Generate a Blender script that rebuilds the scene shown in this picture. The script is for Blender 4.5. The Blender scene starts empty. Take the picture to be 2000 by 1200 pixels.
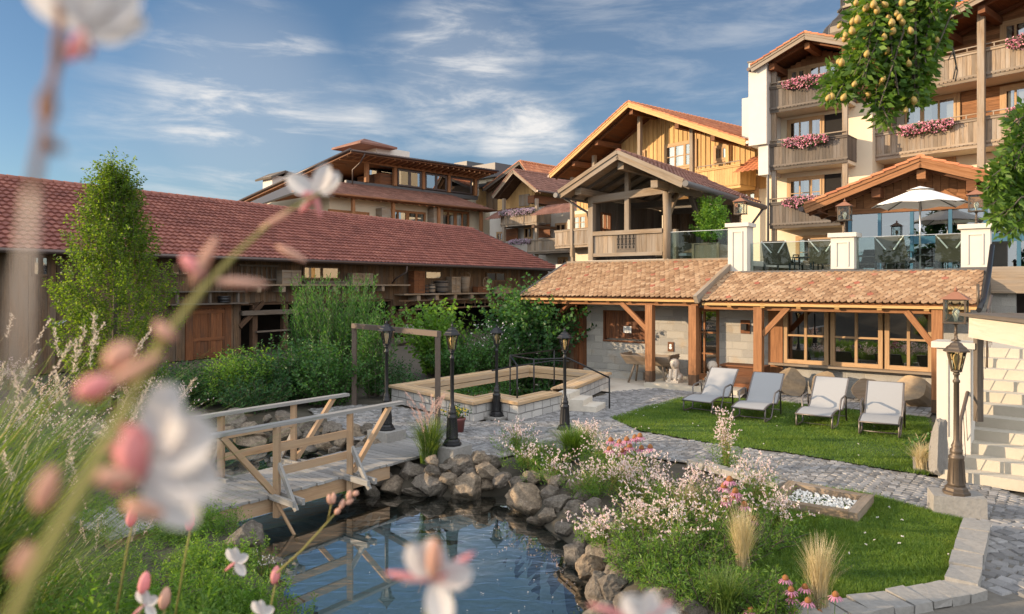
import bpy, math, random
import numpy as np
from mathutils import Vector, Matrix, noise
C = bpy.context.scene.collection
scene = bpy.context.scene
R = random.Random(7)
NR = np.random.default_rng(11)

# ---------------------------------------------------------------- camera, light, sky
FPX, CX, HY, CZ = 1400.0, 1000.0, 557.0, 3.1
cd = bpy.data.cameras.new("camera"); cam = bpy.data.objects.new("camera", cd); C.objects.link(cam)
cam.location = (0, 0, CZ); cam.rotation_euler = (math.radians(90), 0, 0)
cd.sensor_width = 36; cd.lens = 36 * FPX / 2000; cd.shift_y = -(600 - HY) / 2000
cd.clip_start = 0.02; cd.clip_end = 3000
cd.dof.use_dof = True; cd.dof.focus_distance = 14.0; cd.dof.aperture_fstop = 4.0
scene.camera = cam
SUN = Vector((-0.999 * math.cos(math.radians(14)), -0.03 * math.cos(math.radians(14)), math.sin(math.radians(14)))).normalized()
sl = bpy.data.lights.new("sun", 'SUN'); sun = bpy.data.objects.new("sun", sl); C.objects.link(sun)
sl.energy = 3.9; sl.angle = math.radians(0.5); sl.color = (1.0, 0.76, 0.50)
sun.rotation_euler = SUN.to_track_quat('Z', 'Y').to_euler(); sun.location = (-30, 0, 30)
scene.view_settings.view_transform = 'Standard'; scene.view_settings.look = 'None'
scene.view_settings.gamma = 1; scene.view_settings.exposure = 1.0
scene.render.engine = 'CYCLES'
scene.cycles.use_denoising = True
scene.cycles.max_bounces = 7; scene.cycles.transparent_max_bounces = 12
scene.cycles.sample_clamp_indirect = 6

V_REAR = Vector((0.1, -0.80, 0.58)).normalized()
def vdir(px, py):
    return Vector(((px - CX) / FPX, 1, (HY - py) / FPX)).normalized()

world = bpy.data.worlds.new("World"); scene.world = world; world.use_nodes = True
wt = world.node_tree; wt.nodes.clear()
def wn(t, **k):
    n = wt.nodes.new(t)
    for a, b in k.items(): setattr(n, a, b)
    return n
wo = wn('ShaderNodeOutputWorld'); wb = wn('ShaderNodeBackground'); wb.inputs[1].default_value = 0.10
sky = wn('ShaderNodeTexSky', sky_type='NISHITA', sun_disc=False)
sky.sun_elevation = math.radians(14); sky.sun_rotation = math.atan2(SUN.x, SUN.y)
sky.altitude = 700; sky.air_density = 1.0; sky.dust_density = 1.3; sky.ozone_density = 2.2
tc = wn('ShaderNodeTexCoord')
def wmath(op, a, b=None, clamp=False):
    n = wn('ShaderNodeMath', operation=op, use_clamp=clamp)
    for i, v in enumerate((a, b)):
        if v is None: continue
        if isinstance(v, (int, float)): n.inputs[i].default_value = v
        else: wt.links.new(v, n.inputs[i])
    return n.outputs[0]
# cirrus: stretched noise, gathered in a few patches of the sky
mp = wn('ShaderNodeMapping'); mp.inputs['Scale'].default_value = (2.6, 2.4, 12.5); mp.inputs['Rotation'].default_value = (0.0, -0.30, 0.1)
wt.links.new(tc.outputs['Generated'], mp.inputs['Vector'])
nz = wn('ShaderNodeTexNoise'); nz.inputs['Scale'].default_value = 2.1; nz.inputs['Detail'].default_value = 11
nz.inputs['Roughness'].default_value = 0.62; nz.inputs['Distortion'].default_value = 0.35
wt.links.new(mp.outputs[0], nz.inputs['Vector'])
wisp = wn('ShaderNodeMapRange', interpolation_type='SMOOTHSTEP'); wisp.inputs[1].default_value = 0.43; wisp.inputs[2].default_value = 0.74
wt.links.new(nz.outputs[0], wisp.inputs[0])
mask = None
for px, py, rad, amt in [(480, 215, 9.5, .9), (640, 240, 6, .7), (380, 290, 9, .45), (900, 150, 7.5, .85), (985, 110, 4.5, .5), (1030, 275, 5.5, .95), (690, 300, 5, .6),
                         (1180, 130, 10, .28), (1380, 100, 9, .28), (620, 330, 9, .35), (830, 190, 8, .35), (1500, 30, 8, .3), (300, 250, 7, .3)]:
    d = wn('ShaderNodeVectorMath', operation='DOT_PRODUCT'); d.inputs[1].default_value = vdir(px, py)
    wt.links.new(tc.outputs['Generated'], d.inputs[0])
    m = wn('ShaderNodeMapRange', interpolation_type='SMOOTHSTEP')
    m.inputs[1].default_value = math.cos(math.radians(rad)); m.inputs[2].default_value = 1.0; m.inputs[4].default_value = amt
    wt.links.new(d.outputs['Value'], m.inputs[0])
    mask = m.outputs[0] if mask is None else wmath('MAXIMUM', mask, m.outputs[0])
veil = wmath('MULTIPLY', mask, 0.22)
cl = wmath('ADD', wmath('MULTIPLY', wmath('MULTIPLY', wisp.outputs[0], mask), 1.05), veil, True)
mx = wn('ShaderNodeMix', data_type='RGBA'); wt.links.new(cl, mx.inputs[0])
tint = wn('ShaderNodeMix', data_type='RGBA', blend_type='MULTIPLY'); tint.inputs[0].default_value = 1.0
tint.inputs[7].default_value = (0.55, 0.63, 0.68, 1)
wt.links.new(sky.outputs[0], tint.inputs[6])
wt.links.new(tint.outputs[2], mx.inputs[6]); mx.inputs[7].default_value = (4.4, 4.35, 4.3, 1)
# a bright veil added to the sky behind the viewer to lift the shadows
rd_ = wn('ShaderNodeVectorMath', operation='DOT_PRODUCT'); rd_.inputs[1].default_value = V_REAR
wt.links.new(tc.outputs['Generated'], rd_.inputs[0])
rm = wn('ShaderNodeMapRange', interpolation_type='SMOOTHSTEP'); rm.inputs[1].default_value = 0.05; rm.inputs[2].default_value = 0.7; rm.inputs[4].default_value = 0.85
wt.links.new(rd_.outputs['Value'], rm.inputs[0])
mx2 = wn('ShaderNodeMix', data_type='RGBA'); wt.links.new(rm.outputs[0], mx2.inputs[0]); wt.links.new(mx.outputs[2], mx2.inputs[6]); mx2.inputs[7].default_value = (10.8, 11.1, 11.5, 1)
wt.links.new(mx2.outputs[2], wb.inputs[0]); wt.links.new(wb.outputs[0], wo.inputs[0])

# ---------------------------------------------------------------- helpers
V3 = Vector
def W(px, py, Y):                       # point seen at a pixel, at depth Y
    return V3(((px - CX) / FPX * Y, Y, CZ + (HY - py) / FPX * Y))
def G(px, py, z=0.0):                   # point seen at a pixel, on the level z
    Y = (CZ - z) * FPX / (py - HY)
    return V3(((px - CX) / FPX * Y, Y, z))

class Fr:                               # a facade's own axes: s along it, d out of it, z up
    def __init__(self, x, y, th):
        t = math.radians(th); self.x, self.y = x, y
        self.u = V3((math.cos(t), -math.sin(t), 0)); self.n = V3((-math.sin(t), -math.cos(t), 0))
    def p(self, s, d, z):
        return V3((self.x, self.y, 0)) + self.u * s + self.n * d + V3((0, 0, z))
    def s(self, px, d=0.0):
        r = (px - CX) / FPX; o = self.p(0, d, 0)
        return (r * o.y - o.x) / (self.u.x - r * self.u.y)
    def z(self, px, py, d=0.0):
        return CZ + (HY - py) / FPX * self.p(self.s(px, d), d, 0).y

HF = [(0, 3, 2, 1), (4, 5, 6, 7), (0, 1, 5, 4), (1, 2, 6, 5), (2, 3, 7, 6), (3, 0, 4, 7)]
class MB:
    def __init__(self): self.v, self.f, self.uv, self.sm = [], [], [], []
    def hexa(self, P, L, kind='l', off=None):
        b = len(self.v); self.v += [tuple(p) for p in P]
        if off is None: off = (R.random() * 40, R.random() * 40) if kind != 'wall' else (0, 0)
        for fi, f in enumerate(HF):
            self.f.append(tuple(b + i for i in f)); self.sm.append(False)
            for i in f:
                l, a, z = L[i]
                if kind == 'z': q = (z, l + a)
                elif kind == 'wall': q = (l, z) if fi in (2, 4) else ((a, z) if fi in (3, 5) else (l, a))
                elif kind == 'd': q = (a, l + z)
                else: q = (l, a) if fi < 2 else ((l, z) if fi in (2, 4) else (a, z))
                self.uv.append((q[0] + off[0], q[1] + off[1]))
    def beam(self, p0, p1, w, h, up=(0, 0, 1), jit=0.0, w1=None, h1=None):
        p0, p1 = V3(p0), V3(p1); L = p1 - p0; n = L.length; L = L / n; up = V3(up)
        if abs(L.dot(up)) > 0.99: up = V3((0.0, 1.0, 0.0))
        a = up.cross(L).normalized(); b = L.cross(a)
        w1 = w if w1 is None else w1; h1 = h if h1 is None else h1
        loc = [(0, -w/2, -h/2), (n, -w1/2, -h1/2), (n, w1/2, -h1/2), (0, w/2, -h/2), (0, -w/2, h/2), (n, -w1/2, h1/2), (n, w1/2, h1/2), (0, w/2, h/2)]
        P = [p0 + L * x + a * y + b * z + (V3((R.uniform(-1, 1), R.uniform(-1, 1), R.uniform(-1, 1))) * jit if jit else V3()) for x, y, z in loc]
        self.hexa(P, loc)
    def fbox(self, F, s0, s1, d0, d1, z0, z1, kind='l', jit=0.0):
        s0, s1 = min(s0, s1), max(s0, s1); d0, d1 = min(d0, d1), max(d0, d1)
        loc = [(s0, -d1, z0), (s1, -d1, z0), (s1, -d0, z0), (s0, -d0, z0), (s0, -d1, z1), (s1, -d1, z1), (s1, -d0, z1), (s0, -d0, z1)]
        P = [F.p(s, -a, z) + (V3((R.uniform(-1, 1), R.uniform(-1, 1), R.uniform(-1, 1))) * jit if jit else V3()) for s, a, z in loc]
        self.hexa(P, loc, kind)
    def box(self, c, sx, sy, sz, rz=0.0, kind='l', jit=0.0, tz=0.0):
        ca, sa = math.cos(rz), math.sin(rz); c = V3(c)
        loc = [(-sx/2, -sy/2, 0), (sx/2, -sy/2, 0), (sx/2, sy/2, 0), (-sx/2, sy/2, 0), (-sx/2, -sy/2, sz), (sx/2, -sy/2, sz), (sx/2, sy/2, sz), (-sx/2, sy/2, sz)]
        P = [c + V3((x*ca - y*sa, x*sa + y*ca, z)) + V3((R.uniform(-1, 1), R.uniform(-1, 1), R.uniform(-1, 1))) * jit for x, y, z in loc]
        self.hexa(P, loc, kind)
    def poly(self, P, uv=None, smooth=False):
        b = len(self.v); self.v += [tuple(p) for p in P]; self.f.append(tuple(range(b, b + len(P)))); self.sm.append(smooth)
        self.uv += uv or [(p[0], p[1]) for p in P]
    def prism(self, pts, z0, z1):
        n = len(pts)
        a = sum(pts[i][0]*pts[(i+1) % n][1] - pts[(i+1) % n][0]*pts[i][1] for i in range(n))
        if a < 0: pts = pts[::-1]
        self.poly([(p[0], p[1], z1) for p in pts]); self.poly([(p[0], p[1], z0) for p in pts[::-1]])
        t = 0
        for i in range(n):
            p, q = pts[i], pts[(i+1) % n]; l = math.hypot(q[0]-p[0], q[1]-p[1])
            self.poly([(p[0], p[1], z0), (q[0], q[1], z0), (q[0], q[1], z1), (p[0], p[1], z1)], [(t, z0), (t+l, z0), (t+l, z1), (t, z1)]); t += l
    def slab(self, P, th, uvs=None):       # planar polygon given thickness downward along its normal
        P = [V3(p) for p in P]; nrm = (P[1]-P[0]).cross(P[2]-P[0]).normalized()
        Q = [p - nrm*th for p in P]; n = len(P)
        e = (P[1]-P[0]).normalized(); f = nrm.cross(e); o = R.random()*30
        U = lambda p: ((p-P[0]).dot(e)+o, (p-P[0]).dot(f)+o)
        self.poly(P, [U(p) for p in P]); self.poly(Q[::-1], [U(p) for p in Q[::-1]])
        for i in range(n):
            a, b = P[i], P[(i+1) % n]; self.poly([a, Q[i], Q[(i+1) % n], b], [U(a), (U(a)[0], U(a)[1]-th), (U(b)[0], U(b)[1]-th), U(b)])
    def tube(self, path, r, n=8, cap=True, smooth=True):
        path = [V3(p) for p in path]; m = len(path); rs = r if isinstance(r, (list, tuple)) else [r]*m
        b = len(self.v); l = 0; ls = []
        prev = None
        for i, p in enumerate(path):
            t = (path[min(i+1, m-1)] - path[max(i-1, 0)]).normalized()
            if prev is None:
                a = t.cross(V3((0, 0, 1)) if abs(t.z) < 0.95 else V3((0, 1, 0))).normalized()
            else: a = (prev - t*prev.dot(t)).normalized()
            prev = a; c = t.cross(a)
            if i: l += (p - path[i-1]).length
            ls.append(l)
            for k in range(n):
                q = 2*math.pi*k/n; self.v.append(tuple(p + (a*math.cos(q) + c*math.sin(q))*rs[i]))
        for i in range(m-1):
            for k in range(n):
                k2 = (k+1) % n
                self.f.append((b+i*n+k, b+i*n+k2, b+(i+1)*n+k2, b+(i+1)*n+k)); self.sm.append(smooth)
                w = rs[i]*6.28/n
                self.uv += [(ls[i], k*w), (ls[i], (k+1)*w), (ls[i+1], (k+1)*w), (ls[i+1], k*w)]
        if cap:
            for base, rev in ((b, True), (b+(m-1)*n, False)):
                ids = [base+k for k in range(n)]
                self.f.append(tuple(ids[::-1] if rev else ids)); self.sm.append(False); self.uv += [(.1*math.cos(k), .1*math.sin(k)) for k in range(n)]
    def lathe(self, prof, c, n=14, smooth=True, rot=0.0, sx=1.0, sy=1.0):
        c = V3(c); b = len(self.v); m = len(prof)
        for r_, z in prof:
            for k in range(n):
                q = 2*math.pi*k/n + rot; self.v.append((c.x + r_*math.cos(q)*sx, c.y + r_*math.sin(q)*sy, c.z + z))
        for i in range(m-1):
            for k in range(n):
                k2 = (k+1) % n
                self.f.append((b+i*n+k, b+i*n+k2, b+(i+1)*n+k2, b+(i+1)*n+k)); self.sm.append(smooth)
                self.uv += [(k/n, prof[i][1]), ((k+1)/n, prof[i][1]), ((k+1)/n, prof[i+1][1]), (k/n, prof[i+1][1])]
        self.f.append(tuple(b+k for k in range(n))[::-1]); self.sm.append(False); self.uv += [(0, 0)]*n
        self.f.append(tuple(b+(m-1)*n+k for k in range(n))); self.sm.append(False); self.uv += [(0, 0)]*n
    def build(self, name, mt, parent=None, label=None):
        me = bpy.data.meshes.new(name); o = ORG.get(parent.name, V3()) if parent else V3()
        me.from_pydata([(x-o.x, y-o.y, z-o.z) for x, y, z in self.v], [], self.f)
        me.polygons.foreach_set('use_smooth', self.sm)
        ul = me.uv_layers.new(name='UVMap'); ul.data.foreach_set('uv', np.array(self.uv, dtype=np.float32).ravel())
        me.materials.append(mt); me.update()
        return link(name, me, parent, label)

ORG = {}
def link(name, me, parent=None, label=None):
    ob = bpy.data.objects.new(name, me); C.objects.link(ob)
    if parent: ob.parent = parent; ORG[ob.name] = ORG.get(parent.name, V3())
    else: ORG[ob.name] = V3()
    if label: ob['label'] = label
    return ob
def npmesh(name, V, Fc, mt, parent=None, smooth=False, uv=None, label=None):
    V = np.asarray(V, dtype=np.float64).reshape(-1, 3); Fc = np.asarray(Fc, dtype=np.int32)
    o = ORG.get(parent.name, V3()) if parent else V3()
    V = V - np.array(o); k = Fc.shape[1]
    me = bpy.data.meshes.new(name); me.vertices.add(len(V)); me.vertices.foreach_set('co', V.astype(np.float32).ravel())
    me.loops.add(Fc.size); me.loops.foreach_set('vertex_index', Fc.ravel())
    me.polygons.add(len(Fc)); me.polygons.foreach_set('loop_start', np.arange(0, Fc.size, k, dtype=np.int32))
    me.polygons.foreach_set('loop_total', np.full(len(Fc), k, dtype=np.int32))
    me.polygons.foreach_set('use_smooth', np.full(len(Fc), smooth))
    if uv is not None:
        ul = me.uv_layers.new(name='UVMap'); ul.data.foreach_set('uv', np.asarray(uv, dtype=np.float32)[Fc.ravel()].ravel())
    me.materials.append(mt); me.update(calc_edges=True); me.validate()
    return link(name, me, parent, label)
def tag(o, label, cat, group=None):
    o['label'] = label; o['category'] = cat
    if group: o['group'] = group
    return o
def T(name, label, cat, loc=(0, 0, 0), group=None):
    o = bpy.data.objects.new(name, None); C.objects.link(o); o.location = loc; o.empty_display_size = 0.2
    ORG[o.name] = V3(loc); return tag(o, label, cat, group)
def struct(o): o['kind'] = 'structure'; return o
def dup(root, loc, rz=None, label=None, group=None, scale=None):
    c = root.copy(); C.objects.link(c); c.location = loc
    if rz is not None: c.rotation_euler = (0, 0, rz)
    if scale is not None: c.scale = (scale,)*3 if not isinstance(scale, (tuple, list)) else scale
    if label: c['label'] = label
    if group: c['group'] = group
    for ch in root.children:
        k = ch.copy(); C.objects.link(k); k.parent = c
        for g in ch.children:
            q = g.copy(); C.objects.link(q); q.parent = k
    return c

# ---------------------------------------------------------------- materials
MATS = {}
def newmat(name):
    m = bpy.data.materials.new(name); m.use_nodes = True; nt = m.node_tree
    b = nt.nodes['Principled BSDF']; MATS[name] = m
    return m, nt, b
def nd(nt, t, ins=None, **k):
    n = nt.nodes.new(t)
    for a, v in k.items(): setattr(n, a, v)
    for i, v in (ins or {}).items():
        if hasattr(v, 'is_output'): nt.links.new(v, n.inputs[i])
        else: n.inputs[i].default_value = v
    return n
def c4(c): return (c[0], c[1], c[2], 1)
def ramp(nt, fac, stops):
    r = nd(nt, 'ShaderNodeValToRGB', {0: fac}); e = r.color_ramp.elements
    e[0].position, e[0].color = stops[0][0], c4(stops[0][1]); e[1].position, e[1].color = stops[-1][0], c4(stops[-1][1])
    for p, c in stops[1:-1]:
        x = e.new(p); x.color = c4(c)
    return r.outputs[0]
def mixc(nt, f, a, b, blend='MIX'):
    n = nd(nt, 'ShaderNodeMix', data_type='RGBA', blend_type=blend)
    for i, v in ((0, f), (6, a), (7, b)):
        if hasattr(v, 'is_output'): nt.links.new(v, n.inputs[i])
        else: n.inputs[i].default_value = v if i == 0 else c4(v)
    return n.outputs[2]
def bump(nt, b, h, s=0.3, dist=0.02):
    n = nd(nt, 'ShaderNodeBump', {'Height': h, 'Strength': s, 'Distance': dist}); nt.links.new(n.outputs[0], b.inputs['Normal'])
def island(nt): return nd(nt, 'ShaderNodeNewGeometry').outputs['Random Per Island']
def plain(name, c, rough=0.6, metal=0.0, var=0.12, scale=6.0, bmp=0.1, spec=0.5, isl=0.0):
    m, nt, b = newmat(name)
    tcn = nd(nt, 'ShaderNodeTexCoord'); n = nd(nt, 'ShaderNodeTexNoise', {'Vector': tcn.outputs['Object'], 'Scale': scale, 'Detail': 8.0, 'Roughness': 0.65})
    col = mixc(nt, n.outputs[0], [x*(1-var) for x in c], [min(1, x*(1+var)) for x in c])
    if isl:
        col = mixc(nt, 1.0, col, ramp(nt, island(nt), [(0, (1-isl,)*3), (1, (1+isl*0.6,)*3)]), 'MULTIPLY')
    nt.links.new(col, b.inputs['Base Color'])
    b.inputs['Roughness'].default_value = rough; b.inputs['Metallic'].default_value = metal; b.inputs['Specular IOR Level'].default_value = spec
    if bmp: bump(nt, b, n.outputs[0], bmp, 0.02)
    return m
def wood(name, c1, c2, c3=None, amt=0.4, rough=0.75, su=0.7, sv=11.0, isl=0.35):
    m, nt, b = newmat(name)
    uvn = nd(nt, 'ShaderNodeTexCoord').outputs['UV']
    mpn = nd(nt, 'ShaderNodeMapping', {'Vector': uvn, 'Scale': (su, sv, 1)})
    n = nd(nt, 'ShaderNodeTexNoise', {'Vector': mpn.outputs[0], 'Scale': 2.2, 'Detail': 8.0, 'Roughness': 0.7, 'Distortion': 0.6})
    col = ramp(nt, n.outputs[0], [(0.3, c1), (0.72, c2)])
    if c3:
        n2 = nd(nt, 'ShaderNodeTexNoise', {'Vector': nd(nt, 'ShaderNodeMapping', {'Vector': uvn, 'Scale': (0.5, 2.5, 1)}).outputs[0], 'Scale': 1.3, 'Detail': 5.0})
        f = nd(nt, 'ShaderNodeMapRange', {0: n2.outputs[0], 1: 0.62-amt*0.5, 2: 0.85-amt*0.3})
        col = mixc(nt, f.outputs[0], col, c3)
    k = nd(nt, 'ShaderNodeTexNoise', {'Vector': nd(nt, 'ShaderNodeMapping', {'Vector': uvn, 'Scale': (2.0, 7.0, 1)}).outputs[0], 'Scale': 1.0, 'Detail': 1.0})
    kn = nd(nt, 'ShaderNodeMapRange', {0: k.outputs[0], 1: 0.74, 2: 0.82})
    col = mixc(nt, nd(nt, 'ShaderNodeMath', {0: kn.outputs[0], 1: 0.6}, operation='MULTIPLY').outputs[0], col, [x*0.35 for x in c1])
    col = mixc(nt, 1.0, col, ramp(nt, island(nt), [(0, (1-isl,)*3), (1, (1+isl*0.55,)*3)]), 'MULTIPLY')
    nt.links.new(col, b.inputs['Base Color']); b.inputs['Roughness'].default_value = rough; b.inputs['Specular IOR Level'].default_value = 0.3
    bump(nt, b, n.outputs[0], 0.35, 0.01)
    return m
def leafm(name, c1, c2, trans=0.45, rough=0.5):
    m, nt, b = newmat(name)
    col = ramp(nt, island(nt), [(0, c1), (0.7, [(x+y)/2 for x, y in zip(c1, c2)]), (1, c2)])
    nt.links.new(col, b.inputs['Base Color']); b.inputs['Roughness'].default_value = rough; b.inputs['Specular IOR Level'].default_value = 0.3
    tr = nd(nt, 'ShaderNodeBsdfTranslucent', {0: mixc(nt, 1.0, col, (1.9, 1.75, 0.7), 'MULTIPLY')})
    ms = nd(nt, 'ShaderNodeMixShader', {0: trans, 1: b.outputs[0], 2: tr.outputs[0]})
    nt.links.new(ms.outputs[0], nt.nodes['Material Output'].inputs[0])
    return m
def petalm(name, c1, c2, trans=0.5):
    m, nt, b = newmat(name)
    col = ramp(nt, island(nt), [(0, c1), (1, c2)])
    nt.links.new(col, b.inputs['Base Color']); b.inputs['Roughness'].default_value = 0.75; b.inputs['Specular IOR Level'].default_value = 0.1
    tr = nd(nt, 'ShaderNodeBsdfTranslucent', {0: col})
    ms = nd(nt, 'ShaderNodeMixShader', {0: trans, 1: b.outputs[0], 2: tr.outputs[0]})
    nt.links.new(ms.outputs[0], nt.nodes['Material Output'].inputs[0])
    return m
def glassm(name, tintc=(0.85, 0.92, 0.92), refl=0.25, rough=0.0, ior=1.5):
    m, nt, b = newmat(name); nt.nodes.remove(b)
    fr = nd(nt, 'ShaderNodeFresnel', {0: ior}); tr = nd(nt, 'ShaderNodeBsdfTransparent', {0: c4(tintc)})
    gl = nd(nt, 'ShaderNodeBsdfGlossy', {0: (1, 1, 1, 1), 1: rough})
    f = nd(nt, 'ShaderNodeMath', {0: fr.outputs[0], 1: refl}, operation='ADD', use_clamp=True)
    ms = nd(nt, 'ShaderNodeMixShader', {0: f.outputs[0], 1: tr.outputs[0], 2: gl.outputs[0]})
    nt.links.new(ms.outputs[0], nt.nodes['Material Output'].inputs[0])
    return m
def blocks(name, c1, c2, c3, mortar, bw=0.5, bh=0.24, mort=0.012):
    m, nt, b = newmat(name)
    uvn = nd(nt, 'ShaderNodeTexCoord').outputs['UV']
    wob = nd(nt, 'ShaderNodeTexNoise', {'Vector': uvn, 'Scale': 3.0, 'Detail': 3.0})
    va = nd(nt, 'ShaderNodeVectorMath', {0: wob.outputs[1], 1: (0.03, 0.03, 0.0)}, operation='MULTIPLY')
    vb = nd(nt, 'ShaderNodeVectorMath', {0: uvn, 1: va.outputs[0]}, operation='ADD')
    br = nd(nt, 'ShaderNodeTexBrick', {'Vector': vb.outputs[0], 'Color1': c4(c1), 'Color2': c4(c2), 'Mortar': c4(mortar), 'Scale': 1.0, 'Mortar Size': mort, 'Mortar Smooth': 0.3, 'Brick Width': bw, 'Row Height': bh}, offset=0.37, squash=1.25, squash_frequency=3)
    n = nd(nt, 'ShaderNodeTexNoise', {'Vector': uvn, 'Scale': 2.0, 'Detail': 4.0})
    col = mixc(nt, nd(nt, 'ShaderNodeMapRange', {0: n.outputs[0], 1: 0.55, 2: 0.75, 4: 0.6}).outputs[0], br.outputs[0], c3)
    n2 = nd(nt, 'ShaderNodeTexNoise', {'Vector': uvn, 'Scale': 40.0, 'Detail': 6.0, 'Roughness': 0.8})
    col = mixc(nt, 1.0, col, ramp(nt, n2.outputs[0], [(0.3, (.7,)*3), (0.7, (1.2,)*3)]), 'MULTIPLY')
    nt.links.new(col, b.inputs['Base Color']); b.inputs['Roughness'].default_value = 0.85
    h = nd(nt, 'ShaderNodeMath', {0: nd(nt, 'ShaderNodeMath', {0: br.outputs[1], 1: -1.0}, operation='MULTIPLY').outputs[0], 1: nd(nt, 'ShaderNodeMath', {0: n2.outputs[0], 1: 0.6}, operation='MULTIPLY').outputs[0]}, operation='ADD')
    bump(nt, b, h.outputs[0], 0.7, 0.02)
    return m
def tilem(name, c1, c2, c3, rough=0.8):    # per-tile colour from the tile's own number
    m, nt, b = newmat(name)
    uvn = nd(nt, 'ShaderNodeTexCoord').outputs['UV']
    fl = nd(nt, 'ShaderNodeVectorMath', {0: uvn}, operation='FLOOR')
    wnz = nd(nt, 'ShaderNodeTexWhiteNoise', {0: fl.outputs[0]}, noise_dimensions='2D')
    col = ramp(nt, wnz.outputs[0], [(0, c1), (0.55, c2), (1, c3)])
    n = nd(nt, 'ShaderNodeTexNoise', {'Vector': nd(nt, 'ShaderNodeTexCoord').outputs['Object'], 'Scale': 0.7, 'Detail': 6.0, 'Roughness': 0.7})
    col = mixc(nt, 1.0, col, ramp(nt, n.outputs[0], [(0.25, (.72, .72, .74)), (0.75, (1.15,)*3)]), 'MULTIPLY')
    nt.links.new(col, b.inputs['Base Color']); b.inputs['Roughness'].default_value = rough
    n2 = nd(nt, 'ShaderNodeTexNoise', {'Vector': nd(nt, 'ShaderNodeTexCoord').outputs['Object'], 'Scale': 25.0, 'Detail': 4.0})
    bump(nt, b, n2.outputs[0], 0.2, 0.01)
    return m

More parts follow.
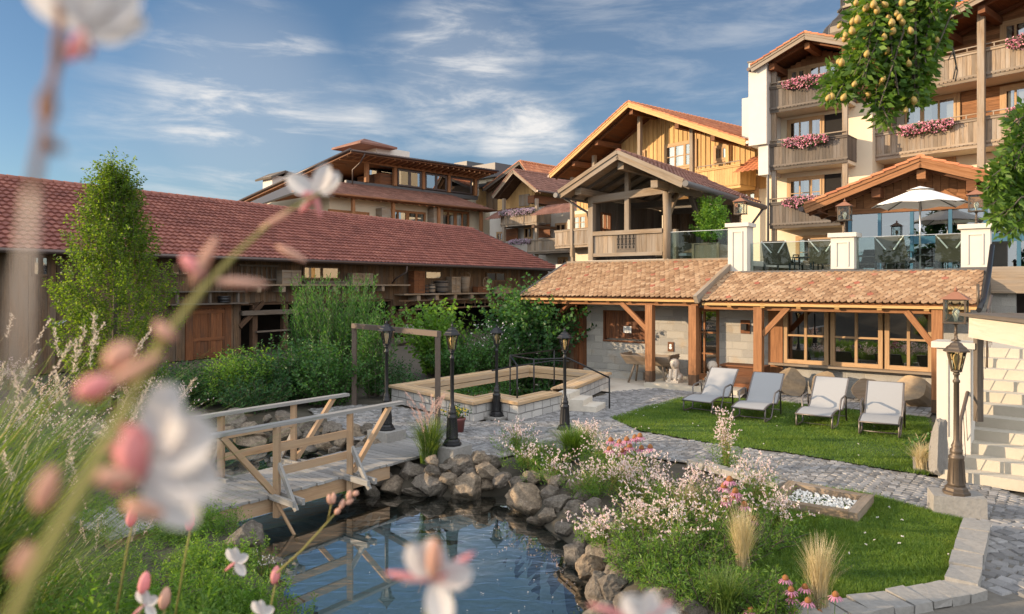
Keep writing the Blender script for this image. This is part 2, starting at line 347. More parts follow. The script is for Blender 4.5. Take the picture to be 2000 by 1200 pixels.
M = dict(
    barnwood=wood('barn_wood', (.055, .032, .018), (.23, .14, .078), (.13, .105, .082), .4),
    darkwood=wood('dark_wood', (.04, .024, .016), (.14, .08, .046), None),
    oldwood=wood('weathered_wood', (.125, .085, .052), (.36, .265, .175), (.27, .23, .19), .5),
    greywood=wood('grey_weathered_wood', (.06, .047, .036), (.18, .142, .11), (.125, .108, .094), .5),
    orangewood=wood('orange_wood', (.17, .072, .028), (.40, .185, .08), None),
    redwood=wood('red_brown_wood', (.10, .036, .016), (.26, .105, .042), (.08, .045, .03), .3),
    goldwood=wood('golden_larch', (.40, .235, .085), (.62, .40, .175), None, isl=.22),
    framewood=wood('window_frame_wood', (.32, .19, .095), (.52, .34, .185), None, isl=.15),
    bridgewood=wood('bridge_post_wood', (.30, .18, .10), (.47, .31, .18), (.36, .27, .19), .4, isl=.2),
    deckwood=wood('bridge_deck_wood', (.17, .165, .16), (.37, .355, .335), (.27, .255, .24), .45, isl=.25),
    copewood=wood('larch_coping', (.40, .255, .13), (.62, .43, .25), (.46, .36, .26), .4, isl=.25),
    logend=wood('cut_log', (.30, .20, .11), (.52, .37, .22), (.22, .18, .14), .5, su=3, sv=3),
    granite=blocks('granite_blocks', (.29, .28, .26), (.42, .395, .35), (.40, .30, .19), (.36, .345, .31), .48, .235),
    tubstone=blocks('basin_granite', (.40, .385, .37), (.56, .535, .50), (.44, .40, .35), (.20, .19, .18), .36, .19, .014),
    plaster=plain('cream_plaster', (.62, .53, .39), .9, 0, .10, 1.4, .12),
    white=plain('white_plaster', (.56, .52, .46), .85, 0, .12, 2.2, .15),
    stone=plain('pale_stone', (.56, .50, .42), .85, 0, .2, 5, .35),
    concrete=plain('step_concrete', (.46, .41, .33), .85, 0, .12, 7, .2),
    kerb=plain('kerb_granite', (.27, .255, .235), .85, 0, .35, 18, .5, isl=.25),
    cobble=plain('cobble_granite', (.235, .228, .225), .7, 0, .3, 16, .4, isl=.42),
    joint=plain('joint_sand', (.15, .135, .115), .95, 0, .3, 12, .4),
    soil=plain('garden_soil', (.065, .055, .04), .95, 0, .5, 3, .5),
    iron=plain('black_iron', (.018, .018, .02), .42, .3, .2, 20, .05),
    bronze=plain('bronze_iron', (.10, .075, .055), .5, .5, .25, 14, .1),
    rust=plain('rust_steel', (.11, .082, .065), .75, .2, .2, 10, .15),
    zinc=plain('dark_sheet_metal', (.10, .095, .095), .55, .4, .15, 5, .05),
    gutter=plain('brown_gutter', (.085, .062, .055), .4, .5, .15, 5, .03),
    copper=plain('dome_copper', (.10, .085, .07), .45, .7, .35, 1.5, .1),
    sling=plain('lounger_fabric', (.29, .29, .295), .75, 0, .05, 40, .05),
    lframe=plain('lounger_frame_paint', (.16, .14, .13), .45, .5, .1, 8, .0),
    cushion=plain('dark_wicker', (.13, .105, .075), .8, 0, .3, 60, .3),
    canvas=plain('white_canvas', (.80, .76, .70), .85, 0, .04, 8, .05),
    dark=plain('dark_void', (.012, .010, .009), .95, 0, .2, 3, 0),  # near-black standing in for unlit depth in bays and openings
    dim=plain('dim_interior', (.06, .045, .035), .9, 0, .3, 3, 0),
    paper=plain('paper', (.80, .79, .75), .8, 0, .03, 10, 0),
    ink=plain('ink', (.08, .08, .08), .8, 0, .03, 10, 0),
    curtain=plain('curtain_cloth', (.72, .68, .62), .9, 0, .06, 12, .1),
    pot=plain('dark_red_pot', (.16, .05, .045), .55, 0, .2, 8, .1),
    bulb=plain('milky_bulb', (.75, .66, .50), .3, 0, .05, 10, 0),
    pear=plain('pear_skin', (.40, .26, .065), .5, 0, .25, 25, .1, isl=.3),
    pebble=plain('white_pebbles', (.74, .71, .66), .8, 0, .15, 20, .2, isl=.25),
    statue=plain('statue_stone', (.58, .50, .41), .85, 0, .3, 14, .5),
    bark=plain('bark', (.10, .08, .06), .9, 0, .4, 14, .6),
    tarp=plain('pale_canopy', (.50, .55, .60), .6, 0, .1, 3, .1),
    barntile=tilem('barn_tile', (.175, .060, .045), (.235, .082, .060), (.29, .112, .080)),
    hoteltile=tilem('hotel_tile', (.36, .125, .06), (.47, .17, .075), (.55, .22, .10)),
    browntile=tilem('brown_tile', (.16, .072, .05), (.21, .095, .065), (.25, .12, .085)),
    glass=glassm('window_glass', (.45, .48, .47), .24), clear=glassm('balustrade_glass', (.80, .88, .88), .01, 0.0, 1.25),
    lampglass=glassm('lamp_glass', (.80, .72, .55), .05),
)
def plaintile():
    m, nt, b = newmat('plain_clay_tile')
    col = ramp(nt, island(nt), [(0, (.22, .122, .062)), (.3, (.29, .168, .088)), (.6, (.335, .205, .112)), (.97, (.41, .27, .16)), (.985, (.31, .095, .055))])
    n = nd(nt, 'ShaderNodeTexNoise', {'Vector': nd(nt, 'ShaderNodeTexCoord').outputs['Object'], 'Scale': 14.0, 'Detail': 7.0, 'Roughness': 0.7})
    col = mixc(nt, 1.0, col, ramp(nt, n.outputs[0], [(0.3, (.65, .65, .66)), (0.7, (1.2,)*3)]), 'MULTIPLY')
    nt.links.new(col, b.inputs['Base Color']); b.inputs['Roughness'].default_value = 0.85
    bump(nt, b, n.outputs[0], 0.3, 0.01); return m
M['plaintile'] = plaintile()
def rockm(name, a, b_, c, isl=.35):
    m, nt, b = newmat(name)
    tcn = nd(nt, 'ShaderNodeTexCoord').outputs['Object']
    rnd = nd(nt, 'ShaderNodeObjectInfo').outputs['Random']
    n = nd(nt, 'ShaderNodeTexNoise', {'Vector': tcn, 'Scale': 3.5, 'Detail': 10.0, 'Roughness': 0.72})
    n2 = nd(nt, 'ShaderNodeTexNoise', {'Vector': tcn, 'Scale': 22.0, 'Detail': 6.0, 'Roughness': 0.75})
    col = ramp(nt, n.outputs[0], [(.3, a), (.52, b_), (.75, c)])
    col = mixc(nt, 1.0, col, ramp(nt, rnd, [(0, (.62, .6, .6)), (.5, (.95, .95, .97)), (1, (1.2, 1.05, .88))]), 'MULTIPLY')
    col = mixc(nt, 1.0, col, ramp(nt, n2.outputs[0], [(.3, (.6,)*3), (.7, (1.3,)*3)]), 'MULTIPLY')
    vo = nd(nt, 'ShaderNodeTexVoronoi', {'Vector': tcn, 'Scale': 7.0})
    col = mixc(nt, nd(nt, 'ShaderNodeMapRange', {0: vo.outputs[0], 1: .16, 2: .10, 4: .35}).outputs[0], col, (.42, .43, .38))
    wz_ = nd(nt, 'ShaderNodeMapRange', {0: nd(nt, 'ShaderNodeSeparateXYZ', {0: nd(nt, 'ShaderNodeNewGeometry').outputs['Position']}).outputs[2], 1: -.33, 2: -.27})
    mo = nd(nt, 'ShaderNodeMapRange', {0: n.outputs[0], 1: .58, 2: .72, 4: .5})
    col = mixc(nt, mo.outputs[0], col, (.075, .085, .03))
    col = mixc(nt, wz_.outputs[0], mixc(nt, 1.0, col, (.38, .38, .36), 'MULTIPLY'), col)
    nt.links.new(col, b.inputs['Base Color']); nt.links.new(nd(nt, 'ShaderNodeMapRange', {0: wz_.outputs[0], 3: .3, 4: .85}).outputs[0], b.inputs['Roughness'])
    h = nd(nt, 'ShaderNodeMath', {0: n.outputs[0], 1: nd(nt, 'ShaderNodeMath', {0: n2.outputs[0], 1: .3}, operation='MULTIPLY').outputs[0]}, operation='ADD')
    bump(nt, b, h.outputs[0], .9, .05); return m
M['rock'] = rockm('pond_rock', (.085, .07, .055), (.22, .185, .145), (.40, .345, .275))
M['lawn'] = leafm('lawn_grass', (.07, .135, .022), (.17, .255, .045), .35)
M['hornbeam'] = leafm('hornbeam_leaf', (.06, .125, .016), (.16, .235, .03), .55)
M['shrub'] = leafm('shrub_leaf', (0.028, 0.095, 0.023), (0.095, 0.208, 0.050), .4)
M['shrubdark'] = leafm('dark_shrub_leaf', (0.019, 0.068, 0.022), (0.061, 0.149, 0.047), .35)
M['shrublight'] = leafm('light_shrub_leaf', (0.081, 0.189, 0.027), (0.189, 0.324, 0.054), .45)
M['pearleaf'] = leafm('pear_leaf', (0.049, 0.114, 0.019), (0.162, 0.259, 0.049), .4)
M['herb'] = leafm('herb_leaf', (0.068, 0.149, 0.030), (0.176, 0.284, 0.054), .45)
M['grassgreen'] = leafm('ornamental_grass', (.06, .12, .025), (.16, .22, .06), .4)
M['straw'] = leafm('straw_grass', (.42, .35, .22), (.60, .52, .36), .25)
M['plume'] = petalm('grass_plume', (.52, .42, .34), (.72, .62, .52), .45)
M['pinkplume'] = petalm('pink_plume', (.50, .32, .28), (.66, .48, .42), .4)
M['gaura'] = petalm('gaura_petal', (.80, .56, .56), (.90, .84, .80), .45)
M['gaurawhite'] = petalm('gaura_white', (.74, .69, .67), (.80, .76, .73), .5)
M['gaurapink'] = petalm('gaura_pink', (.74, .27, .29), (.82, .42, .40), .4)
M['bud'] = petalm('gaura_bud', (.62, .30, .24), (.74, .50, .36), .35)
M['stem'] = petalm('gaura_stem', (.26, .24, .08), (.40, .34, .12), .3)
M['stemred'] = petalm('gaura_stem_red', (.26, .13, .09), (.36, .20, .12), .3)
M['cone'] = plain('coneflower_cone', (.26, .10, .025), .7, 0, .4, 90, .6)
M['conepetal'] = petalm('coneflower_petal', (.55, .20, .32), (.72, .36, .46), .4)
M['geranium'] = petalm('geranium_pink', (.68, .20, .32), (.86, .50, .56), .3)
M['geraniumpale'] = petalm('geranium_lilac', (.50, .30, .48), (.80, .66, .74), .3)
def waterm(name, tintc, sc, st):
    m, nt, b = newmat(name); nt.nodes.remove(b)
    tcn = nd(nt, 'ShaderNodeTexCoord').outputs['Object']
    n = nd(nt, 'ShaderNodeTexNoise', {'Vector': nd(nt, 'ShaderNodeMapping', {'Vector': tcn, 'Scale': (1.0, 1.6, 1.0)}).outputs[0], 'Scale': sc, 'Detail': 3.0, 'Roughness': .5, 'Distortion': .7})
    bp = nd(nt, 'ShaderNodeBump', {'Height': n.outputs[0], 'Strength': st, 'Distance': .05})
    fr = nd(nt, 'ShaderNodeFresnel', {0: 1.33, 1: bp.outputs[0]})
    f = nd(nt, 'ShaderNodeMath', {0: fr.outputs[0], 1: 2.6}, operation='MULTIPLY', use_clamp=True)
    tr = nd(nt, 'ShaderNodeBsdfTransparent', {0: c4(tintc)}); gl = nd(nt, 'ShaderNodeBsdfGlossy', {0: (1, 1, 1, 1), 1: .01, 2: bp.outputs[0]})
    ms = nd(nt, 'ShaderNodeMixShader', {0: f.outputs[0], 1: tr.outputs[0], 2: gl.outputs[0]})
    nt.links.new(ms.outputs[0], nt.nodes['Material Output'].inputs[0]); return m
M['water'] = waterm('pond_water', (.52, .60, .60), 2.8, .6)
M['tubwater'] = waterm('basin_water', (.42, .44, .20), 3.0, .10)

_m = M['lawn'].node_tree; _b = _m.nodes['Principled BSDF']; _src = _b.inputs['Base Color'].links[0].from_socket
_n = nd(_m, 'ShaderNodeTexNoise', {'Vector': nd(_m, 'ShaderNodeTexCoord').outputs['Object'], 'Scale': 1.1, 'Detail': 5.0, 'Roughness': .65})
_c = mixc(_m, 1.0, _src, ramp(_m, _n.outputs[0], [(.3, (.55, .68, .6)), (.5, (.95, 1.0, .9)), (.68, (1.55, 1.3, 1.0))]), 'MULTIPLY'); _m.links.new(_c, _b.inputs['Base Color'])
# ---------------------------------------------------------------- generators
def tile_plane(name, P0, U, Vv, L0, L1, H, cw, rh, mt, parent, a1=None, b1=None, amp=.045, step=.035, label=None):
    """wavy pantiles: rows run along U from L0..L1 at the eave (a1..b1 at the top), climbing along Vv for H"""
    P0, U, Vv = np.array(P0), np.array(V3(U).normalized()), np.array(V3(Vv).normalized()); N = np.cross(U, Vv)
    if N[2] < 0: N = -N
    a1 = L0 if a1 is None else a1; b1 = L1 if b1 is None else b1
    rows = max(1, int(round(H/rh))); rh = H/rows
    prof = [(0, 0), (.18, .62), (.38, 1.0), (.6, .8), (.78, .12)]
    Vs, Fs, UVs = [], [], []; base = 0
    for r in range(rows):
        t0, t1 = r/rows, (r+1)/rows
        lo, hi = L0+(a1-L0)*t0, L1+(b1-L1)*t0
        i0, i1 = int(math.floor(min(lo, hi)/cw)), int(math.ceil(max(lo, hi)/cw))
        xs, hs, us = [], [], []
        for i in range(i0, i1):
            for px_, ph in prof:
                x = (i+px_)*cw
                if lo <= x <= hi: xs.append(x); hs.append(ph*amp); us.append(i+px_+.001)
        if len(xs) < 2: continue
        xs, hs, us = np.array(xs), np.array(hs), np.array(us); n = len(xs)
        y0, y1 = r*rh-.02, (r+1)*rh+.02
        def ring(y, hh, dv): return P0[None]+xs[:, None]*U+y*Vv+(hs+hh)[:, None]*N
        jit = (NR.random(n)-.5)*.006
        Vs += [ring(y0, -hs*0+0.0, 0)-((hs+.03)[:, None]*N)*0+np.zeros((n, 3))-step*0*N, ring(y0, step+jit, 0), ring(y1, 0.0, 0)]
        Vs[-3] = P0[None]+xs[:, None]*U+y0*Vv+(hs-.012)[:, None]*N
        for q in (r+.05, r+.05, r+.9): UVs.append(np.stack([us, np.full(n, q)], 1))
        k = np.arange(n-1)
        for o in (0, n):
            Fs.append(np.stack([base+o+k, base+o+k+1, base+o+n+k+1, base+o+n+k], 1))
        base += 3*n
    return npmesh(name, np.concatenate(Vs), np.concatenate(Fs), mt, parent, False, np.concatenate(UVs), label)

def ridge_caps(name, p0, p1, mt, parent, r=.11, seg=.38):
    mb = MB(); p0, p1 = V3(p0), V3(p1); n = max(2, int((p1-p0).length/seg)); d = (p1-p0)/n
    for i in range(n):
        a = p0+d*i; mb.tube([a-d*.06, a+d*.55, a+d*1.02], [r*1.12, r*1.02, r*.95], 8)
    return mb.build(name, mt, parent)

def flat_tiles(name, P0, U, Vv, L0, L1, H, mt, parent, cw=.17, rh=.145, a1=None, b1=None):
    P0, U, Vv = V3(P0), V3(U).normalized(), V3(Vv).normalized(); N = U.cross(Vv)
    if N.z < 0: N = -N
    a1 = L0 if a1 is None else a1; b1 = L1 if b1 is None else b1
    rows = int(math.ceil(H/rh)); Vs, Fs = [], []
    shp = [(-.48, .33), (-.48, .05), (-.34, -.02), (0, -.05), (.34, -.02), (.48, .05), (.48, .33)]
    for r in range(rows):
        t = min(1, r*rh/H); lo, hi = L0+(a1-L0)*t, L1+(b1-L1)*t
        x = lo+(cw*.5 if r % 2 else 0)+R.uniform(-.01, .01)
        while x < hi:
            b = len(Vs); dx = R.uniform(-.008, .008); tw = R.uniform(-.04, .04); lift = R.uniform(0, .012); xx = min(max(x, lo+cw*.4), hi-cw*.4)
            for top in (0, 1):
                for sx, sy in shp:
                    y = r*rh+sy*(1 if sy > .2 else 1.0)
                    y = min(y, H+.02)
                    zz = (.042+lift if sy < .2 else .012)-(0 if top else .02)
                    Vs.append(P0+U*(xx+sx*cw+dx+tw*sy)+Vv*(y+R.uniform(-.004, .004))+N*zz)
            Fs.append([b+7, b+8, b+9, b+10]); Fs.append([b+7, b+10, b+11, b+13]); Fs.append([b+11, b+12, b+13, b+13])
            Fs.pop(); Fs.append([b+11, b+12, b+13, b+10]) if False else None
            for i in range(6): Fs.append([b+i, b+i+1, b+8+i, b+7+i])
            x += cw
    me = bpy.data.meshes.new(name); o = ORG.get(parent.name, V3())
    F2 = []
    for f in Fs: F2.append(f)
    # top faces again as one polygon per tile
    polys = []; nt_ = len(Vs)//14
    for i in range(nt_):
        b = i*14; polys.append([b+7+k for k in range(7)])
        for k in range(6): polys.append([b+k, b+k+1, b+8+k, b+7+k])
    me.from_pydata([tuple(v-o) for v in Vs], [], polys); me.materials.append(mt); me.update()
    return link(name, me, parent)

def leaf_quads(P, D, L, Wd, rng=NR, flat=0.0):
    """diamond leaves at P (n,3), pointing along D, L long and Wd wide (arrays or numbers)"""
    n = len(P); D = D/np.maximum(np.linalg.norm(D, axis=1, keepdims=True), 1e-6)
    rv = rng.normal(size=(n, 3)); rv[:, 2] += flat
    S = np.cross(D, rv); S /= np.maximum(np.linalg.norm(S, axis=1, keepdims=True), 1e-6)
    L = np.broadcast_to(np.asarray(L, float), (n,))[:, None]; Wd = np.broadcast_to(np.asarray(Wd, float), (n,))[:, None]
    V = np.stack([P, P+D*L*.45+S*Wd*.5, P+D*L, P+D*L*.45-S*Wd*.5], 1).reshape(-1, 3)
    return V, np.arange(4*n).reshape(n, 4)
def blades(B, Hh, spread, wd, rng=NR, curve=.6, lean=(0, 0), az=None):
    """grass blades rooted at B (n,3), bending outwards"""
    n = len(B); a = rng.uniform(0, 6.283, n) if az is None else az
    Hh = Hh*rng.uniform(.55, 1.0, n); sp = spread*rng.uniform(.2, 1.0, n)
    out = np.stack([np.cos(a), np.sin(a), np.zeros(n)], 1); sd = np.stack([-np.sin(a), np.cos(a), np.zeros(n)], 1)
    ts = [0, .35, .7, 1.0]; ws = [1, .85, .6, .12]; cols = []
    for t, w in zip(ts, ws):
        c = B+out*(sp*t**1.7)[:, None]+np.array([lean[0], lean[1], 0])*(t*t)+np.stack([np.zeros(n)]*2+[Hh*(t-curve*.35*t**3*sp/np.maximum(spread, 1e-6))], 1)
        cols += [c-sd*wd*w*.5, c+sd*wd*w*.5]
    V = np.stack(cols, 1).reshape(-1, 3); b = (np.arange(n)*8)[:, None]
    Fc = np.concatenate([b+np.array([[0, 1, 3, 2]]), b+np.array([[2, 3, 5, 4]]), b+np.array([[4, 5, 7, 6]])])
    tips = np.stack([cols[6], cols[7]], 1).mean(1)
    return V, Fc, tips, out
def shoot(p, d, L, n, bend=0.0, up=0.0, wig=.12):
    """points and directions along one growing shoot"""
    d = V3(d).normalized(); pts = [V3(p)]; st = L/8
    for i in range(8):
        d = (d+V3((R.gauss(0, wig), R.gauss(0, wig), R.gauss(0, wig)+up/8-bend/8))).normalized(); pts.append(pts[-1]+d*st)
    return pts
def along(pts, n):
    out, dr = [], []
    m = len(pts)-1
    for i in range(n):
        t = (i+R.random())/n*m; k = min(int(t), m-1); f = t-k
        out.append(pts[k].lerp(pts[k+1], f)); dr.append(pts[k+1]-pts[k])
    return out, dr
def foliage(name, shoots, per, L, Wd, mt, parent, spread=.7, twig=None, twr=.006, frm=.12, droop=0.0, puff=0.03):
    Ps, Ds = [], []; tb = MB()
    for pts in shoots:
        a, d = along(pts, per)
        for i, (p, q) in enumerate(zip(a, d)):
            if i < per*frm: continue
            q = q.normalized(); r = V3((R.gauss(0, 1), R.gauss(0, 1), R.gauss(0, 1))).normalized()
            r = (r-q*r.dot(q))
            Ps.append(p+r*R.random()*puff); Ds.append(q*(1-spread)+r*spread+V3((0, 0, -droop)))
        if twig: tb.tube(pts[::2], [twr*(1-.8*i/(len(pts[::2])-1)) for i in range(len(pts[::2]))], 4, cap=False)
    P, D = np.array(Ps), np.array(Ds); n = len(P)
    Vv, Fc = leaf_quads(P, D, L*NR.uniform(.6, 1.15, n), Wd*NR.uniform(.7, 1.1, n))
    o = npmesh(name, Vv, Fc, mt, parent)
    if twig: tb.build('branches', twig, parent)
    return o

def glazed(F, parent, s0, s1, z0, z1, d, nc, nr, fm, bar=.07, out=.07, curtain=True, label=None, trim=.0, split=None):
    """a window: frame with a near-black backing for the unlit room, curtains and panes; nc x nr lights"""
    mb = MB(); s0, s1 = min(s0, s1), max(s0, s1)
    if trim: 
        for q0, q1, w0, w1 in ((s0-trim, s0-.002, z0-trim, z1+trim), (s1+.002, s1+trim, z0-trim, z1+trim)): mb.fbox(F, q0, q1, d, d+out*.6, w0, w1, 'z')
        mb.fbox(F, s0-.002, s1+.002, d, d+out*.55, z1+.002, z1+trim); mb.fbox(F, s0-.002, s1+.002, d, d+out*.6, z0-trim, z0-.002)
    mb.fbox(F, s0, s0+bar, d, d+out, z0, z1, 'z'); mb.fbox(F, s1-bar, s1, d, d+out, z0, z1, 'z')
    mb.fbox(F, s0+bar, s1-bar, d, d+out-.003, z0, z0+bar); mb.fbox(F, s0+bar, s1-bar, d, d+out-.003, z1-bar, z1)
    cols = split or [i/nc for i in range(1, nc)]
    for i, c in enumerate(cols):
        x = s0+(s1-s0)*c; w = bar*(.9 if (i % 2 == 1 or nc < 3) else .45); mb.fbox(F, x-w, x+w, d, d+out-.006, z0+bar, z1-bar, 'z')
    for i in range(1, nr):
        z = z0+(z1-z0)*i/nr; mb.fbox(F, s0+bar, s1-bar, d, d+out-.012, z-bar*.28, z+bar*.28)
    w = mb.build('window', fm, parent, label)
    b = MB(); b.fbox(F, s0+.01, s1-.01, d, d+.012, z0+.01, z1-.01); b.build('dark_backing', M['dark'], w)  # flat near-black sheet paints the unlit room behind the panes
    if curtain:
        k = MB()
        for i in range(nc):
            a0, a1 = s0+(s1-s0)*i/nc, s0+(s1-s0)*(i+1)/nc; side = R.random()
            wdt = (a1-a0)*R.uniform(.3, .55); q0 = a0+bar if side < .5 else a1-bar-wdt
            n = 9; P = []
            for j in range(n+1):
                x = q0+wdt*j/n; dd = d+.022+.006*(j % 2); P.append((F.p(x, dd, z0+.02), F.p(x, dd, z1-.02)))
            for j in range(n): k.poly([P[j][0], P[j+1][0], P[j+1][1], P[j][1]])
        k.build('curtain', M['curtain'], w)
    g = MB(); g.poly([F.p(s0+bar*.5, d+.036, z0+bar*.5), F.p(s1-bar*.5, d+.036, z0+bar*.5), F.p(s1-bar*.5, d+.036, z1-bar*.5), F.p(s0+bar*.5, d+.036, z1-bar*.5)])
    g.build('pane', M['glass'], w)
    return w

def boards(mb, F, s0, s1, d0, d1, z0, z1, w=.14, gap=.008, jit=.004, zj=0.0):
    s0, s1 = min(s0, s1), max(s0, s1); n = max(1, int(round((s1-s0)/w))); w = (s1-s0)/n
    for i in range(n):
        e = R.uniform(-jit, jit); mb.fbox(F, s0+i*w+gap/2, s0+(i+1)*w-gap/2, d0+e, d1+e, z0-R.random()*zj, z1, 'z')
def boards_d(mb, F, s0, s1, d0, d1, z0, z1, w=.14, gap=.008):     # boards on a wall that runs along d
    d0, d1 = min(d0, d1), max(d0, d1); n = max(1, int(round((d1-d0)/w))); w = (d1-d0)/n
    for i in range(n): mb.fbox(F, s0+R.uniform(-.004, .004), s1+R.uniform(-.004, .004), d0+i*w+gap/2, d0+(i+1)*w-gap/2, z0, z1, 'z')

def balcony(F, parent, s0, s1, d0, d1, z, h, mt, rail=True, under=None, w=.15, sides=True, scallop=True, hole=0):
    """slab, plank parapet and handrail; d1 is the front"""
    s0, s1 = min(s0, s1), max(s0, s1)
    b = MB(); b.fbox(F, s0+.03, s1-.03, d0, d1-.05, z-.16, z); ob = b.build('balcony', under or M['plaster'], parent)
    p = MB(); boards(p, F, s0, s1, d1-.04, d1, z+.02, z+h, w)
    p.fbox(F, s0-.02, s1+.02, d1+.004, d1+.04, z+.02, z+.10); p.fbox(F, s0-.02, s1+.02, d1+.004, d1+.05, z+h-.09, z+h-.01); p.fbox(F, s0-.03, s1+.03, d1-.07, d1+.07, z+h+.002, z+h+.045)
    p.fbox(F, s0, s1, d1-.06, d1-.01, z-.15, z+.018)
    if scallop:
        n = int((s1-s0)/.16)
        for i in range(n): p.fbox(F, s0+(i+.12)*(s1-s0)/n, s0+(i+.88)*(s1-s0)/n, d1+.004, d1+.03, z-.02, z+.018)
    if sides:
        for q in (s0, s1-.04): boards_d(p, F, q, q+.04, d0, d1-.045, z+.02, z+h, w); p.fbox(F, q-.02, q+.06, d0, d1-.075, z+h+.002, z+h+.045, 'd')
    p.build('parapet', mt, ob)
    if rail:
        r = MB(); r.fbox(F, s0, s1, d1-.045, d1+.015, z+h+.19, z+h+.235)
        n = max(2, int((s1-s0)/.9))
        for i in range(n+1):
            x = s0+.03+(s1-s0-.06)*i/n; r.fbox(F, x-.02, x+.02, d1-.035, d1+.005, z+h+.046, z+h+.19, 'z')
        r.build('handrail', M['oldwood'], ob)
    return ob

def flower_box(F, s0, s1, d, z, label, cat='flower box', pale=False, n=1.0, group='flower boxes hanging on the balconies'):
    s0, s1 = min(s0, s1), max(s0, s1); c = F.p((s0+s1)/2, d, z)
    t = T('flower_box', label, cat, c, group)
    b = MB(); b.fbox(F, s0, s1, d-.02, d+.16, z-.16, z); b.build('planter', M['darkwood'], t)
    k = int(420*n*(s1-s0)); P = []
    for i in range(k):
        s = R.uniform(s0-.08, s1+.08); e = 1-((s-(s0+s1)/2)/((s1-s0)/2+.1))**2
        a = R.uniform(-1.2, 2.5); rr = math.sqrt(R.random()); P.append(F.p(s, d+.10+.26*rr*math.cos(a), z+.05+(.40 if math.sin(a) < 0 else .22)*rr*math.sin(a)*(.55+.45*max(0, e))))
    P = np.array(P); D = NR.normal(size=(len(P), 3)); V_, F_ = leaf_quads(P, D, .085, .06); npmesh('foliage', V_, F_, M['shrubdark'], t)
    kk = int(k*.42); Q = P[NR.choice(len(P), kk, replace=False)]+np.array(F.n)*.03+NR.normal(size=(kk, 3))*.03
    pets = []
    for q in range(3):
        D = NR.normal(size=(kk, 3)); V_, F_ = leaf_quads(Q+NR.normal(size=(kk, 3))*.012, D, .075, .065); pets.append(V_)
    Vv = np.concatenate(pets); npmesh('blossom', Vv, np.arange(len(Vv)).reshape(-1, 4), M['geraniumpale' if pale else 'geranium'], t)
    return t

def rock_mesh(name, seed, sub=4, flat=1.0):
    rr = random.Random(seed); import bmesh
    bm = bmesh.new(); bmesh.ops.create_icosphere(bm, subdivisions=sub, radius=1.0)
    cuts = [(V3((rr.gauss(0, 1), rr.gauss(0, 1), rr.gauss(0, 1))).normalized(), rr.uniform(.48, .80)) for _ in range(13)]
    o = V3((rr.uniform(0, 50), rr.uniform(0, 50), rr.uniform(0, 50)))
    for v in bm.verts:
        p = v.co.copy()
        for nn, k in cuts:
            e = p.dot(nn)-k
            if e > 0: p -= nn*e*.92
        p *= 1+.14*noise.noise(p*1.6+o)+.08*noise.noise(p*3.7+o)+.05*noise.noise(p*8+o)+.025*noise.noise(p*19+o)
        v.co = p
    me = bpy.data.meshes.new(name); bm.to_mesh(me); bm.free(); me.materials.append(M['rock'])
    for p in me.polygons: p.use_smooth = False
    return me

# ---------------------------------------------------------------- ground, pond
def poly_sd(X, Y, P):
    """signed distance to a polygon (negative inside)"""
    P = np.array([(p[0], p[1]) for p in P]); n = len(P); d = np.full(X.shape, 1e9); ins = np.zeros(X.shape, bool)
    for i in range(n):
        a, b = P[i], P[(i+1) % n]; e = b-a
        t = np.clip(((X-a[0])*e[0]+(Y-a[1])*e[1])/(e@e), 0, 1)
        d = np.minimum(d, np.hypot(X-a[0]-t*e[0], Y-a[1]-t*e[1]))
        c = ((a[1] > Y) != (b[1] > Y)); 
        with np.errstate(divide='ignore', invalid='ignore'):
            xi = a[0]+(Y-a[1])*e[0]/(e[1] if e[1] else 1e-9)
        ins ^= c & (X < xi)
    return np.where(ins, -d, d)
WZ = -0.40
POND = [G(x, y, WZ) for x, y in [(700, 948), (790, 968), (900, 972), (985, 962), (1040, 1010), (1110, 1065), (1150, 1120), (1175, 1290), (640, 1290), (555, 1160), (490, 1060), (410, 1010), (330, 965), (330, 880), (400, 845), (520, 842), (640, 880), (690, 912)]]
def sm(x, a, b): 
    t = np.clip((x-a)/(b-a), 0, 1); return t*t*(3-2*t)
def terrain(X, Y):
    X, Y = np.asarray(X, float), np.asarray(Y, float)
    sd = poly_sd(X, Y, POND)
    bank = 1.75*(1-sm(Y, 2.2, 6.4))*(1-sm(X+.12*Y, -1.6, 1.6))*sm(Y, -40, -5)
    bank += .85*(1-sm(X, -12, -4.2))*(1-sm(Y, 7.5, 14))
    h = bank-.04
    dep = sm(-sd, -.45, .55)
    return h*(1-dep)+dep*(-.95+.12*np.sin(X*2.3)*np.sin(Y*1.9))
def hz(x, y): return float(terrain(np.array([x]), np.array([y]))[0])
xs = np.concatenate([[-900, -300, -120, -70, -45, -30], np.arange(-22, 14.01, .2), [16, 20, 30, 45, 70, 120, 300, 900]])
ys = np.concatenate([[-300, -80, -30, -12, -5], np.arange(-1, 27.01, .2), [30, 36, 45, 60, 80, 120, 300, 1200]])
XX, YY = np.meshgrid(xs, ys); ZZ = terrain(XX, YY)+.02*np.sin(XX*3.1+YY*1.3)*np.sin(YY*2.7)*(np.abs(XX) < 22)
nx, ny = len(xs), len(ys); ii = np.arange(nx-1)[None]+np.arange(ny-1)[:, None]*nx
struct(npmesh('ground', np.stack([XX, YY, ZZ], -1).reshape(-1, 3), np.stack([ii, ii+1, ii+nx+1, ii+nx], -1).reshape(-1, 4), M['soil'], smooth=True))
cen = sum((V3(p) for p in POND), V3())/len(POND)
mb = MB(); mb.poly([tuple(V3((p[0]-cen.x, p[1]-cen.y, 0)).normalized()*.5+V3((p[0], p[1], WZ))) for p in POND][::-1])
wobj = struct(mb.build('pond_water', M['water']))
if wobj.data.polygons[0].normal.z < 0: wobj.data.flip_normals()

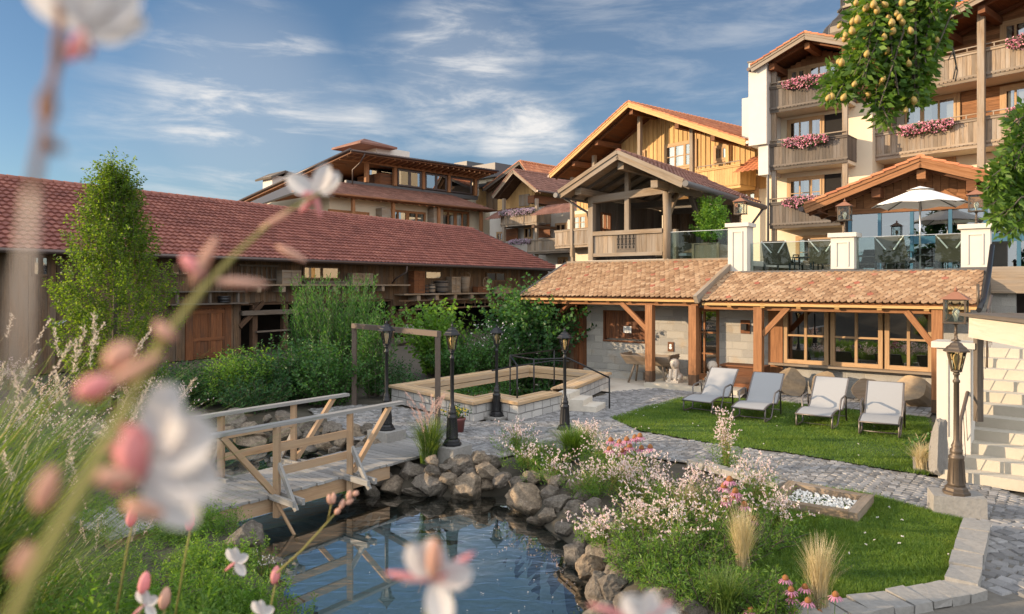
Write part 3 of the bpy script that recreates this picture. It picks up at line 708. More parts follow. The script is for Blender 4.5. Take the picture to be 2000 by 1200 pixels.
def inside(P, x, y): return float(poly_sd(np.array([x]), np.array([y]), P)[0]) < 0
def cobbles(name, P, z=.0, pitch=.125, base=True, arcs=1.0, th=0.0, cat=None, hmax=.035):
    """laid setts in shallow arcs, each a bevelled block, over a sand bed"""
    xs_ = [p[0] for p in P]; ys_ = [p[1] for p in P]; c, s = math.cos(th), math.sin(th)
    cx, cy = (min(xs_)+max(xs_))/2, (min(ys_)+max(ys_))/2; rad = math.hypot(max(xs_)-min(xs_), max(ys_)-min(ys_))/2+.4
    n = int(2*rad/pitch); I, J = np.meshgrid(np.arange(n), np.arange(n)); a = -rad+I*pitch; b = -rad+J*pitch
    per = 1.15; q = (a % per)/per-.5; b2 = b+arcs*.32*np.cos(q*math.pi)+NR.normal(size=a.shape)*.008; rot = -arcs*.32*math.pi/per*np.sin(q*math.pi)
    a = a+(J % 2)*pitch*.5*0+NR.normal(size=a.shape)*.010
    X = cx+a*c-b2*s; Y = cy+a*s+b2*c; keep = poly_sd(X, Y, P) < -.03
    X, Y, rot = X[keep], Y[keep], np.arctan(rot[keep])+th; m = len(X)
    wx = pitch*(.485+NR.uniform(-.05, .02, m)); wy = pitch*(.485+NR.uniform(-.05, .02, m)); top = hmax*NR.uniform(.65, 1.0, m)
    V_ = np.zeros((m, 8, 3))
    for k, (sx, sy) in enumerate([(-1, -1), (1, -1), (1, 1), (-1, 1)]):
        for lvl, f, hz_ in ((0, 1.0, 0), (4, .84, 1)):
            lx = sx*wx*f*NR.uniform(.9, 1.08, m); ly = sy*wy*f*NR.uniform(.9, 1.08, m)
            V_[:, k+lvl, 0] = X+lx*np.cos(rot)-ly*np.sin(rot); V_[:, k+lvl, 1] = Y+lx*np.sin(rot)+ly*np.cos(rot)
            V_[:, k+lvl, 2] = z+(top*NR.uniform(.9, 1.1, m) if hz_ else .002)
    b0 = (np.arange(m)*8)[:, None]
    Fc = np.concatenate([b0+np.array([f]) for f in [(4, 5, 6, 7), (0, 1, 5, 4), (1, 2, 6, 5), (2, 3, 7, 6), (3, 0, 4, 7)]])
    o = struct(npmesh(name, V_.reshape(-1, 3), Fc, M['cobble']))
    if base:
        mb = MB(); mb.poly([(p[0], p[1], z+.006) for p in P]); k = struct(mb.build(name+'_bed', M['joint']))
        if k.data.polygons[0].normal.z < 0: k.data.flip_normals()
        k.parent = o
    return o
def gp(L, z=0.0): return [G(x, y, z) for x, y in L]
bx, by = np.meshgrid(np.arange(min(p[0] for p in POND)-.6, max(p[0] for p in POND)+.6, .15), np.arange(min(p[1] for p in POND)-.6, max(p[1] for p in POND)+.6, .15))
bsd = poly_sd(bx, by, POND); bz_ = terrain(bx, by)+.02; kk_ = bx.shape[1]; bi = np.arange(kk_-1)[None]+np.arange(bx.shape[0]-1)[:, None]*kk_
M['bed'] = plain('pond_gravel', (.36, .42, .44), .9, 0, .35, 9, .3)
qf = np.stack([bi, bi+1, bi+kk_+1, bi+kk_], -1).reshape(-1, 4); ok_ = (bsd.ravel()[qf] < -.15).all(1)
struct(npmesh('pond_bed', np.stack([bx, by, bz_], -1).reshape(-1, 3), qf[ok_], M['bed'], smooth=True))
LAWN1 = gp([(1195, 818), (1250, 800), (1330, 778), (1480, 782), (1650, 800), (1812, 818), (1836, 880), (1812, 930), (1700, 912), (1540, 885), (1400, 868), (1250, 842)])
LAWN2 = gp([(1480, 955), (1560, 950), (1700, 972), (1836, 1008), (1893, 1022), (1872, 1080), (1868, 1138), (1780, 1150), (1660, 1172), (1500, 1190), (1380, 1130), (1400, 1010)])
PAVE = gp([(600, 800), (690, 792), (760, 792), (925, 824), (1010, 822), (1200, 765), (1290, 758), (1445, 775), (1330, 780), (1250, 803), (1198, 819), (1250, 844), (1400, 870), (1540, 887), (1700, 914), (1815, 932), (1900, 940), (2040, 985), (2040, 1055), (1895, 1018), (1700, 968), (1540, 940), (1340, 905), (1180, 880), (1000, 890), (940, 905), (850, 890), (780, 868), (690, 860)])
PAVE2 = gp([(1905, 1020), (2060, 1055), (2200, 1200), (1960, 1170), (1888, 1140), (1900, 1080)])
cobbles('cobble_path', PAVE, .0, .125, True, 1.0, math.radians(-38), hmax=.024)
cobbles('cobble_pavement', PAVE2, .0, .17, True, .6, math.radians(-70))
mb = MB(); mb.poly(gp([(1140, 712), (1480, 745), (1445, 778), (1290, 760), (1200, 767), (1010, 745), (1030, 700)], .012)); o = struct(mb.build('concrete_pavement', M['stone']))
if o.data.polygons[0].normal.z < 0: o.data.flip_normals()
cobbles('brick_paving', gp([(1450, 755), (1830, 792), (1815, 816), (1650, 798), (1480, 781)]), .0, .16, True, 0, math.radians(-37), hmax=.02)
mb = MB(); mb.poly(gp([(1640, 1190), (1880, 1150), (2100, 1180), (2300, 1400), (1500, 1400)], .004)); o = struct(mb.build('gravel_path', M['joint']))
if o.data.polygons[0].normal.z < 0: o.data.flip_normals()
def lawn(name, P, n, h, w):
    x = np.array([p[0] for p in P]); y = np.array([p[1] for p in P])
    mb = MB(); mb.poly([(p[0], p[1], .012) for p in P]); k = struct(mb.build(name, M['lawnbase']))
    if k.data.polygons[0].normal.z < 0: k.data.flip_normals()
    X = NR.uniform(x.min(), x.max(), n*2); Y = NR.uniform(y.min(), y.max(), n*2); keep = poly_sd(X, Y, P) < -.02+.10*NR.random(n*2)**2
    X, Y = X[keep], Y[keep]; m = len(X)
    hh = h*(.7+.5*NR.random(m))*(1+.5*np.sin(X*2.1)*np.sin(Y*1.7+X))
    a = NR.uniform(0, 6.28, m); s_ = w*NR.uniform(.6, 1.2, m); ln = hh*NR.uniform(.2, 1.2, m); b = NR.uniform(0, 6.28, m)
    B0 = np.stack([X-np.cos(a)*s_, Y-np.sin(a)*s_, np.full(m, .01)], 1); B1 = np.stack([X+np.cos(a)*s_, Y+np.sin(a)*s_, np.full(m, .01)], 1)
    Tp = np.stack([X+np.cos(b)*ln, Y+np.sin(b)*ln, .01+hh], 1)
    V_ = np.stack([B0, B1, Tp], 1).reshape(-1, 3); o = npmesh('grass', V_, np.arange(3*m).reshape(m, 3), M['lawn']); o['kind'] = 'stuff'
M['lawnbase'] = plain('lawn_thatch', (.045, .085, .018), .9, 0, .4, 5, .3)
lawn('lawn', LAWN1, 70000, .05, .007); lawn('lawn', LAWN2, 70000, .055, .006)
def dots(name, P, n, z, r, mt, label=None):
    x = [p[0] for p in P]; y = [p[1] for p in P]; V_ = []
    while len(V_) < n:
        a, b = R.uniform(min(x), max(x)), R.uniform(min(y), max(y))
        if inside(P, a, b): V_.append((a, b, z))
    V_ = np.repeat(np.array(V_), 4, 0); D = NR.normal(size=V_.shape)*[1, 1, .3]; q, f = leaf_quads(V_, D, r, r)
    o = npmesh(name, q, f, mt); o['kind'] = 'stuff'; return o
dots('clover_flowers', LAWN2, 26, .07, .022, M['gaurawhite']); dots('clover_flowers', LAWN1, 30, .06, .022, M['gaurawhite'])
# ---------------------------------------------------------------- barn
B = Fr(-16.45, 23.0, -56.8)
ez, rz_, rd = 4.25, 7.31, -6.0
bs0, bs1 = -5.0, B.s(1097); rb1 = B.s(925, rd)
barn = T('barn', 'long dark timber barn with a red pantile roof and open storage gallery', 'barn', B.p(16, -6, 0))
Vs = (B.p(0, rd, rz_)-B.p(0, 0, ez)); H = Vs.length
roof = tile_plane('roof', B.p(0, .05, ez), B.u, Vs, bs0, bs1, H, .27, .37, M['barntile'], barn, bs0, rb1, .048, .085)
mb = MB(); mb.slab([B.p(bs0, .0, ez-.03), B.p(bs1-.1, .0, ez-.03), B.p(rb1-.1, rd, rz_-.03), B.p(bs0, rd, rz_-.03)], .12)
mb.slab([B.p(rb1-.1, rd, rz_-.03), B.p(bs1-.1, -12, ez-.03), B.p(bs0, -12, ez-.03), B.p(bs0, rd, rz_-.03)][::1], .12)
mb.build('roof_deck', M['darkwood'], roof)
ridge_caps('ridge_tile', B.p(bs0, rd, rz_+.04), B.p(rb1, rd, rz_+.04), M['barntile'], roof, .13, .42)
mb = MB(); mb.beam(B.p(bs1+.02, .05, ez+.03), B.p(rb1+.02, rd, rz_+.05), .14, .16); mb.build('verge_flashing', M['zinc'], roof)
mb = MB(); mb.tube([B.p(bs0, .13, ez-.03), B.p(bs1, .13, ez-.03)], .085, 10); mb.tube([B.p(B.s(795, .13), .13, ez-.05), B.p(B.s(795, .13), .10, ez-.45), B.p(B.s(785, .1), -.35, ez-.8), B.p(B.s(770, -.6), -.75, ez-1.05)], .05, 8)
mb.build('gutter', M['gutter'], barn)
wd = -1.0
def bs(px, d=wd): return B.s(px, d)
# loft wall of upright planks, ground floor of posts and dark bays
mb = MB(); boards(mb, B, bs0, bs(467), wd-.05, wd, .0, ez+.45, .30, .012, .012); boards(mb, B, bs(467), bs(768), wd-.05, wd, 2.35, ez+.45, .28, .012, .012, .06); boards(mb, B, bs(768), bs1-.3, wd-.05, wd, 1.95, ez+.45, .3, .012, .012, .05)
mb.build('plank_wall', M['barnwood'], barn)
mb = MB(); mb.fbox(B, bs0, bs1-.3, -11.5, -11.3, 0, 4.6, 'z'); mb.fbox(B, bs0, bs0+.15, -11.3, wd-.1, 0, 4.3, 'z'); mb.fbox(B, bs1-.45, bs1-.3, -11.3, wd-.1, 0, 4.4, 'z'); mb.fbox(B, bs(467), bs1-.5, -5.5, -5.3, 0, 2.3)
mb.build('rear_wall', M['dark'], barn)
mb = MB(); mb.fbox(B, bs0+.2, bs1-.5, -11.2, wd-.06, 2.2, 2.32); mb.build('loft_floor', M['darkwood'], barn)
mb = MB()
for px in (467, 500, 560, 650, 768, 870, 985, 1070):
    s = bs(px); mb2 = MB(); mb2.fbox(B, s-.13, s+.13, wd-.30, wd-.06, 0, 2.34, 'z'); mb2.build('post', M['darkwood'], barn)
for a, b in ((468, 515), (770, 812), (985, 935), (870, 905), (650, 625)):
    q = MB(); q.beam(B.p(bs(a), wd-.03, 1.25), B.p(bs(b), wd-.03, 2.32), .14, .2); q.build('brace', M['darkwood'], barn)
sh = MB(); sh.fbox(B, bs(440), bs(782), wd+.006, wd+.75, 3.06, 3.13); sh.build('gallery_shelf', M['oldwood'], barn)
sh = MB(); sh.fbox(B, bs(770), bs(1085), wd+.006, wd+.75, 2.53, 2.61); sh.build('gallery_shelf', M['oldwood'], barn)
for px in (487, 535, 585, 635, 680, 730): q = MB(); q.fbox(B, bs(px)-.1, bs(px)+.1, wd+.006, wd+.7, 2.78, 3.055, 'd', .01); q.build('bracket', M['oldwood'], barn)
for px in (800, 836, 872, 905, 938, 968, 1000, 1030, 1060): q = MB(); q.fbox(B, bs(px)-.14, bs(px)+.14, wd+.006, wd+.7, 2.22, 2.525, 'd', .01); q.build('bracket', M['oldwood'], barn)
q = MB(); q.fbox(B, bs(320), bs(470), wd+.006, wd+.55, 2.28, 2.34); q.fbox(B, bs(325), bs(465), wd+.006, wd+.5, 2.80, 2.85); q.fbox(B, bs(470), bs(640), wd-.3, wd+.12, 1.75, 1.95)
for px in (336, 400, 455): q.fbox(B, bs(px)-.05, bs(px)+.05, wd+.3, wd+.4, 2.345, 2.795, 'z')
q.fbox(B, bs(500), bs(645), wd-.1, wd+.1, .95, 1.02); q.build('side_shelf', M['greywood'], barn)
for a, b, c, e in ((590, 661, 521, 546), (795, 861, 529, 546), (948, 985, 532, 550), (330, 372, 513, 538), (60, 95, 500, 540)):
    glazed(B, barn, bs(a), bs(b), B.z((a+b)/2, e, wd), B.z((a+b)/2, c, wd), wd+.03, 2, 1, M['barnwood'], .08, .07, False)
d0, d1 = bs(374), bs(437); q = MB()
q.fbox(B, d0-.3, d0, wd+.013, wd+.10, 0, 2.12, 'z'); q.fbox(B, d1, d1+.3, wd+.013, wd+.10, 0, 2.12, 'z'); q.fbox(B, d0-.3, d1+.3, wd+.013, wd+.11, 2.125, 2.3)
dr = q.build('door', M['redwood'], barn); q = MB(); boards(q, B, d0+.01, d1-.01, wd+.013, wd+.05, .02, 2.1, .4)
for z in (.1, .75, 1.9): q.fbox(B, d0+.02, d1-.02, wd+.055, wd+.085, z, z+.14)
for t in (0, .46, .92): q.fbox(B, d0+.02+t*(d1-d0), d0+.02+t*(d1-d0)+.13, wd+.055, wd+.082, .1, 2.0, 'z')
q.build('door_leaf', M['redwood'], dr)
# what stands and hangs on the gallery
def ladder(F, s0, s1, d, z, h, n, label, mt):
    t = MB(); t.beam(F.p(s0, d, z), F.p(s1, d, z), .06, .08); t.beam(F.p(s0, d, z+h), F.p(s1, d, z+h), .06, .08)
    for i in range(n): x = s0+(s1-s0)*(i+.5)/n; t.beam(F.p(x, d, z), F.p(x, d, z+h), .04, .04)
    return tag(t.build('wooden_ladder', mt), label, 'ladder')
ladder(B, bs(765), bs(1090), wd+.5, 1.72, .5, 17, 'long dark wooden ladder hung sideways under the lower barn gallery', M['barnwood'])
ladder(B, bs(463), bs(540), wd+.15, 3.35, .62, 8, 'short pale ladder leaning sideways on the upper barn gallery', M['greywood'])
def crate(px0, px1, y0, z, label, mt, parts=2):
    s0, s1 = bs(px0, wd+.3), bs(px1, wd+.3); h = B.z((px0+px1)/2, y0, wd+.3)-z; t = T('wooden_crate', label, 'crate', B.p((s0+s1)/2, wd+.3, z))
    q = MB(); q.fbox(B, s0, s1, wd+.1, wd+.5, z+.01, z+h); q.build('box', mt, t)
    q = MB()
    for k in range(parts+1):
        zz = z+.02+(h-.1)*k/parts; q.fbox(B, s0-.01, s1+.01, wd+.502, wd+.53, zz, zz+.06)
    for k in (0, .47, .94): q.fbox(B, s0+(s1-s0)*k, s0+(s1-s0)*(k+.06), wd+.502, wd+.525, z+.02, z+h, 'z')
    q.build('slat', mt, t)
crate(803, 824, 530, 2.61, 'tall reddish crate stack beside the downpipe end', M['redwood'], 3); crate(877, 894, 541, 2.61, 'upright grey crate standing next to the wicker basket', M['oldwood'], 2)
crate(928, 947, 560, 2.61, 'low dark chest on the gallery by the spinning wheel', M['redwood'], 1)
crate(545, 582, 528, 3.11, 'square wooden cupboard under the roof beside the short ladder', M['oldwood'], 2); crate(683, 722, 534, 3.11, 'brown box seat on the upper gallery below the eaves', M['oldwood'], 2)
crate(596, 676, 549, 3.11, 'long low trough box under the wide gallery window', M['greywood'], 1)
def barrel(px, z, r, h, label, mt, n=3):
    c = B.p(bs(px, wd+.35), wd+.35, z); t = T('wooden_tub', label, 'tub', c); q = MB(); q.lathe([(r*.9, 0), (r, h*.3), (r*1.02, h*.6), (r*.95, h), (r*.8, h)], c, 12); q.build('staves', mt, t)
    q = MB()
    for k in range(n): zz = h*(.12+.76*k/(n-1)); q.lathe([(r*1.05, zz-.03), (r*1.05, zz+.03)], c, 12)
    q.build('hoop', M['iron'], t)
barrel(862, 2.61, .42, .75, 'wide grey hooped tub under the small gallery window', M['greywood']); barrel(843, 2.61, .22, .55, 'narrow wooden churn next to the hooped tub', M['oldwood']); barrel(832, 2.61, .18, .5, 'small dark bucket between crate and churn', M['darkwood'])
barrel(438, 2.35, .26, .28, 'dark round pan on the low shelf above the panelled door', M['iron'])
c = B.p(bs(907, wd+.35), wd+.35, 2.62); t = T('wicker_basket', 'tall wicker back basket with an arched handle on the gallery', 'basket', c)
q = MB(); q.lathe([(.28, 0), (.33, .5), (.38, 1.0), (.36, 1.0), (.26, .03)], c, 14); q.build('basket_body', M['oldwood'], t); q = MB(); q.tube([c+V3((.36*math.cos(a), .1, 1.0+.33*math.sin(a))) for a in np.linspace(0, math.pi, 9)], .025, 6); q.build('handle', M['oldwood'], t)
c = B.p(bs(950, wd+.45), wd+.45, 2.62); t = T('spinning_wheel', 'small wooden spinning wheel on the barn gallery', 'spinning wheel', c); q = MB()
q.tube([c+B.u*.36*math.cos(a)+V3((0, 0, .62+.36*math.sin(a))) for a in np.linspace(0, 2*math.pi, 17)], .03, 6, False)
for a in range(6): q.beam(c+V3((0, 0, .62)), c+B.u*.36*math.cos(a*1.047)+V3((0, 0, .62+.36*math.sin(a*1.047))), .025, .025)
q.build('wheel', M['oldwood'], t); q = MB(); q.beam(c-B.u*.5+V3((0, 0, .25)), c+B.u*.4+V3((0, 0, .35)), .12, .06); 
for a in (-.4, .3): q.beam(c+B.u*a+V3((0, 0, .3)), c+B.u*a*1.2+V3((0, 0, 0)), .05, .05)
q.build('stand', M['oldwood'], t)
c = B.p(bs(985, wd+.45), wd+.45, 2.66); t = T('old_sled', 'long carved wooden sled lying at the gallery end', 'sled', c); q = MB()
q.beam(c-B.u*1.2, c-B.u*.5+V3((0, 0, .12)), .35, .3, w1=.4, h1=.5); q.beam(c-B.u*.49+V3((0, 0, .12)), c+B.u*1.5, .4, .5, w1=.3, h1=.25); q.build('sled_body', M['oldwood'], t)
# table with a striped cloth in the open bay
c = B.p(bs(806, -2.0), -2.0, 0); t = T('small_table', 'small red table under a striped cloth in the open barn', 'table', c); q = MB(); q.box(c+V3((0, 0, .68)), 1.1, .7, .05); q.build('table_top', M['redwood'], t)
for a in (-.45, .45):
    for b in (-.28, .28): q = MB(); q.beam(c+V3((a, b, 0)), c+V3((a, b, .68)), .06, .06); q.build('leg', M['redwood'], t)
q = MB(); q.box(c+V3((0, -.02, .74)), 1.0, .74, .012); q.box(c+V3((0, -.40, .45)), 1.0, .012, .285); q.box(c+V3((0, .36, .45)), 1.0, .012, .285); tag(q.build('cloth', M['curtain']), 'striped pale cloth hanging over the small red table', 'cloth')
c = B.p(bs(795, -3.2), -3.2, 0); t = T('wooden_settle', 'reddish high-backed settle in the dark barn bay', 'bench', c); q = MB(); q.box(c+V3((0, 0, .4)), 1.4, .6, .1, .5); q.build('seat', M['redwood'], t); q = MB(); q.box(c+V3((-.1, .35, .5)), 1.4, .1, 1.1, .5); q.build('backrest', M['redwood'], t); q = MB(); q.box(c, 1.3, .5, .395, .5); q.build('base', M['redwood'], t)
mb = MB(); mb.tube([B.p(bs(770, 1.2), 1.2, .18), B.p(bs(850, 1.2), 1.2, .18)], .18, 10); tag(mb.build('tree_log', M['greywood']), 'bleached round log lying in front of the open barn', 'log')

# ---------------------------------------------------------------- lodge
L = Fr(10.9, 18.5, 37.0)
ls, lz = L.s, L.z
sL, sR = ls(1072), ls(1845)
lodge = T('lodge', 'granite and timber garden lodge under two clay tile canopies', 'lodge', L.p((sL+sR)/2, -2, 0))
dA, dB_ = ls(1362), ls(1405); w0, w1 = ls(1530), ls(1822); h0, h1 = ls(1178), ls(1262)
wz0, wz1 = .85, 2.42
def wallgrid(mb, F, s0, s1, z0, z1, d0, d1, holes):
    S = sorted({s0, s1, *[h[0] for h in holes], *[h[1] for h in holes]}); Z = sorted({z0, z1, *[h[2] for h in holes], *[h[3] for h in holes]})
    for i in range(len(S)-1):
        for j in range(len(Z)-1):
            cs, cz = (S[i]+S[i+1])/2, (Z[j]+Z[j+1])/2
            if any(h[0] < cs < h[1] and h[2] < cz < h[3] for h in holes): continue
            mb.fbox(F, S[i], S[i+1], d0, d1, Z[j], Z[j+1], 'wall')
mb = MB(); wallgrid(mb, L, ls(1146), sR+1.5, 0, 3.38, -.4, 0, [(h0, h1, 1.25, 2.25), (dA, dB_, .15, 2.4), (w0, w1, wz0, wz1)])
mb.fbox(L, ls(1146), ls(1262), .004, .22, 0, .26, 'wall'); mb.build('stone_wall', M['granite'], lodge)
mb = MB(); boards(mb, L, sL, ls(1146)-.01, -.2, -.06, 0, 3.4, .2); 
for i in range(9): mb.fbox(L, sL-.35, sL-.01, -.4, .02, i*.32, i*.32+.29, 'l', .02)
mb.build('timber_wall', M['redwood'], lodge)
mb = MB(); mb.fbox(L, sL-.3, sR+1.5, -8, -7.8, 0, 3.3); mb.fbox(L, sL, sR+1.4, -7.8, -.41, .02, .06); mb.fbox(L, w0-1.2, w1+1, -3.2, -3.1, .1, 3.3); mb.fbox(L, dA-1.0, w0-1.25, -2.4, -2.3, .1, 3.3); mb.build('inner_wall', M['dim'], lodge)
# boarded door on the timber part
a, b = ls(1097), ls(1122); q = MB(); boards(q, L, a, b, -.05, .02, .05, 2.15, .18); q.fbox(L, a, b, .025, .05, 1.75, 1.87); q.fbox(L, a, b, .025, .05, .4, .5); dr = q.build('door', M['barnwood'], lodge)
q = MB(); q.fbox(L, a+.05, a+.12, .052, .09, 1.0, 1.18, 'z'); q.build('handle', M['iron'], dr)
q = MB(); q.fbox(L, a-.16, a-.005, -.05, .06, 0, 2.3, 'z'); q.fbox(L, b+.005, b+.16, -.05, .06, 0, 2.3, 'z'); q.fbox(L, a-.16, b+.16, -.05, .065, 2.302, 2.45); q.build('door_frame', M['redwood'], lodge)
q = MB(); boards(q, L, h0+.05, h1-.05, -.16, -.11, 1.30, 2.2, .13); q.fbox(L, h0, h1, -.2, .03, 1.19, 1.248); q.fbox(L, h0, h1, -.2, .01, 2.2, 2.248); q.fbox(L, h0, h0+.048, -.2, .01, 1.25, 2.2, 'z'); q.fbox(L, h1-.048, h1, -.2, .01, 1.25, 2.2, 'z')
q.build('shutter', M['redwood'], lodge, 'closed red brown board shutter')
# glazed door
q = MB(); q.fbox(L, dA-.28, dA-.004, -.1, .05, .15, 2.55, 'z'); q.build('door_post', M['redwood'], lodge)
q = MB(); q.fbox(L, dA, dA+.09, -.2, -.05, .15, 2.4, 'z'); q.fbox(L, dB_-.12, dB_, -.2, -.05, .15, 2.4, 'z'); q.fbox(L, dA+.09, dB_-.12, -.2, -.053, .15, .35); q.fbox(L, dA+.09, dB_-.12, -.2, -.053, 2.28, 2.4)
for z in (.95, 1.6): q.fbox(L, dA+.09, dB_-.12, -.15, -.06, z, z+.05)
q.fbox(L, (dA+dB_)/2-.18, (dA+dB_)/2-.13, -.15, -.056, .35, 2.28, 'z'); dr = q.build('glass_door', M['orangewood'], lodge)
q = MB(); q.poly([L.p(dA+.05, -.1, .3), L.p(dB_-.05, -.1, .3), L.p(dB_-.05, -.1, 2.35), L.p(dA+.05, -.1, 2.35)]); q.build('pane', M['glass'], dr)
# three windows
q = MB(); q.fbox(L, w0-.35, w1+.1, -.1, .26, wz0-.06, wz0-.004); q.build('sill', M['oldwood'], lodge)
q = MB(); q.fbox(L, w0-.5, w1+.2, .004, .10, wz1+.005, wz1+.28); q.build('lintel', M['oldwood'], lodge)
for a, b in ((1530, 1618), (1622, 1724), (1728, 1822)):
    a, b = ls(a), ls(b); t = .11; f = MB()
    f.fbox(L, a, a+t, -.15, .02, wz0, wz1, 'z'); f.fbox(L, b-t, b, -.15, .02, wz0, wz1, 'z'); f.fbox(L, a+t, b-t, -.15, .017, wz0, wz0+t); f.fbox(L, a+t, b-t, -.15, .017, wz1-t*.8, wz1)
    f.fbox(L, (a+b)/2-.035, (a+b)/2+.035, -.1, .01, wz0+t, wz1-t*.8, 'z'); zz = (wz0+wz1)/2+.02; f.fbox(L, a+t, b-t, -.1, .006, zz-.025, zz+.025)
    o = f.build('window', M['framewood'], lodge); f = MB(); f.poly([L.p(a+.05, -.05, wz0+.05), L.p(b-.05, -.05, wz0+.05), L.p(b-.05, -.05, wz1-.05), L.p(a+.05, -.05, wz1-.05)]); f.build('pane', M['glass'], o)
q = MB(); q.fbox(L, w0-.42, w0-.01, -.1, .045, wz0-.3, wz1+.0, 'z'); q.build('window_post', M['orangewood'], lodge)
# left canopy
ez1, ez2 = 2.70, 2.62; tz1, tz2 = 3.84, 3.44
e0, e1 = ls(1016, 1.5), ls(1358, 1.5); t0, t1 = ls(1108, -.6), ls(1438, -.6)
Vs = L.p(0, -.6, tz1)-L.p(0, 1.5, ez1)
r1 = flat_tiles('roof', L.p(0, 1.5, ez1+.03), L.u, Vs, e0, e1, Vs.length, M['plaintile'], lodge, .165, .125, t0, t1)
q = MB(); q.slab([L.p(e0, 1.46, ez1), L.p(e1, 1.46, ez1), L.p(t1, -.6, tz1), L.p(t0, -.6, tz1)], .05); q.build('roof_deck', M['redwood'], r1)
q = MB(); q.beam(L.p(e1+.06, 1.62, ez1-.02), L.p(t1+.06, -.75, tz1+.10), .13, .24); q.build('verge_board', M['oldwood'], r1)
q = MB(); q.beam(L.p(e0-.05, 1.55, ez1+.03), L.p(t0-.05, -.62, tz1+.05), .12, .07); q.build('verge_flashing', M['zinc'], r1)
q = MB(); q.fbox(L, e0, e1, 1.44, 1.475, ez1-.10, ez1-.03); q.build('eave_board', M['goldwood'], r1)
q = MB(); q.fbox(L, t0, t1, -.72, -.55, tz1+.03, tz1+.11); q.build('top_board', M['oldwood'], r1)
for px in (1060, 1105, 1145, 1187, 1230, 1282, 1337):
    s = ls(px, 1.4); q = MB(); q.beam(L.p(s, 1.43, ez1-.10), L.p(s, -.02, ez1+.68), .11, .12); q.build('rafter', M['orangewood'], lodge)
# right canopy
f0, f1 = ls(1364, 1.5), ls(1912, 1.5); g0, g1 = ls(1438, 0), ls(1922, 0)
Vs2 = L.p(0, -.02, tz2)-L.p(0, 1.5, ez2)
r2 = flat_tiles('roof', L.p(0, 1.5, ez2+.03), L.u, Vs2, f0+.1, f1, Vs2.length, M['plaintile'], lodge, .165, .12, f0+.1, g1)
q = MB(); q.slab([L.p(f0, 1.46, ez2), L.p(f1, 1.46, ez2), L.p(g1, -.02, tz2), L.p(f0, -.02, tz2)], .05); q.build('roof_deck', M['redwood'], r2)
q = MB(); q.fbox(L, f0+.1, f1, 1.44, 1.475, ez2-.10, ez2-.03); q.build('eave_board', M['goldwood'], r2)
for px in (1425, 1490, 1560, 1635, 1718, 1810, 1890):
    s = ls(px, 1.4); q = MB(); q.beam(L.p(s, 1.46, ez2-.10), L.p(s, .0, ez2+.62), .11, .12); q.build('rafter', M['goldwood'], lodge)
q = MB(); q.beam(L.p(e0+.3, 1.25, ez1-.14), L.p(e1, 1.25, ez1-.14), .14, .16); q.beam(L.p(f0+.1, 1.25, ez2-.14), L.p(f1-.3, 1.25, ez2-.14), .14, .16); q.build('eave_beam', M['orangewood'], lodge)
for px, zb in ((1270, .12), (1355, .12), (1482, .02), (1831, .02)):
    s = ls(px, 1.3); q = MB(); q.fbox(L, s-.115, s+.115, 1.19, 1.42, zb, 2.50, 'z'); q.build('post', M['orangewood'], lodge); q = MB(); q.fbox(L, s-.118, s+.118, 1.187, 1.423, zb, zb+R.uniform(.22, .4), 'z'); q.build('post_foot', M['darkwood'], lodge)
def lbr(pa, za, pb, zb, d=1.3): q = MB(); q.beam(L.p(ls(pa, d), d, za), L.p(ls(pb, d), d, zb), .11, .14); q.build('brace', M['orangewood'], lodge)
lbr(1264, 1.75, 1214, 2.55); lbr(1489, 1.72, 1540, 2.5); lbr(1825, 1.6, 1770, 2.45)
q = MB(); q.beam(L.p(ls(1078, .1), .1, 1.75), L.p(ls(1112, 1.2), 1.2, 2.5), .12, .14); q.build('brace', M['redwood'], lodge)
q = MB(); q.prism([L.p(ls(1258, 1.6), 1.6, 0)[:2], L.p(ls(1440, 1.6), 1.6, 0)[:2], L.p(ls(1440, 1.6), .01, 0)[:2], L.p(ls(1258, 1.6), .01, 0)[:2]], .012, .15); q.build('porch_step', M['concrete'], lodge)
# plaque, notice and wall lamp
q = MB(); q.fbox(L, ls(1305), ls(1316), .003, .03, .98, 1.28, 'z'); q = q.build('plaque', M['redwood']); tag(q, 'small wooden plaque with a pale figure beside the lodge door', 'plaque')
k = MB(); c = L.p(ls(1310.5), .031, 1.05)
for zz, r in ((.05, .05), (.13, .04)): k.tube([c+V3((0, 0, zz)), c+V3((0, 0, zz))+L.n*.012], r, 10)
k.build('figure', M['paper'], q)
q = MB(); q.fbox(L, ls(1217.5, -.1), ls(1233, -.1), -.105, -.098, 1.50, 1.72); q = q.build('notice', M['paper']); tag(q, 'white paper notice pinned to the closed shutter', 'notice')
k = MB()
for i in range(6):
    a = .3 if i == 0 else R.uniform(.05, .18); k.fbox(L, ls(1219, -.1)+(a*.12 if i else .08), ls(1231.5, -.1)-R.uniform(.0, .06), -.0975, -.0955, 1.68-i*.028, 1.688-i*.028)
k.build('lettering', M['ink'], q)
t = T('wall_lamp', 'black square wall lamp on a wooden board beside the porch', 'lamp', L.p(ls(1456), .03, 1.7)); s = ls(1456)
q = MB(); q.fbox(L, s-.14, s+.14, .003, .03, 1.65, 2.05, 'z'); q.build('backboard', M['redwood'], t); q = MB(); q.fbox(L, s-.09, s+.07, .032, .14, 1.76, 1.94, 'z'); q.build('lamp_housing', M['iron'], t)

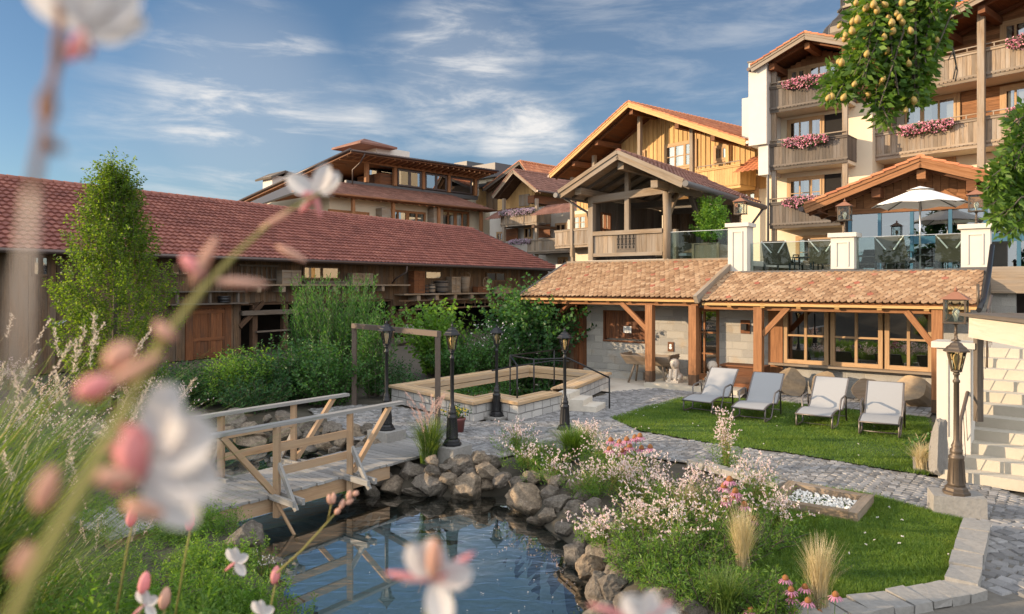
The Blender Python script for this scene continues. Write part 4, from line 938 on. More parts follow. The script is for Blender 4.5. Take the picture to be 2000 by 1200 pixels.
# ---------------------------------------------------------------- terrace on the lodge
ter = T('terrace', 'roof terrace edge with dark sheet metal rim above the clay tiles', 'terrace', L.p(-3, -3, 3.4))
q = MB(); q.fbox(L, ls(1448, -.02), sR+3, -11, -.03, 3.30, 3.46); q.fbox(L, sL-.2, ls(1448, -.02)-.01, -11, -.75, 3.70, 3.86); q.build('terrace_slab', M['stone'], ter)
q = MB(); q.fbox(L, ls(1448, -.02), g1+.1, -.028, .06, 3.40, 3.52); q.build('rim', M['zinc'], ter)
q = MB(); q.fbox(L, sL-.2, ls(1448, -.7), -.99, -.86, 3.0, 3.86, 'wall'); q.build('rear_upstand', M['plaster'], ter)
def pillar(px, d, w, z0, z1, label):
    s = ls(px, d-w/2+w/2); t = T('stone_pillar', label, 'pillar', L.p(s, d-w/2, z0)); q = MB()
    q.fbox(L, s-w/2, s+w/2, d-w, d, z0, z1-.12, 'wall'); q.build('shaft', M['white'], t)
    q = MB(); q.fbox(L, s-w/2-.07, s+w/2+.07, d-w-.07, d+.07, z1-.118, z1); q.build('cap', M['white'], t)
    q = MB(); i = w*.22; q.fbox(L, s-w/2+i, s-w/2+i+.03, d+.002, d+.025, z0+.15, z1-.25, 'z'); q.fbox(L, s+w/2-i-.03, s+w/2-i, d+.002, d+.025, z0+.15, z1-.25, 'z'); q.fbox(L, s-w/2+i, s+w/2-i, d+.002, d+.023, z1-.28, z1-.25); q.build('panel_moulding', M['white'], t)
    q = MB(); q.fbox(L, s-w/2-.015, s+w/2+.015, d-w, d+.03, z0-.02, z0+.08); q.build('foot', M['zinc'], t)
    return s
def lantern(F, s, d, z, label, sc=1.0, stem=.30, lit=False):
    c = F.p(s, d, z); t = T('pillar_lantern', label, 'lantern', c); q = MB()
    q.lathe([(.07*sc, 0), (.07*sc, .02), (.03*sc, .04), (.022*sc, stem*.4), (.04*sc, stem*.45), (.022*sc, stem*.5), (.022*sc, stem*.9), (.06*sc, stem)], c, 10); q.build('stand', M['bronze'], t)
    w, h = .15*sc, .38*sc; z0 = z+stem; q = MB()
    for a in (-w, w):
        for b in (-w, w): q.fbox(F, s+a-.012, s+a+.012, d+b-.012, d+b+.012, z0+.021, z0+h, 'z')
    q.fbox(F, s-w-.02, s+w+.02, d-w-.02, d+w+.02, z0, z0+.02); q.fbox(F, s-w-.015, s+w+.015, d-w-.015, d+w+.015, z0+h+.001, z0+h+.02)
    for b in (-w, w): q.beam(F.p(s-w, d+b, z0+.02), F.p(s+w, d+b, z0+h), .008, .008); q.beam(F.p(s+w, d+b, z0+.02), F.p(s-w, d+b, z0+h), .008, .008)
    q.build('lantern_frame', M['bronze'], t)
    q = MB(); k = w+.06*sc; A = [F.p(s-k, d+k, z0+h+.021), F.p(s+k, d+k, z0+h+.021), F.p(s+k, d-k, z0+h+.021), F.p(s-k, d-k, z0+h+.021)]; e = .03*sc; hh = z0+h+.15*sc
    Bq = [F.p(s-e, d+e, hh), F.p(s+e, d+e, hh), F.p(s+e, d-e, hh), F.p(s-e, d-e, hh)]
    q.hexa(A+Bq, [(0, 0, 0)]*8); q.lathe([(.02*sc, 0), (.035*sc, .03*sc), (.01*sc, .07*sc), (.004*sc, .1*sc)], F.p(s, d, hh), 8); q.build('lantern_roof', M['rustroof'], t)
    q = MB(); g = w-.006
    for a, b in (((-g, g), (g, g)), ((g, g), (g, -g)), ((g, -g), (-g, -g)), ((-g, -g), (-g, g))):
        q.poly([F.p(s+a[0], d+a[1], z0+.03), F.p(s+b[0], d+b[1], z0+.03), F.p(s+b[0], d+b[1], z0+h), F.p(s+a[0], d+a[1], z0+h)])
    q.build('pane', M['clear'], t)
    q = MB(); q.lathe([(.02, 0), (.025, .06), (.05*sc, .12), (.055*sc, .17), (.03*sc, .22), (0.004, .23)], F.p(s, d, z0+.02), 10); q.build('bulb', M['bulb'], t)
M['rustroof'] = plain('rusted_roof', (.27, .12, .07), .7, .2, .25, 12, .1)
p1 = pillar(1440, -.1, .58, 3.3, 4.98, 'pale stone pillar between the wooden pavilion and the glass balustrade')
p2 = pillar(1645, -.1, .60, 3.47, 4.55, 'shorter pale stone pillar in the middle of the glass balustrade')
p3 = pillar(1905, -.1, .62, 3.47, 4.64, 'pale stone pillar at the stair end of the glass balustrade')
lantern(L, p1, -.39, 4.98, 'rusty lantern on the pillar next to the pavilion', .95, .28); lantern(L, p2, -.4, 4.55, 'rusty lantern on the middle balustrade pillar', 1.0, .36); lantern(L, p3, -.41, 4.64, 'rusty lantern on the pillar beside the hanging pear leaves', 1.05, .33)
def glasspanel(s0, s1, d, z0, z1, label, n=2):
    t = T('glass_balustrade', label, 'balustrade', L.p((s0+s1)/2, d, z0), 'glass balustrades of the terrace')
    for i in range(n):
        a, b = s0+(s1-s0)*i/n+.01, s0+(s1-s0)*(i+1)/n-.01; q = MB(); q.fbox(L, a, b, d-.008, d+.008, z0+.04, z1); q.build('glass_sheet', M['clear'], t)
        for x in (a+.25, b-.25): q = MB(); q.lathe([(.03, 0), (.03, .06), (.012, .08)], L.p(x, d+.03, z0), 8); q.build('clamp', M['zinc'], t)
    q = MB(); q.fbox(L, s0+.01, s1-.01, d-.014, d+.014, z1+.002, z1+.018); q.build('handrail', M['zinclight'], t)
M['zinclight'] = plain('bright_rail', (.55, .55, .54), .3, .8, .05, 5, 0)
glasspanel(ls(1306, -.78), p1-.3, -.8, 3.86, 4.84, 'glass panel in front of the potted bush, beside the pavilion', 1)
glasspanel(p1+.3, p2-.3, -.4, 3.47, 4.36, 'long glass panel between the tall pillar and the short pillar', 1); glasspanel(p2+.31, p3-.32, -.4, 3.47, 4.42, 'glass panel below the white parasol', 1)
# potted bush
c = L.p(ls(1388, -1.6), -1.6, 3.86); t = T('potted_bush', 'bright green bushy shrub in a square wooden planter on the terrace', 'potted plant', c); s = ls(1388, -1.6)
q = MB(); boards(q, L, s-.46, s+.46, -1.2, -1.16, 3.9, 4.42, .9); q.fbox(L, s-.46, s+.46, -2.04, -2.0, 3.9, 4.42); q.fbox(L, s-.46, s-.42, -1.995, -1.205, 3.9, 4.42, 'd'); q.fbox(L, s+.42, s+.46, -1.995, -1.205, 3.9, 4.42, 'd'); q.fbox(L, s-.4, s+.4, -1.98, -1.22, 3.9, 4.36)
for a in (-.46, .38): q.fbox(L, s+a, s+a+.08, -1.158, -1.13, 3.88, 4.44, 'z')
q.fbox(L, s-.48, s+.48, -1.158, -1.128, 4.442, 4.47); q.build('planter', M['oldwood'], t)
sh = []
for i in range(150):
    a = R.uniform(0, 6.28); rr = R.random()**.5; h = R.uniform(.1, 1.35); k = .62*math.sin(min(1, (h+.35)/1.5)*2.6)
    b = c+V3((0, 0, .55))+V3((math.cos(a)*rr*k*.75, math.sin(a)*rr*k*.75, h)); sh.append(shoot(b, (math.cos(a)*.5, math.sin(a)*.5, .9), .38, 6))
foliage('foliage', sh, 22, .10, .055, M['shrublight'], t, .75, frm=0, puff=.06)
q = MB(); q.tube([c+V3((0, 0, .5)), c+V3((.02, 0, 1.2))], [.04, .02], 6); q.build('trunk', M['bark'], t)
# parasol
c = L.p(ls(1797, -1.3), -1.3, 3.46); t = T('parasol', 'open white canvas parasol on a steel pole on the terrace', 'parasol', c); s = ls(1797, -1.3)
zt = L.z(1797, 367, -1.3); ze = L.z(1797, 402, -1.3); rr = 1.22
q = MB(); q.tube([c, V3((c.x, c.y, zt-.03))], .024, 8); q.build('pole', M['zinclight'], t)
n = 8; q = MB(); top = V3((c.x, c.y, zt))
for i in range(n):
    a0, a1 = 2*math.pi*(i+.3)/n, 2*math.pi*(i+1.3)/n; e0_, e1_ = [V3((c.x+rr*math.cos(a), c.y+rr*math.sin(a), ze)) for a in (a0, a1)]
    i0, i1 = top.lerp(e0_, .27)+V3((0, 0, .03)), top.lerp(e1_, .27)+V3((0, 0, .03)); m0, m1 = top.lerp(e0_, .65)+V3((0, 0, .035)), top.lerp(e1_, .65)+V3((0, 0, .035))
    em = (e0_+e1_)/2+V3((0, 0, .05))
    for P in ([top, i0, i1], [i0, m0, m1, i1], [m0, e0_, em, m1], [m1, em, e1_]):
        q.poly(P); q.poly([p-V3((0, 0, .006)) for p in P][::-1])
    f0_, f1_ = e0_-V3((0, 0, .07)), e1_-V3((0, 0, .07))
q.build('canopy', M['canvas'], t)
q = MB()
for i in range(n):
    a0, a1 = 2*math.pi*(i+.3)/n, 2*math.pi*(i+1.3)/n; e0_, e1_ = [V3((c.x+.34*math.cos(a), c.y+.34*math.sin(a), zt-.055)) for a in (a0, a1)]
    q.poly([top+V3((0, 0, .045)), e0_+V3((0, 0, .0)), e1_+V3((0, 0, .0))]); q.poly([top+V3((0, 0, .04)), e1_+V3((0, 0, -.006)), e0_+V3((0, 0, -.006))])
q.build('vent_cap', M['canvas'], t)
q = MB()
for i in range(n):
    a = 2*math.pi*(i+.3)/n; q.beam(V3((c.x, c.y, zt-.05)), V3((c.x+rr*.98*math.cos(a), c.y+rr*.98*math.sin(a), ze-.02)), .02, .02)
q.build('rib', M['iron'], t)
# loungers seen from behind on the terrace
def wicker_lounger(px, d, label):
    s = ls(px, d); z = 3.46; t = T('terrace_lounger', label, 'lounger', L.p(s, d, z), 'dark wicker loungers on the terrace'); q = MB()
    A = [L.p(s-.42, d, z+.3), L.p(s+.42, d, z+.3), L.p(s+.36, d+.45, z+.98), L.p(s-.36, d+.45, z+.98)]; q.slab(A[::-1], .05); q.build('backrest', M['cushion'], t)
    q = MB(); q.fbox(L, s-.42, s+.42, d-1.35, d-.01, z+.28, z+.36); q.build('seat', M['cushion'], t)
    q = MB(); q.fbox(L, s-.38, s+.38, d-1.3, d-.05, z+.362, z+.42); q.build('mat', M['canvas'], t)
    q = MB(); q.beam(A[3]+L.n*.03, L.p(s-.1, d+.35, z+.62), .03, .03); q.beam(A[2]+L.n*.03, L.p(s+.1, d+.35, z+.62), .03, .03); q.build('strap', M['canvas'], t)
    for a in (-.38, .38):
        for b in (-1.25, .12): q = MB(); q.fbox(L, s+a-.025, s+a+.025, d+b-.025, d+b+.025, z, z+.3, 'z'); q.build('leg', M['iron'], t)
        q = MB(); q.tube([L.p(s+a*1.12, d-.7, z+.3), L.p(s+a*1.12, d-.65, z+.58), L.p(s+a*1.12, d-.1, z+.56), L.p(s+a*1.12, d+.05, z+.3)], .018, 6); q.build('armrest', M['iron'], t)
wicker_lounger(1742, -1.15, 'dark wicker lounger behind the glass beside the parasol pole'); wicker_lounger(1862, -1.15, 'dark wicker lounger behind the glass next to the stair end pillar'); wicker_lounger(1612, -1.2, 'dark wicker lounger behind the glass next to the short pillar'); wicker_lounger(1520, -1.3, 'lounger with pale reflections behind the long glass panel')
for px, lb in ((1693, 'low wrought table between pillar and wicker lounger'), (1812, 'low wrought table beside the parasol pole'), (1575, 'low wrought table behind the long glass panel')):
    s = ls(px, -1.4); t = T('side_table', lb, 'side table', L.p(s, -1.4, 3.46)); q = MB(); q.fbox(L, s-.3, s+.3, -1.7, -1.1, 3.92, 3.95); q.build('table_top', M['iron'], t)
    for a in (-.27, .27):
        for b in (-1.67, -1.13): q = MB(); q.fbox(L, s+a-.015, s+a+.015, b-.015, b+.015, 3.46, 3.919, 'z'); q.build('leg', M['iron'], t)
# ---------------------------------------------------------------- wooden pavilion
pd = -.72; zf = 3.86
sa, sb, sc_ = ls(1153, pd), ls(1223, pd), ls(1300, pd); ridge_s = (sa+sc_)/2+.02; eL, eR = ls(1093, pd+1), ls(1337, pd+1); eh = (eR-eL)/2; rs = (eL+eR)/2
zE, zR = 6.22, 7.36; DB = -6.9
pav = T('pavilion', 'weathered grey timber pavilion with a gabled roof on the terrace', 'pavilion', L.p(rs, -4, zf))
def pbox(nm, mt, *a, **k): q = MB(); q.fbox(L, *a, **k); return q.build(nm, mt, pav)
pbox('post', M['oldwood'], sa-.1, sa+.1, pd-.2, pd, zf+.1, 6.25, 'z', .01); pbox('post', M['oldwood'], sb-.08, sb+.08, pd-.18, pd-.02, 4.9, 7.0, 'z', .01)
q = MB(); q.tube([L.p(sc_, pd-.11, zf), L.p(sc_+.02, pd-.11, 5.2), L.p(sc_, pd-.11, 6.28)], [.15, .14, .15], 10); q.build('post', M['oldwood'], pav)
pbox('post', M['oldwood'], sc_+.17, sc_+.33, pd-.3, pd-.1, zf, 4.95, 'z')
pbox('base_band', M['stone'], sa-.12, sc_+.1, pd-.5, pd+.02, zf-.05, zf+.11)
bal = MB(); boards(bal, L, sa+.11, sc_-.15, pd-.1, pd-.06, zf+.26, 4.84, .19, .006)
bal = bal.build('balustrade', M['oldwood'], pav)
q = MB(); q.fbox(L, sa+.1, sc_-.13, pd-.15, pd+.01, 4.845, 4.99); q.fbox(L, sa+.1, sc_-.13, pd-.13, pd-.01, zf+.24, zf+.36); q.build('rail', M['oldwood'], bal)
m0 = ls(1203, pd); m1_ = ls(1240, pd); q = MB(); q.fbox(L, m0, m1_, pd-.055, pd-.045, zf+.36, 4.84); q.build('cutout_panel', M['greywood'], bal)
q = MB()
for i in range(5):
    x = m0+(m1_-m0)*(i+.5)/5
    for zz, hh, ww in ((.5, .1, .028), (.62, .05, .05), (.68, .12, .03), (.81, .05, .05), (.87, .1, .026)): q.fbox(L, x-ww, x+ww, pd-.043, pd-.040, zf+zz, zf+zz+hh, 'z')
q.build('painted_cutout', M['dark'], bal)  # near-black slips paint the dark of the holes onto the panel
q = MB(); q.beam(L.p(sa-.05, pd-.1, 6.12), L.p(sc_+.25, pd-.1, 6.30), .2, .26, jit=.012); q.build('tie_beam', M['oldwood'], pav)
for s in (sa, sc_):
    q = MB(); q.beam(L.p(s, pd+.85, 6.36), L.p(s, DB+.2, 6.36), .24, .24, jit=.01); q.build('purlin', M['oldwood'], pav)
q = MB(); q.beam(L.p(rs, pd+.85, 7.08), L.p(rs, DB+.2, 7.08), .22, .26); q.build('purlin', M['oldwood'], pav)
for d in (-3.6, DB+.3):
    q = MB(); q.beam(L.p(sa, d, 6.15), L.p(sc_, d, 6.15), .18, .22); q.build('tie_beam', M['greywood'], pav)
    pbox('post', M['greywood'], sc_-.1, sc_+.1, d-.1, d+.1, zf, 6.25, 'z')
    for e in (1, -1): q = MB(); q.beam(L.p(sc_, d+e*.1, 5.5), L.p(sc_, d+e*.85, 6.25), .12, .12); q.build('brace', M['greywood'], pav)
q = MB(); q.beam(L.p(sc_, pd-.25, 5.45), L.p(sc_, pd-.95, 6.25), .12, .12); q.build('brace', M['oldwood'], pav)
# boarded side and back wall
q = MB(); boards_d(q, L, sa-.05, sa, DB+.3, pd-1.45, zf, 6.2, .2, .01); boards_d(q, L, sa-.05, sa, pd-.72, pd-.22, zf, 6.2, .2, .01); boards_d(q, L, sa-.05, sa, pd-1.44, pd-.73, zf, 4.45, .2); boards_d(q, L, sa-.05, sa, pd-1.44, pd-.73, 5.75, 6.2, .2); q.build('side_wall', M['greywood'], pav)
q = MB(); boards(q, L, sa, sc_+.4, DB+.2, DB+.25, zf, 6.3, .16, .01, .012); q.build('rear_wall', M['barnwood'], pav)
wf = MB()
for a, b in ((pd-1.44, pd-1.36), (pd-.81, pd-.73), (pd-1.11, pd-1.06)): wf.fbox(L, sa-.08, sa+.05, a, b, 4.45, 5.75, 'z')
for z in (4.45, 5.1, 5.69): wf.fbox(L, sa-.07, sa+.045, pd-1.359, pd-.811, z, z+.06)
wf.build('window', M['redwood'], pav, 'small square window in the boarded side')
for sgn, e in ((-1, eL), (1, eR)):
    Vv = L.p(rs, 0, zR)-L.p(e, 0, zE)
    U = -L.n
    tr = tile_plane('roof', L.p(e, pd+.98, zE+.10), U, Vv, 0, 7.3, Vv.length, .3, .34, M['browntile'], pav)
    q = MB(); P = [L.p(e, pd+1, zE+.04), L.p(e, DB-.3, zE+.04), L.p(rs, DB-.3, zR+.04), L.p(rs, pd+1, zR+.04)]
    q.slab(P if sgn > 0 else P[::-1], .06); q.build('soffit', M['oldwood'], tr)
    q = MB(); q.beam(L.p(e-.02*sgn, pd+1.05, zE+.03), L.p(rs, pd+1.05, zR+.035), .05, .26, up=(0, 0, 1)); q.beam(L.p(e, pd+1.09, zE+.13), L.p(rs, pd+1.09, zR+.135), .05, .12); q.build('verge_board', M['oldwood'], tr)
    for k in range(8):
        d = pd+.3-k*.85; q = MB(); q.beam(L.p(e+.1*-sgn, d, zE+.0), L.p(rs, d, zR-.09), .11, .14); q.build('rafter', M['greywood'], tr)
ridge_caps('ridge_tile', L.p(rs, pd+1.0, zR+.14), L.p(rs, DB-.3, zR+.14), M['browntile'], pav)
q = MB(); q.tube([L.p(eR+.09, pd+1.15, zE+.02), L.p(eR+.09, DB-.35, zE-.06)], .10, 10); q.tube([L.p(eR+.09, DB-.2, zE-.1), L.p(eR-.4, DB-.1, zE-.8), L.p(sc_+.1, DB, zE-.95), L.p(sc_+.1, DB, zf)], .045, 8); q.build('gutter', M['zinc'], pav)
q = MB(); q.tube([L.p(eL-.08, pd+1.15, zE+.02), L.p(eL-.08, DB-.35, zE)], .09, 10); q.tube([L.p(eL-.05, pd+.6, zE-.05), L.p(eL+.4, pd-.2, zE-.5), L.p(eL+.5, pd-.3, zE-1.0)], .045, 8); q.build('gutter', M['zinc'], pav)
for px, lb in ((1318, 'pale sunbed in the shade inside the pavilion by the corner post'), (1345, 'pale sunbed in the shade inside the pavilion by the potted bush')):
    s = ls(px, -2.2); t = T('shaded_sunbed', lb, 'sunbed', L.p(s, -2.2, zf)); q = MB(); q.slab([L.p(s-.3, -2.6, zf+.3), L.p(s+.3, -2.6, zf+.3), L.p(s+.3, -3.2, zf+.75), L.p(s-.3, -3.2, zf+.75)], .06); q.build('backrest', M['cushion'], t); q = MB(); q.fbox(L, s-.3, s+.3, -2.59, -1.3, zf+.22, zf+.3); q.build('seat', M['canvas'], t); q = MB(); q.fbox(L, s-.28, s+.28, -2.5, -1.4, zf+.01, zf+.215); q.build('base', M['cushion'], t)
# ---------------------------------------------------------------- houses behind
def gable(F, par, sl, sr, zl, zr_, sa_, za, d0, d1, mt, verge=M['oldwood'], raf=M['redwood'], nr=6, purl=(), caps=True, th=.14, soff=None):
    for e, ze_, sg in ((sl, zl, -1), (sr, zr_, 1)):
        Vv = F.p(sa_, 0, za)-F.p(e, 0, ze_)
        tr = tile_plane('roof', F.p(e, d0-.02, ze_+.09), -F.n, Vv, 0, d0-d1, Vv.length, .32, .38, mt, par)
        P = [F.p(e, d0, ze_+.04), F.p(e, d1, ze_+.04), F.p(sa_, d1, za+.04), F.p(sa_, d0, za+.04)]
        q = MB(); q.slab(P if sg > 0 else P[::-1], .07); q.build('soffit', soff or raf, tr)
        q = MB(); q.beam(F.p(e, d0+.05, ze_+.0), F.p(sa_, d0+.05, za), .06, .28); q.beam(F.p(e, d0+.09, ze_+.10), F.p(sa_, d0+.09, za+.10), .05, .12); q.build('verge_board', verge, tr)
        q = MB(); k_ = max(3, int(Vv.length/.34)); wv = Vv/k_; nrm = V3((-wv.x, -wv.y, wv.z)); o0_ = F.p(e, d0-.02, ze_+.17)
        for k in range(k_): q.beam(o0_+wv*k+V3((0, 0, .035)), o0_+wv*(k+1.08)+V3((0, 0, .0)), .34, .07)
        q.build('verge_tile', mt, tr)
        q = MB()
        for k in range(nr): d = d0-.5-k*(d0-d1-.8)/max(1, nr-1); q.beam(F.p(e, d, ze_-.1), F.p(sa_, d, za-.1), .12, .16)
        q.build('rafter', raf, tr)
        q = MB(); q.tube([F.p(e+sg*.1, d0+.1, ze_+.02), F.p(e+sg*.1, d1, ze_+.02)], .09, 8); q.build('gutter', M['gutter'], tr)
    if caps: ridge_caps('ridge_tile', F.p(sa_, d0, za+.13), F.p(sa_, d1, za+.13), mt, par, .13)
    for t in purl:
        for e, ze_ in ((sl, zl), (sr, zr_)):
            q = MB(); q.beam(F.p(e+(sa_-e)*t, d0-.25, ze_+(za-ze_)*t-.32), F.p(e+(sa_-e)*t, d0-2.6, ze_+(za-ze_)*t-.32), .26, .3); q.build('purlin', raf, par)

# middle house with the golden gable
H = Fr(18.1, 28.1, 52)
hs = H.s
sl, sr, sap = hs(1075), hs(1458), hs(1228); zE_, zA = (H.z(1075, 345)+H.z(1458, 280))/2, H.z(1228, 205)
ho = T('gabled_house', 'hotel house with a golden boarded gable and a wide overhanging tile roof', 'house', H.p(sap, -6, 0))
gable(H, ho, sl, sr, H.z(1075, 345), H.z(1458, 280), sap, zA, 0, -14, M['hoteltile'], M['goldwood'], M['redwood'], 8, (.28, .58), soff=M['redwood'])
q = MB(); q.beam(H.p(sap, -.2, zA-.38), H.p(sap, -2.6, zA-.38), .26, .3); q.build('purlin', M['redwood'], ho)
wd_ = -2.4; zf2 = H.z(1400, 372, wd_+1.4); Hl, Hr = hs(1150, wd_), hs(1480, wd_)
q = MB(); q.fbox(H, Hl-1.5, Hr+1.5, wd_-9, wd_, -1, zf2, 'wall'); q.build('wall', M['plaster'], ho)
q = MB(); n = 46
for i in range(n):
    a, b = Hl-1.2+(Hr+2-Hl)*i/n, Hl-1.2+(Hr+2-Hl)*(i+1)/n; m = (a+b)/2
    zt_ = min(zA-(sap-m)*(zA-H.z(1075, 345))/(sap-sl) if m < sap else zA-(m-sap)*(zA-H.z(1458, 280))/(sr-sap), 99)-.12
    e = R.uniform(-.01, .01); q.fbox(H, a, b-.012, wd_-.1+e, wd_-.02+e, zf2+.01, zt_, 'z')
    if i % 1 == 0: q.fbox(H, b-.05, b+.03, wd_-.015, wd_+.015, zf2+.01, zt_-.05, 'z')
q.build('gable_boards', M['goldwood'], ho)
def hwin(a, b, c, e, nc, nr, cur=True, lab=None): return glazed(H, ho, hs(a, wd_), hs(b, wd_), H.z((a+b)/2, e, wd_), H.z((a+b)/2, c, wd_), wd_+.02, nc, nr, M['framewood'], .09, .08, cur, lab, .14)
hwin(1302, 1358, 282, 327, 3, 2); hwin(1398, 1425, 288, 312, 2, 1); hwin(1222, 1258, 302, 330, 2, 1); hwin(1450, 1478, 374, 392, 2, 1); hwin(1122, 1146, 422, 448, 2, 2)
for px, y0 in ((1250, 225), (1161, 307), (1118, 350), (1352, 255)):
    s = hs(px, wd_+1.3); q = MB(); q.fbox(H, s-.11, s+.11, wd_+1.2, wd_+1.42, 5.0 if px < 1200 else zf2, H.z(px, y0-3, wd_+1.3), 'z'); q.build('post', M['oldwood'], ho)
bz = H.z(1405, 366, wd_+1.5); balcony(H, ho, hs(1362, wd_+1.5), hs(1446, wd_+1.5), wd_+.1, wd_+1.5, bz, 1.05, M['goldwood'], True, M['goldwood'], .16)
balcony(H, ho, hs(1190, wd_+1.5), hs(1350, wd_+1.5), wd_+.1, wd_+1.5, bz-.1, 1.05, M['goldwood'], False, M['goldwood'], .16)
s = hs(1428, wd_+1.4); q = MB(); q.fbox(H, s-.1, s+.1, wd_+1.25, wd_+1.45, 2, bz-.17, 'z'); q.build('post', M['goldwood'], ho)
s = hs(1422, wd_+1.3); q = MB(); q.fbox(H, s-.1, s+.1, wd_+1.2, wd_+1.4, bz+1.1, H.z(1422, 283, wd_+1.3), 'z'); q.build('post', M['goldwood'], ho)
# little side roof at the end of the balcony
ps, pe = hs(1432, wd_+2), hs(1480, wd_+2); tile_plane('side_roof', H.p(ps, wd_+2.0, H.z(1440, 337, wd_+2)), H.u, V3((0, 0, 1.0))-H.n*1.7, 0, pe-ps+1, 1.9, .3, .34, M['hoteltile'], ho)
flower_box(H, hs(1300, wd_+1.6), hs(1345, wd_+1.6), wd_+1.55, bz+.75, 'pink flower box at the golden gable window above the pavilion ridge')
t = tag(ho, ho['label'], 'house')
bw = H.z(1115, 480, wd_+1.2); balcony(H, ho, hs(1084, wd_+1.3), hs(1160, wd_+1.3), wd_-.2, wd_+1.3, bw, 1.05, M['oldwood'], False, M['greywood'], .17)
q = MB(); s = hs(1117, wd_+1.2); q.fbox(H, s-.12, s+.12, wd_+1.0, wd_+1.2, 2, bw-.17, 'z'); q.build('post', M['oldwood'], ho)

# small chalet with flower balcony
KY = 62.0; K = Fr(.13*KY/46, KY, 46); ks, kz = K.s, K.z; kq = lambda z: CZ+(z-CZ)*KY/46
ch = T('chalet', 'small brown chalet with a steep gable and two flower balconies behind the barn', 'house', K.p(0, -4, 0))
gable(K, ch, ks(963), ks(1049), kz(963, 386), kz(1049, 374), ks(1003), kz(1003, 335), 0, -9, M['browntile'], M['oldwood'], M['darkwood'], 5, soff=M['darkwood'])
q = MB(); q.fbox(K, ks(972, -1.8), ks(1044, -1.8), -8, -1.8, kq(8.2), kz(1003, 380, -1.8), 'wall'); boards(q, K, ks(978, -1.8), ks(1040, -1.8), -1.85, -1.78, kq(8.2), kz(1003, 358, -1.8), .2); q.build('boarded_wall', M['goldwood'], ch)
q = MB(); q.fbox(K, ks(1048, -1.7), ks(1050, -1.7)+.6, -8, -.6, kq(8.3), kz(1049, 378), 'wall'); q.build('side_wall', M['redwood'], ch)
q = MB(); q.fbox(K, ks(955, -1.8), ks(1160, -1.8), -9, -1.9, 0, kq(8.15), 'wall'); q.build('wall', M['white'], ch)
q = MB(); q.fbox(K, ks(1014, -1.75), ks(1034, -1.75), -1.775, -1.7, kq(8.3), kz(1024, 380, -1.7), 'z'); q.build('door', M['oldwood'], ch)
kb = kz(1010, 438, 0); balcony(K, ch, ks(978), ks(1048), -1.8, 0, kb, .95, M['oldwood'], False, M['greywood'], .2)
flower_box(K, ks(980), ks(1044), .02, kb+1.0, 'lilac flower box under the steep chalet gable', pale=True, n=1.2)
for px in (982, 1046): q = MB(); s = ks(px); q.fbox(K, s-.12, s+.12, -.25, -.03, 2, kz(px, 388), 'z'); q.build('post', M['oldwood'], ch)
for a, b, c, e in ((1024, 1038, 446, 465), (1085, 1104, 438, 452), (970, 982, 455, 470), (1090, 1106, 505, 518)): glazed(K, ch, ks(a, -1.8), ks(b, -1.8), kz((a+b)/2, e, -1.8), kz((a+b)/2, c, -1.8), -1.88, 2, 1, M['framewood'], .08, .07, False, None, .1)
for a, b, c, e in ((988, 1011, 448, 472), (1050, 1074, 440, 465)): q = MB(); q.fbox(K, ks(a, -1.2), ks(b, -1.2), -1.25, -1.2, kz(a, e, -1.2), kz(a, c, -1.2)); q.build('partition_panel', M['redwood'], ch)
kb2 = kz(1060, 492, .3); balcony(K, ch, ks(1030, .3), ks(1110, .3), -1.8, .3, kb2, 1.0, M['oldwood'], False, M['greywood'], .2)
flower_box(K, ks(1000, .1), ks(1040, .1), .2, kb2+.9, 'dark lilac flower box on the lower chalet balcony', pale=True, n=.9)
q = MB(); q.fbox(K, ks(1040, .9), ks(1045, .9), -1.8, 1.0, kq(6.6), kq(6.75)); q.build('beam', M['darkwood'], ch)
tile_plane('side_roof', K.p(ks(1036, .9), .9, kz(1045, 421, .9)), K.u, V3((0, 0, .8))-K.n*1.6, 0, 4.5, 2.2, .3, .34, M['browntile'], ch)
tile_plane('side_roof', K.p(ks(945, .4), .4, kz(945, 430, .4)), K.u, V3((0, 0, .8))-K.n*1.6, 0, ks(978, .4)-ks(945, .4), 2.4, .3, .34, M['browntile'], ch)
# gable and flat-roofed wing further back
K2 = Fr(-1.0*70/54, 70, 46); b2 = T('rear_house', 'brown house with a pointed gable peeping over the small chalet', 'house', K2.p(0, -4, 0))
gable(K2, b2, K2.s(945), K2.s(1040), K2.z(945, 372), K2.z(1040, 352), K2.s(1016), K2.z(1016, 318), 0, -9, M['hoteltile'], M['greywood'], M['darkwood'], 4)
q = MB(); q.fbox(K2, K2.s(950, -1), K2.s(1040, -1), -8, -1, 0, K2.z(1016, 345, -1)); boards(q, K2, K2.s(950, -.9), K2.s(1020, -.9), -.98, -.9, 10.5, K2.z(980, 352, -1), .3); q.build('boarded_wall', M['barnwood'], b2)
K3 = Fr(-4.2*76/64, 76, 44); b3 = T('flat_roofed_wing', 'dark sheet metal roof box above a boarded wing beside the loggia house', 'house', K3.p(0, -3, 0))
q = MB(); q.fbox(K3, K3.s(872), K3.s(967), -6, 0, K3.z(920, 352), K3.z(910, 327)); q.fbox(K3, K3.s(880), K3.s(905), -3, -.5, K3.z(890, 328)-.05, K3.z(890, 316)); q.build('roof', M['zinc'], b3)
q = MB(); q.fbox(K3, K3.s(880), K3.s(975), -6, -.5, 0, K3.z(920, 352)-.02); q.build('wall', M['plaster'], b3)
q = MB(); boards(q, K3, K3.s(930, -.4), K3.s(968, -.4), -.46, -.38, K3.z(950, 402, -.4), K3.z(950, 366, -.4), .35); q.build('boarded_wall', M['goldwood'], b3)
q = MB(); q.fbox(K3, K3.s(925, .4), K3.s(972, .4), -.5, .5, K3.z(950, 365, .4), K3.z(950, 358, .4)); q.build('canopy', M['zinc'], b3)

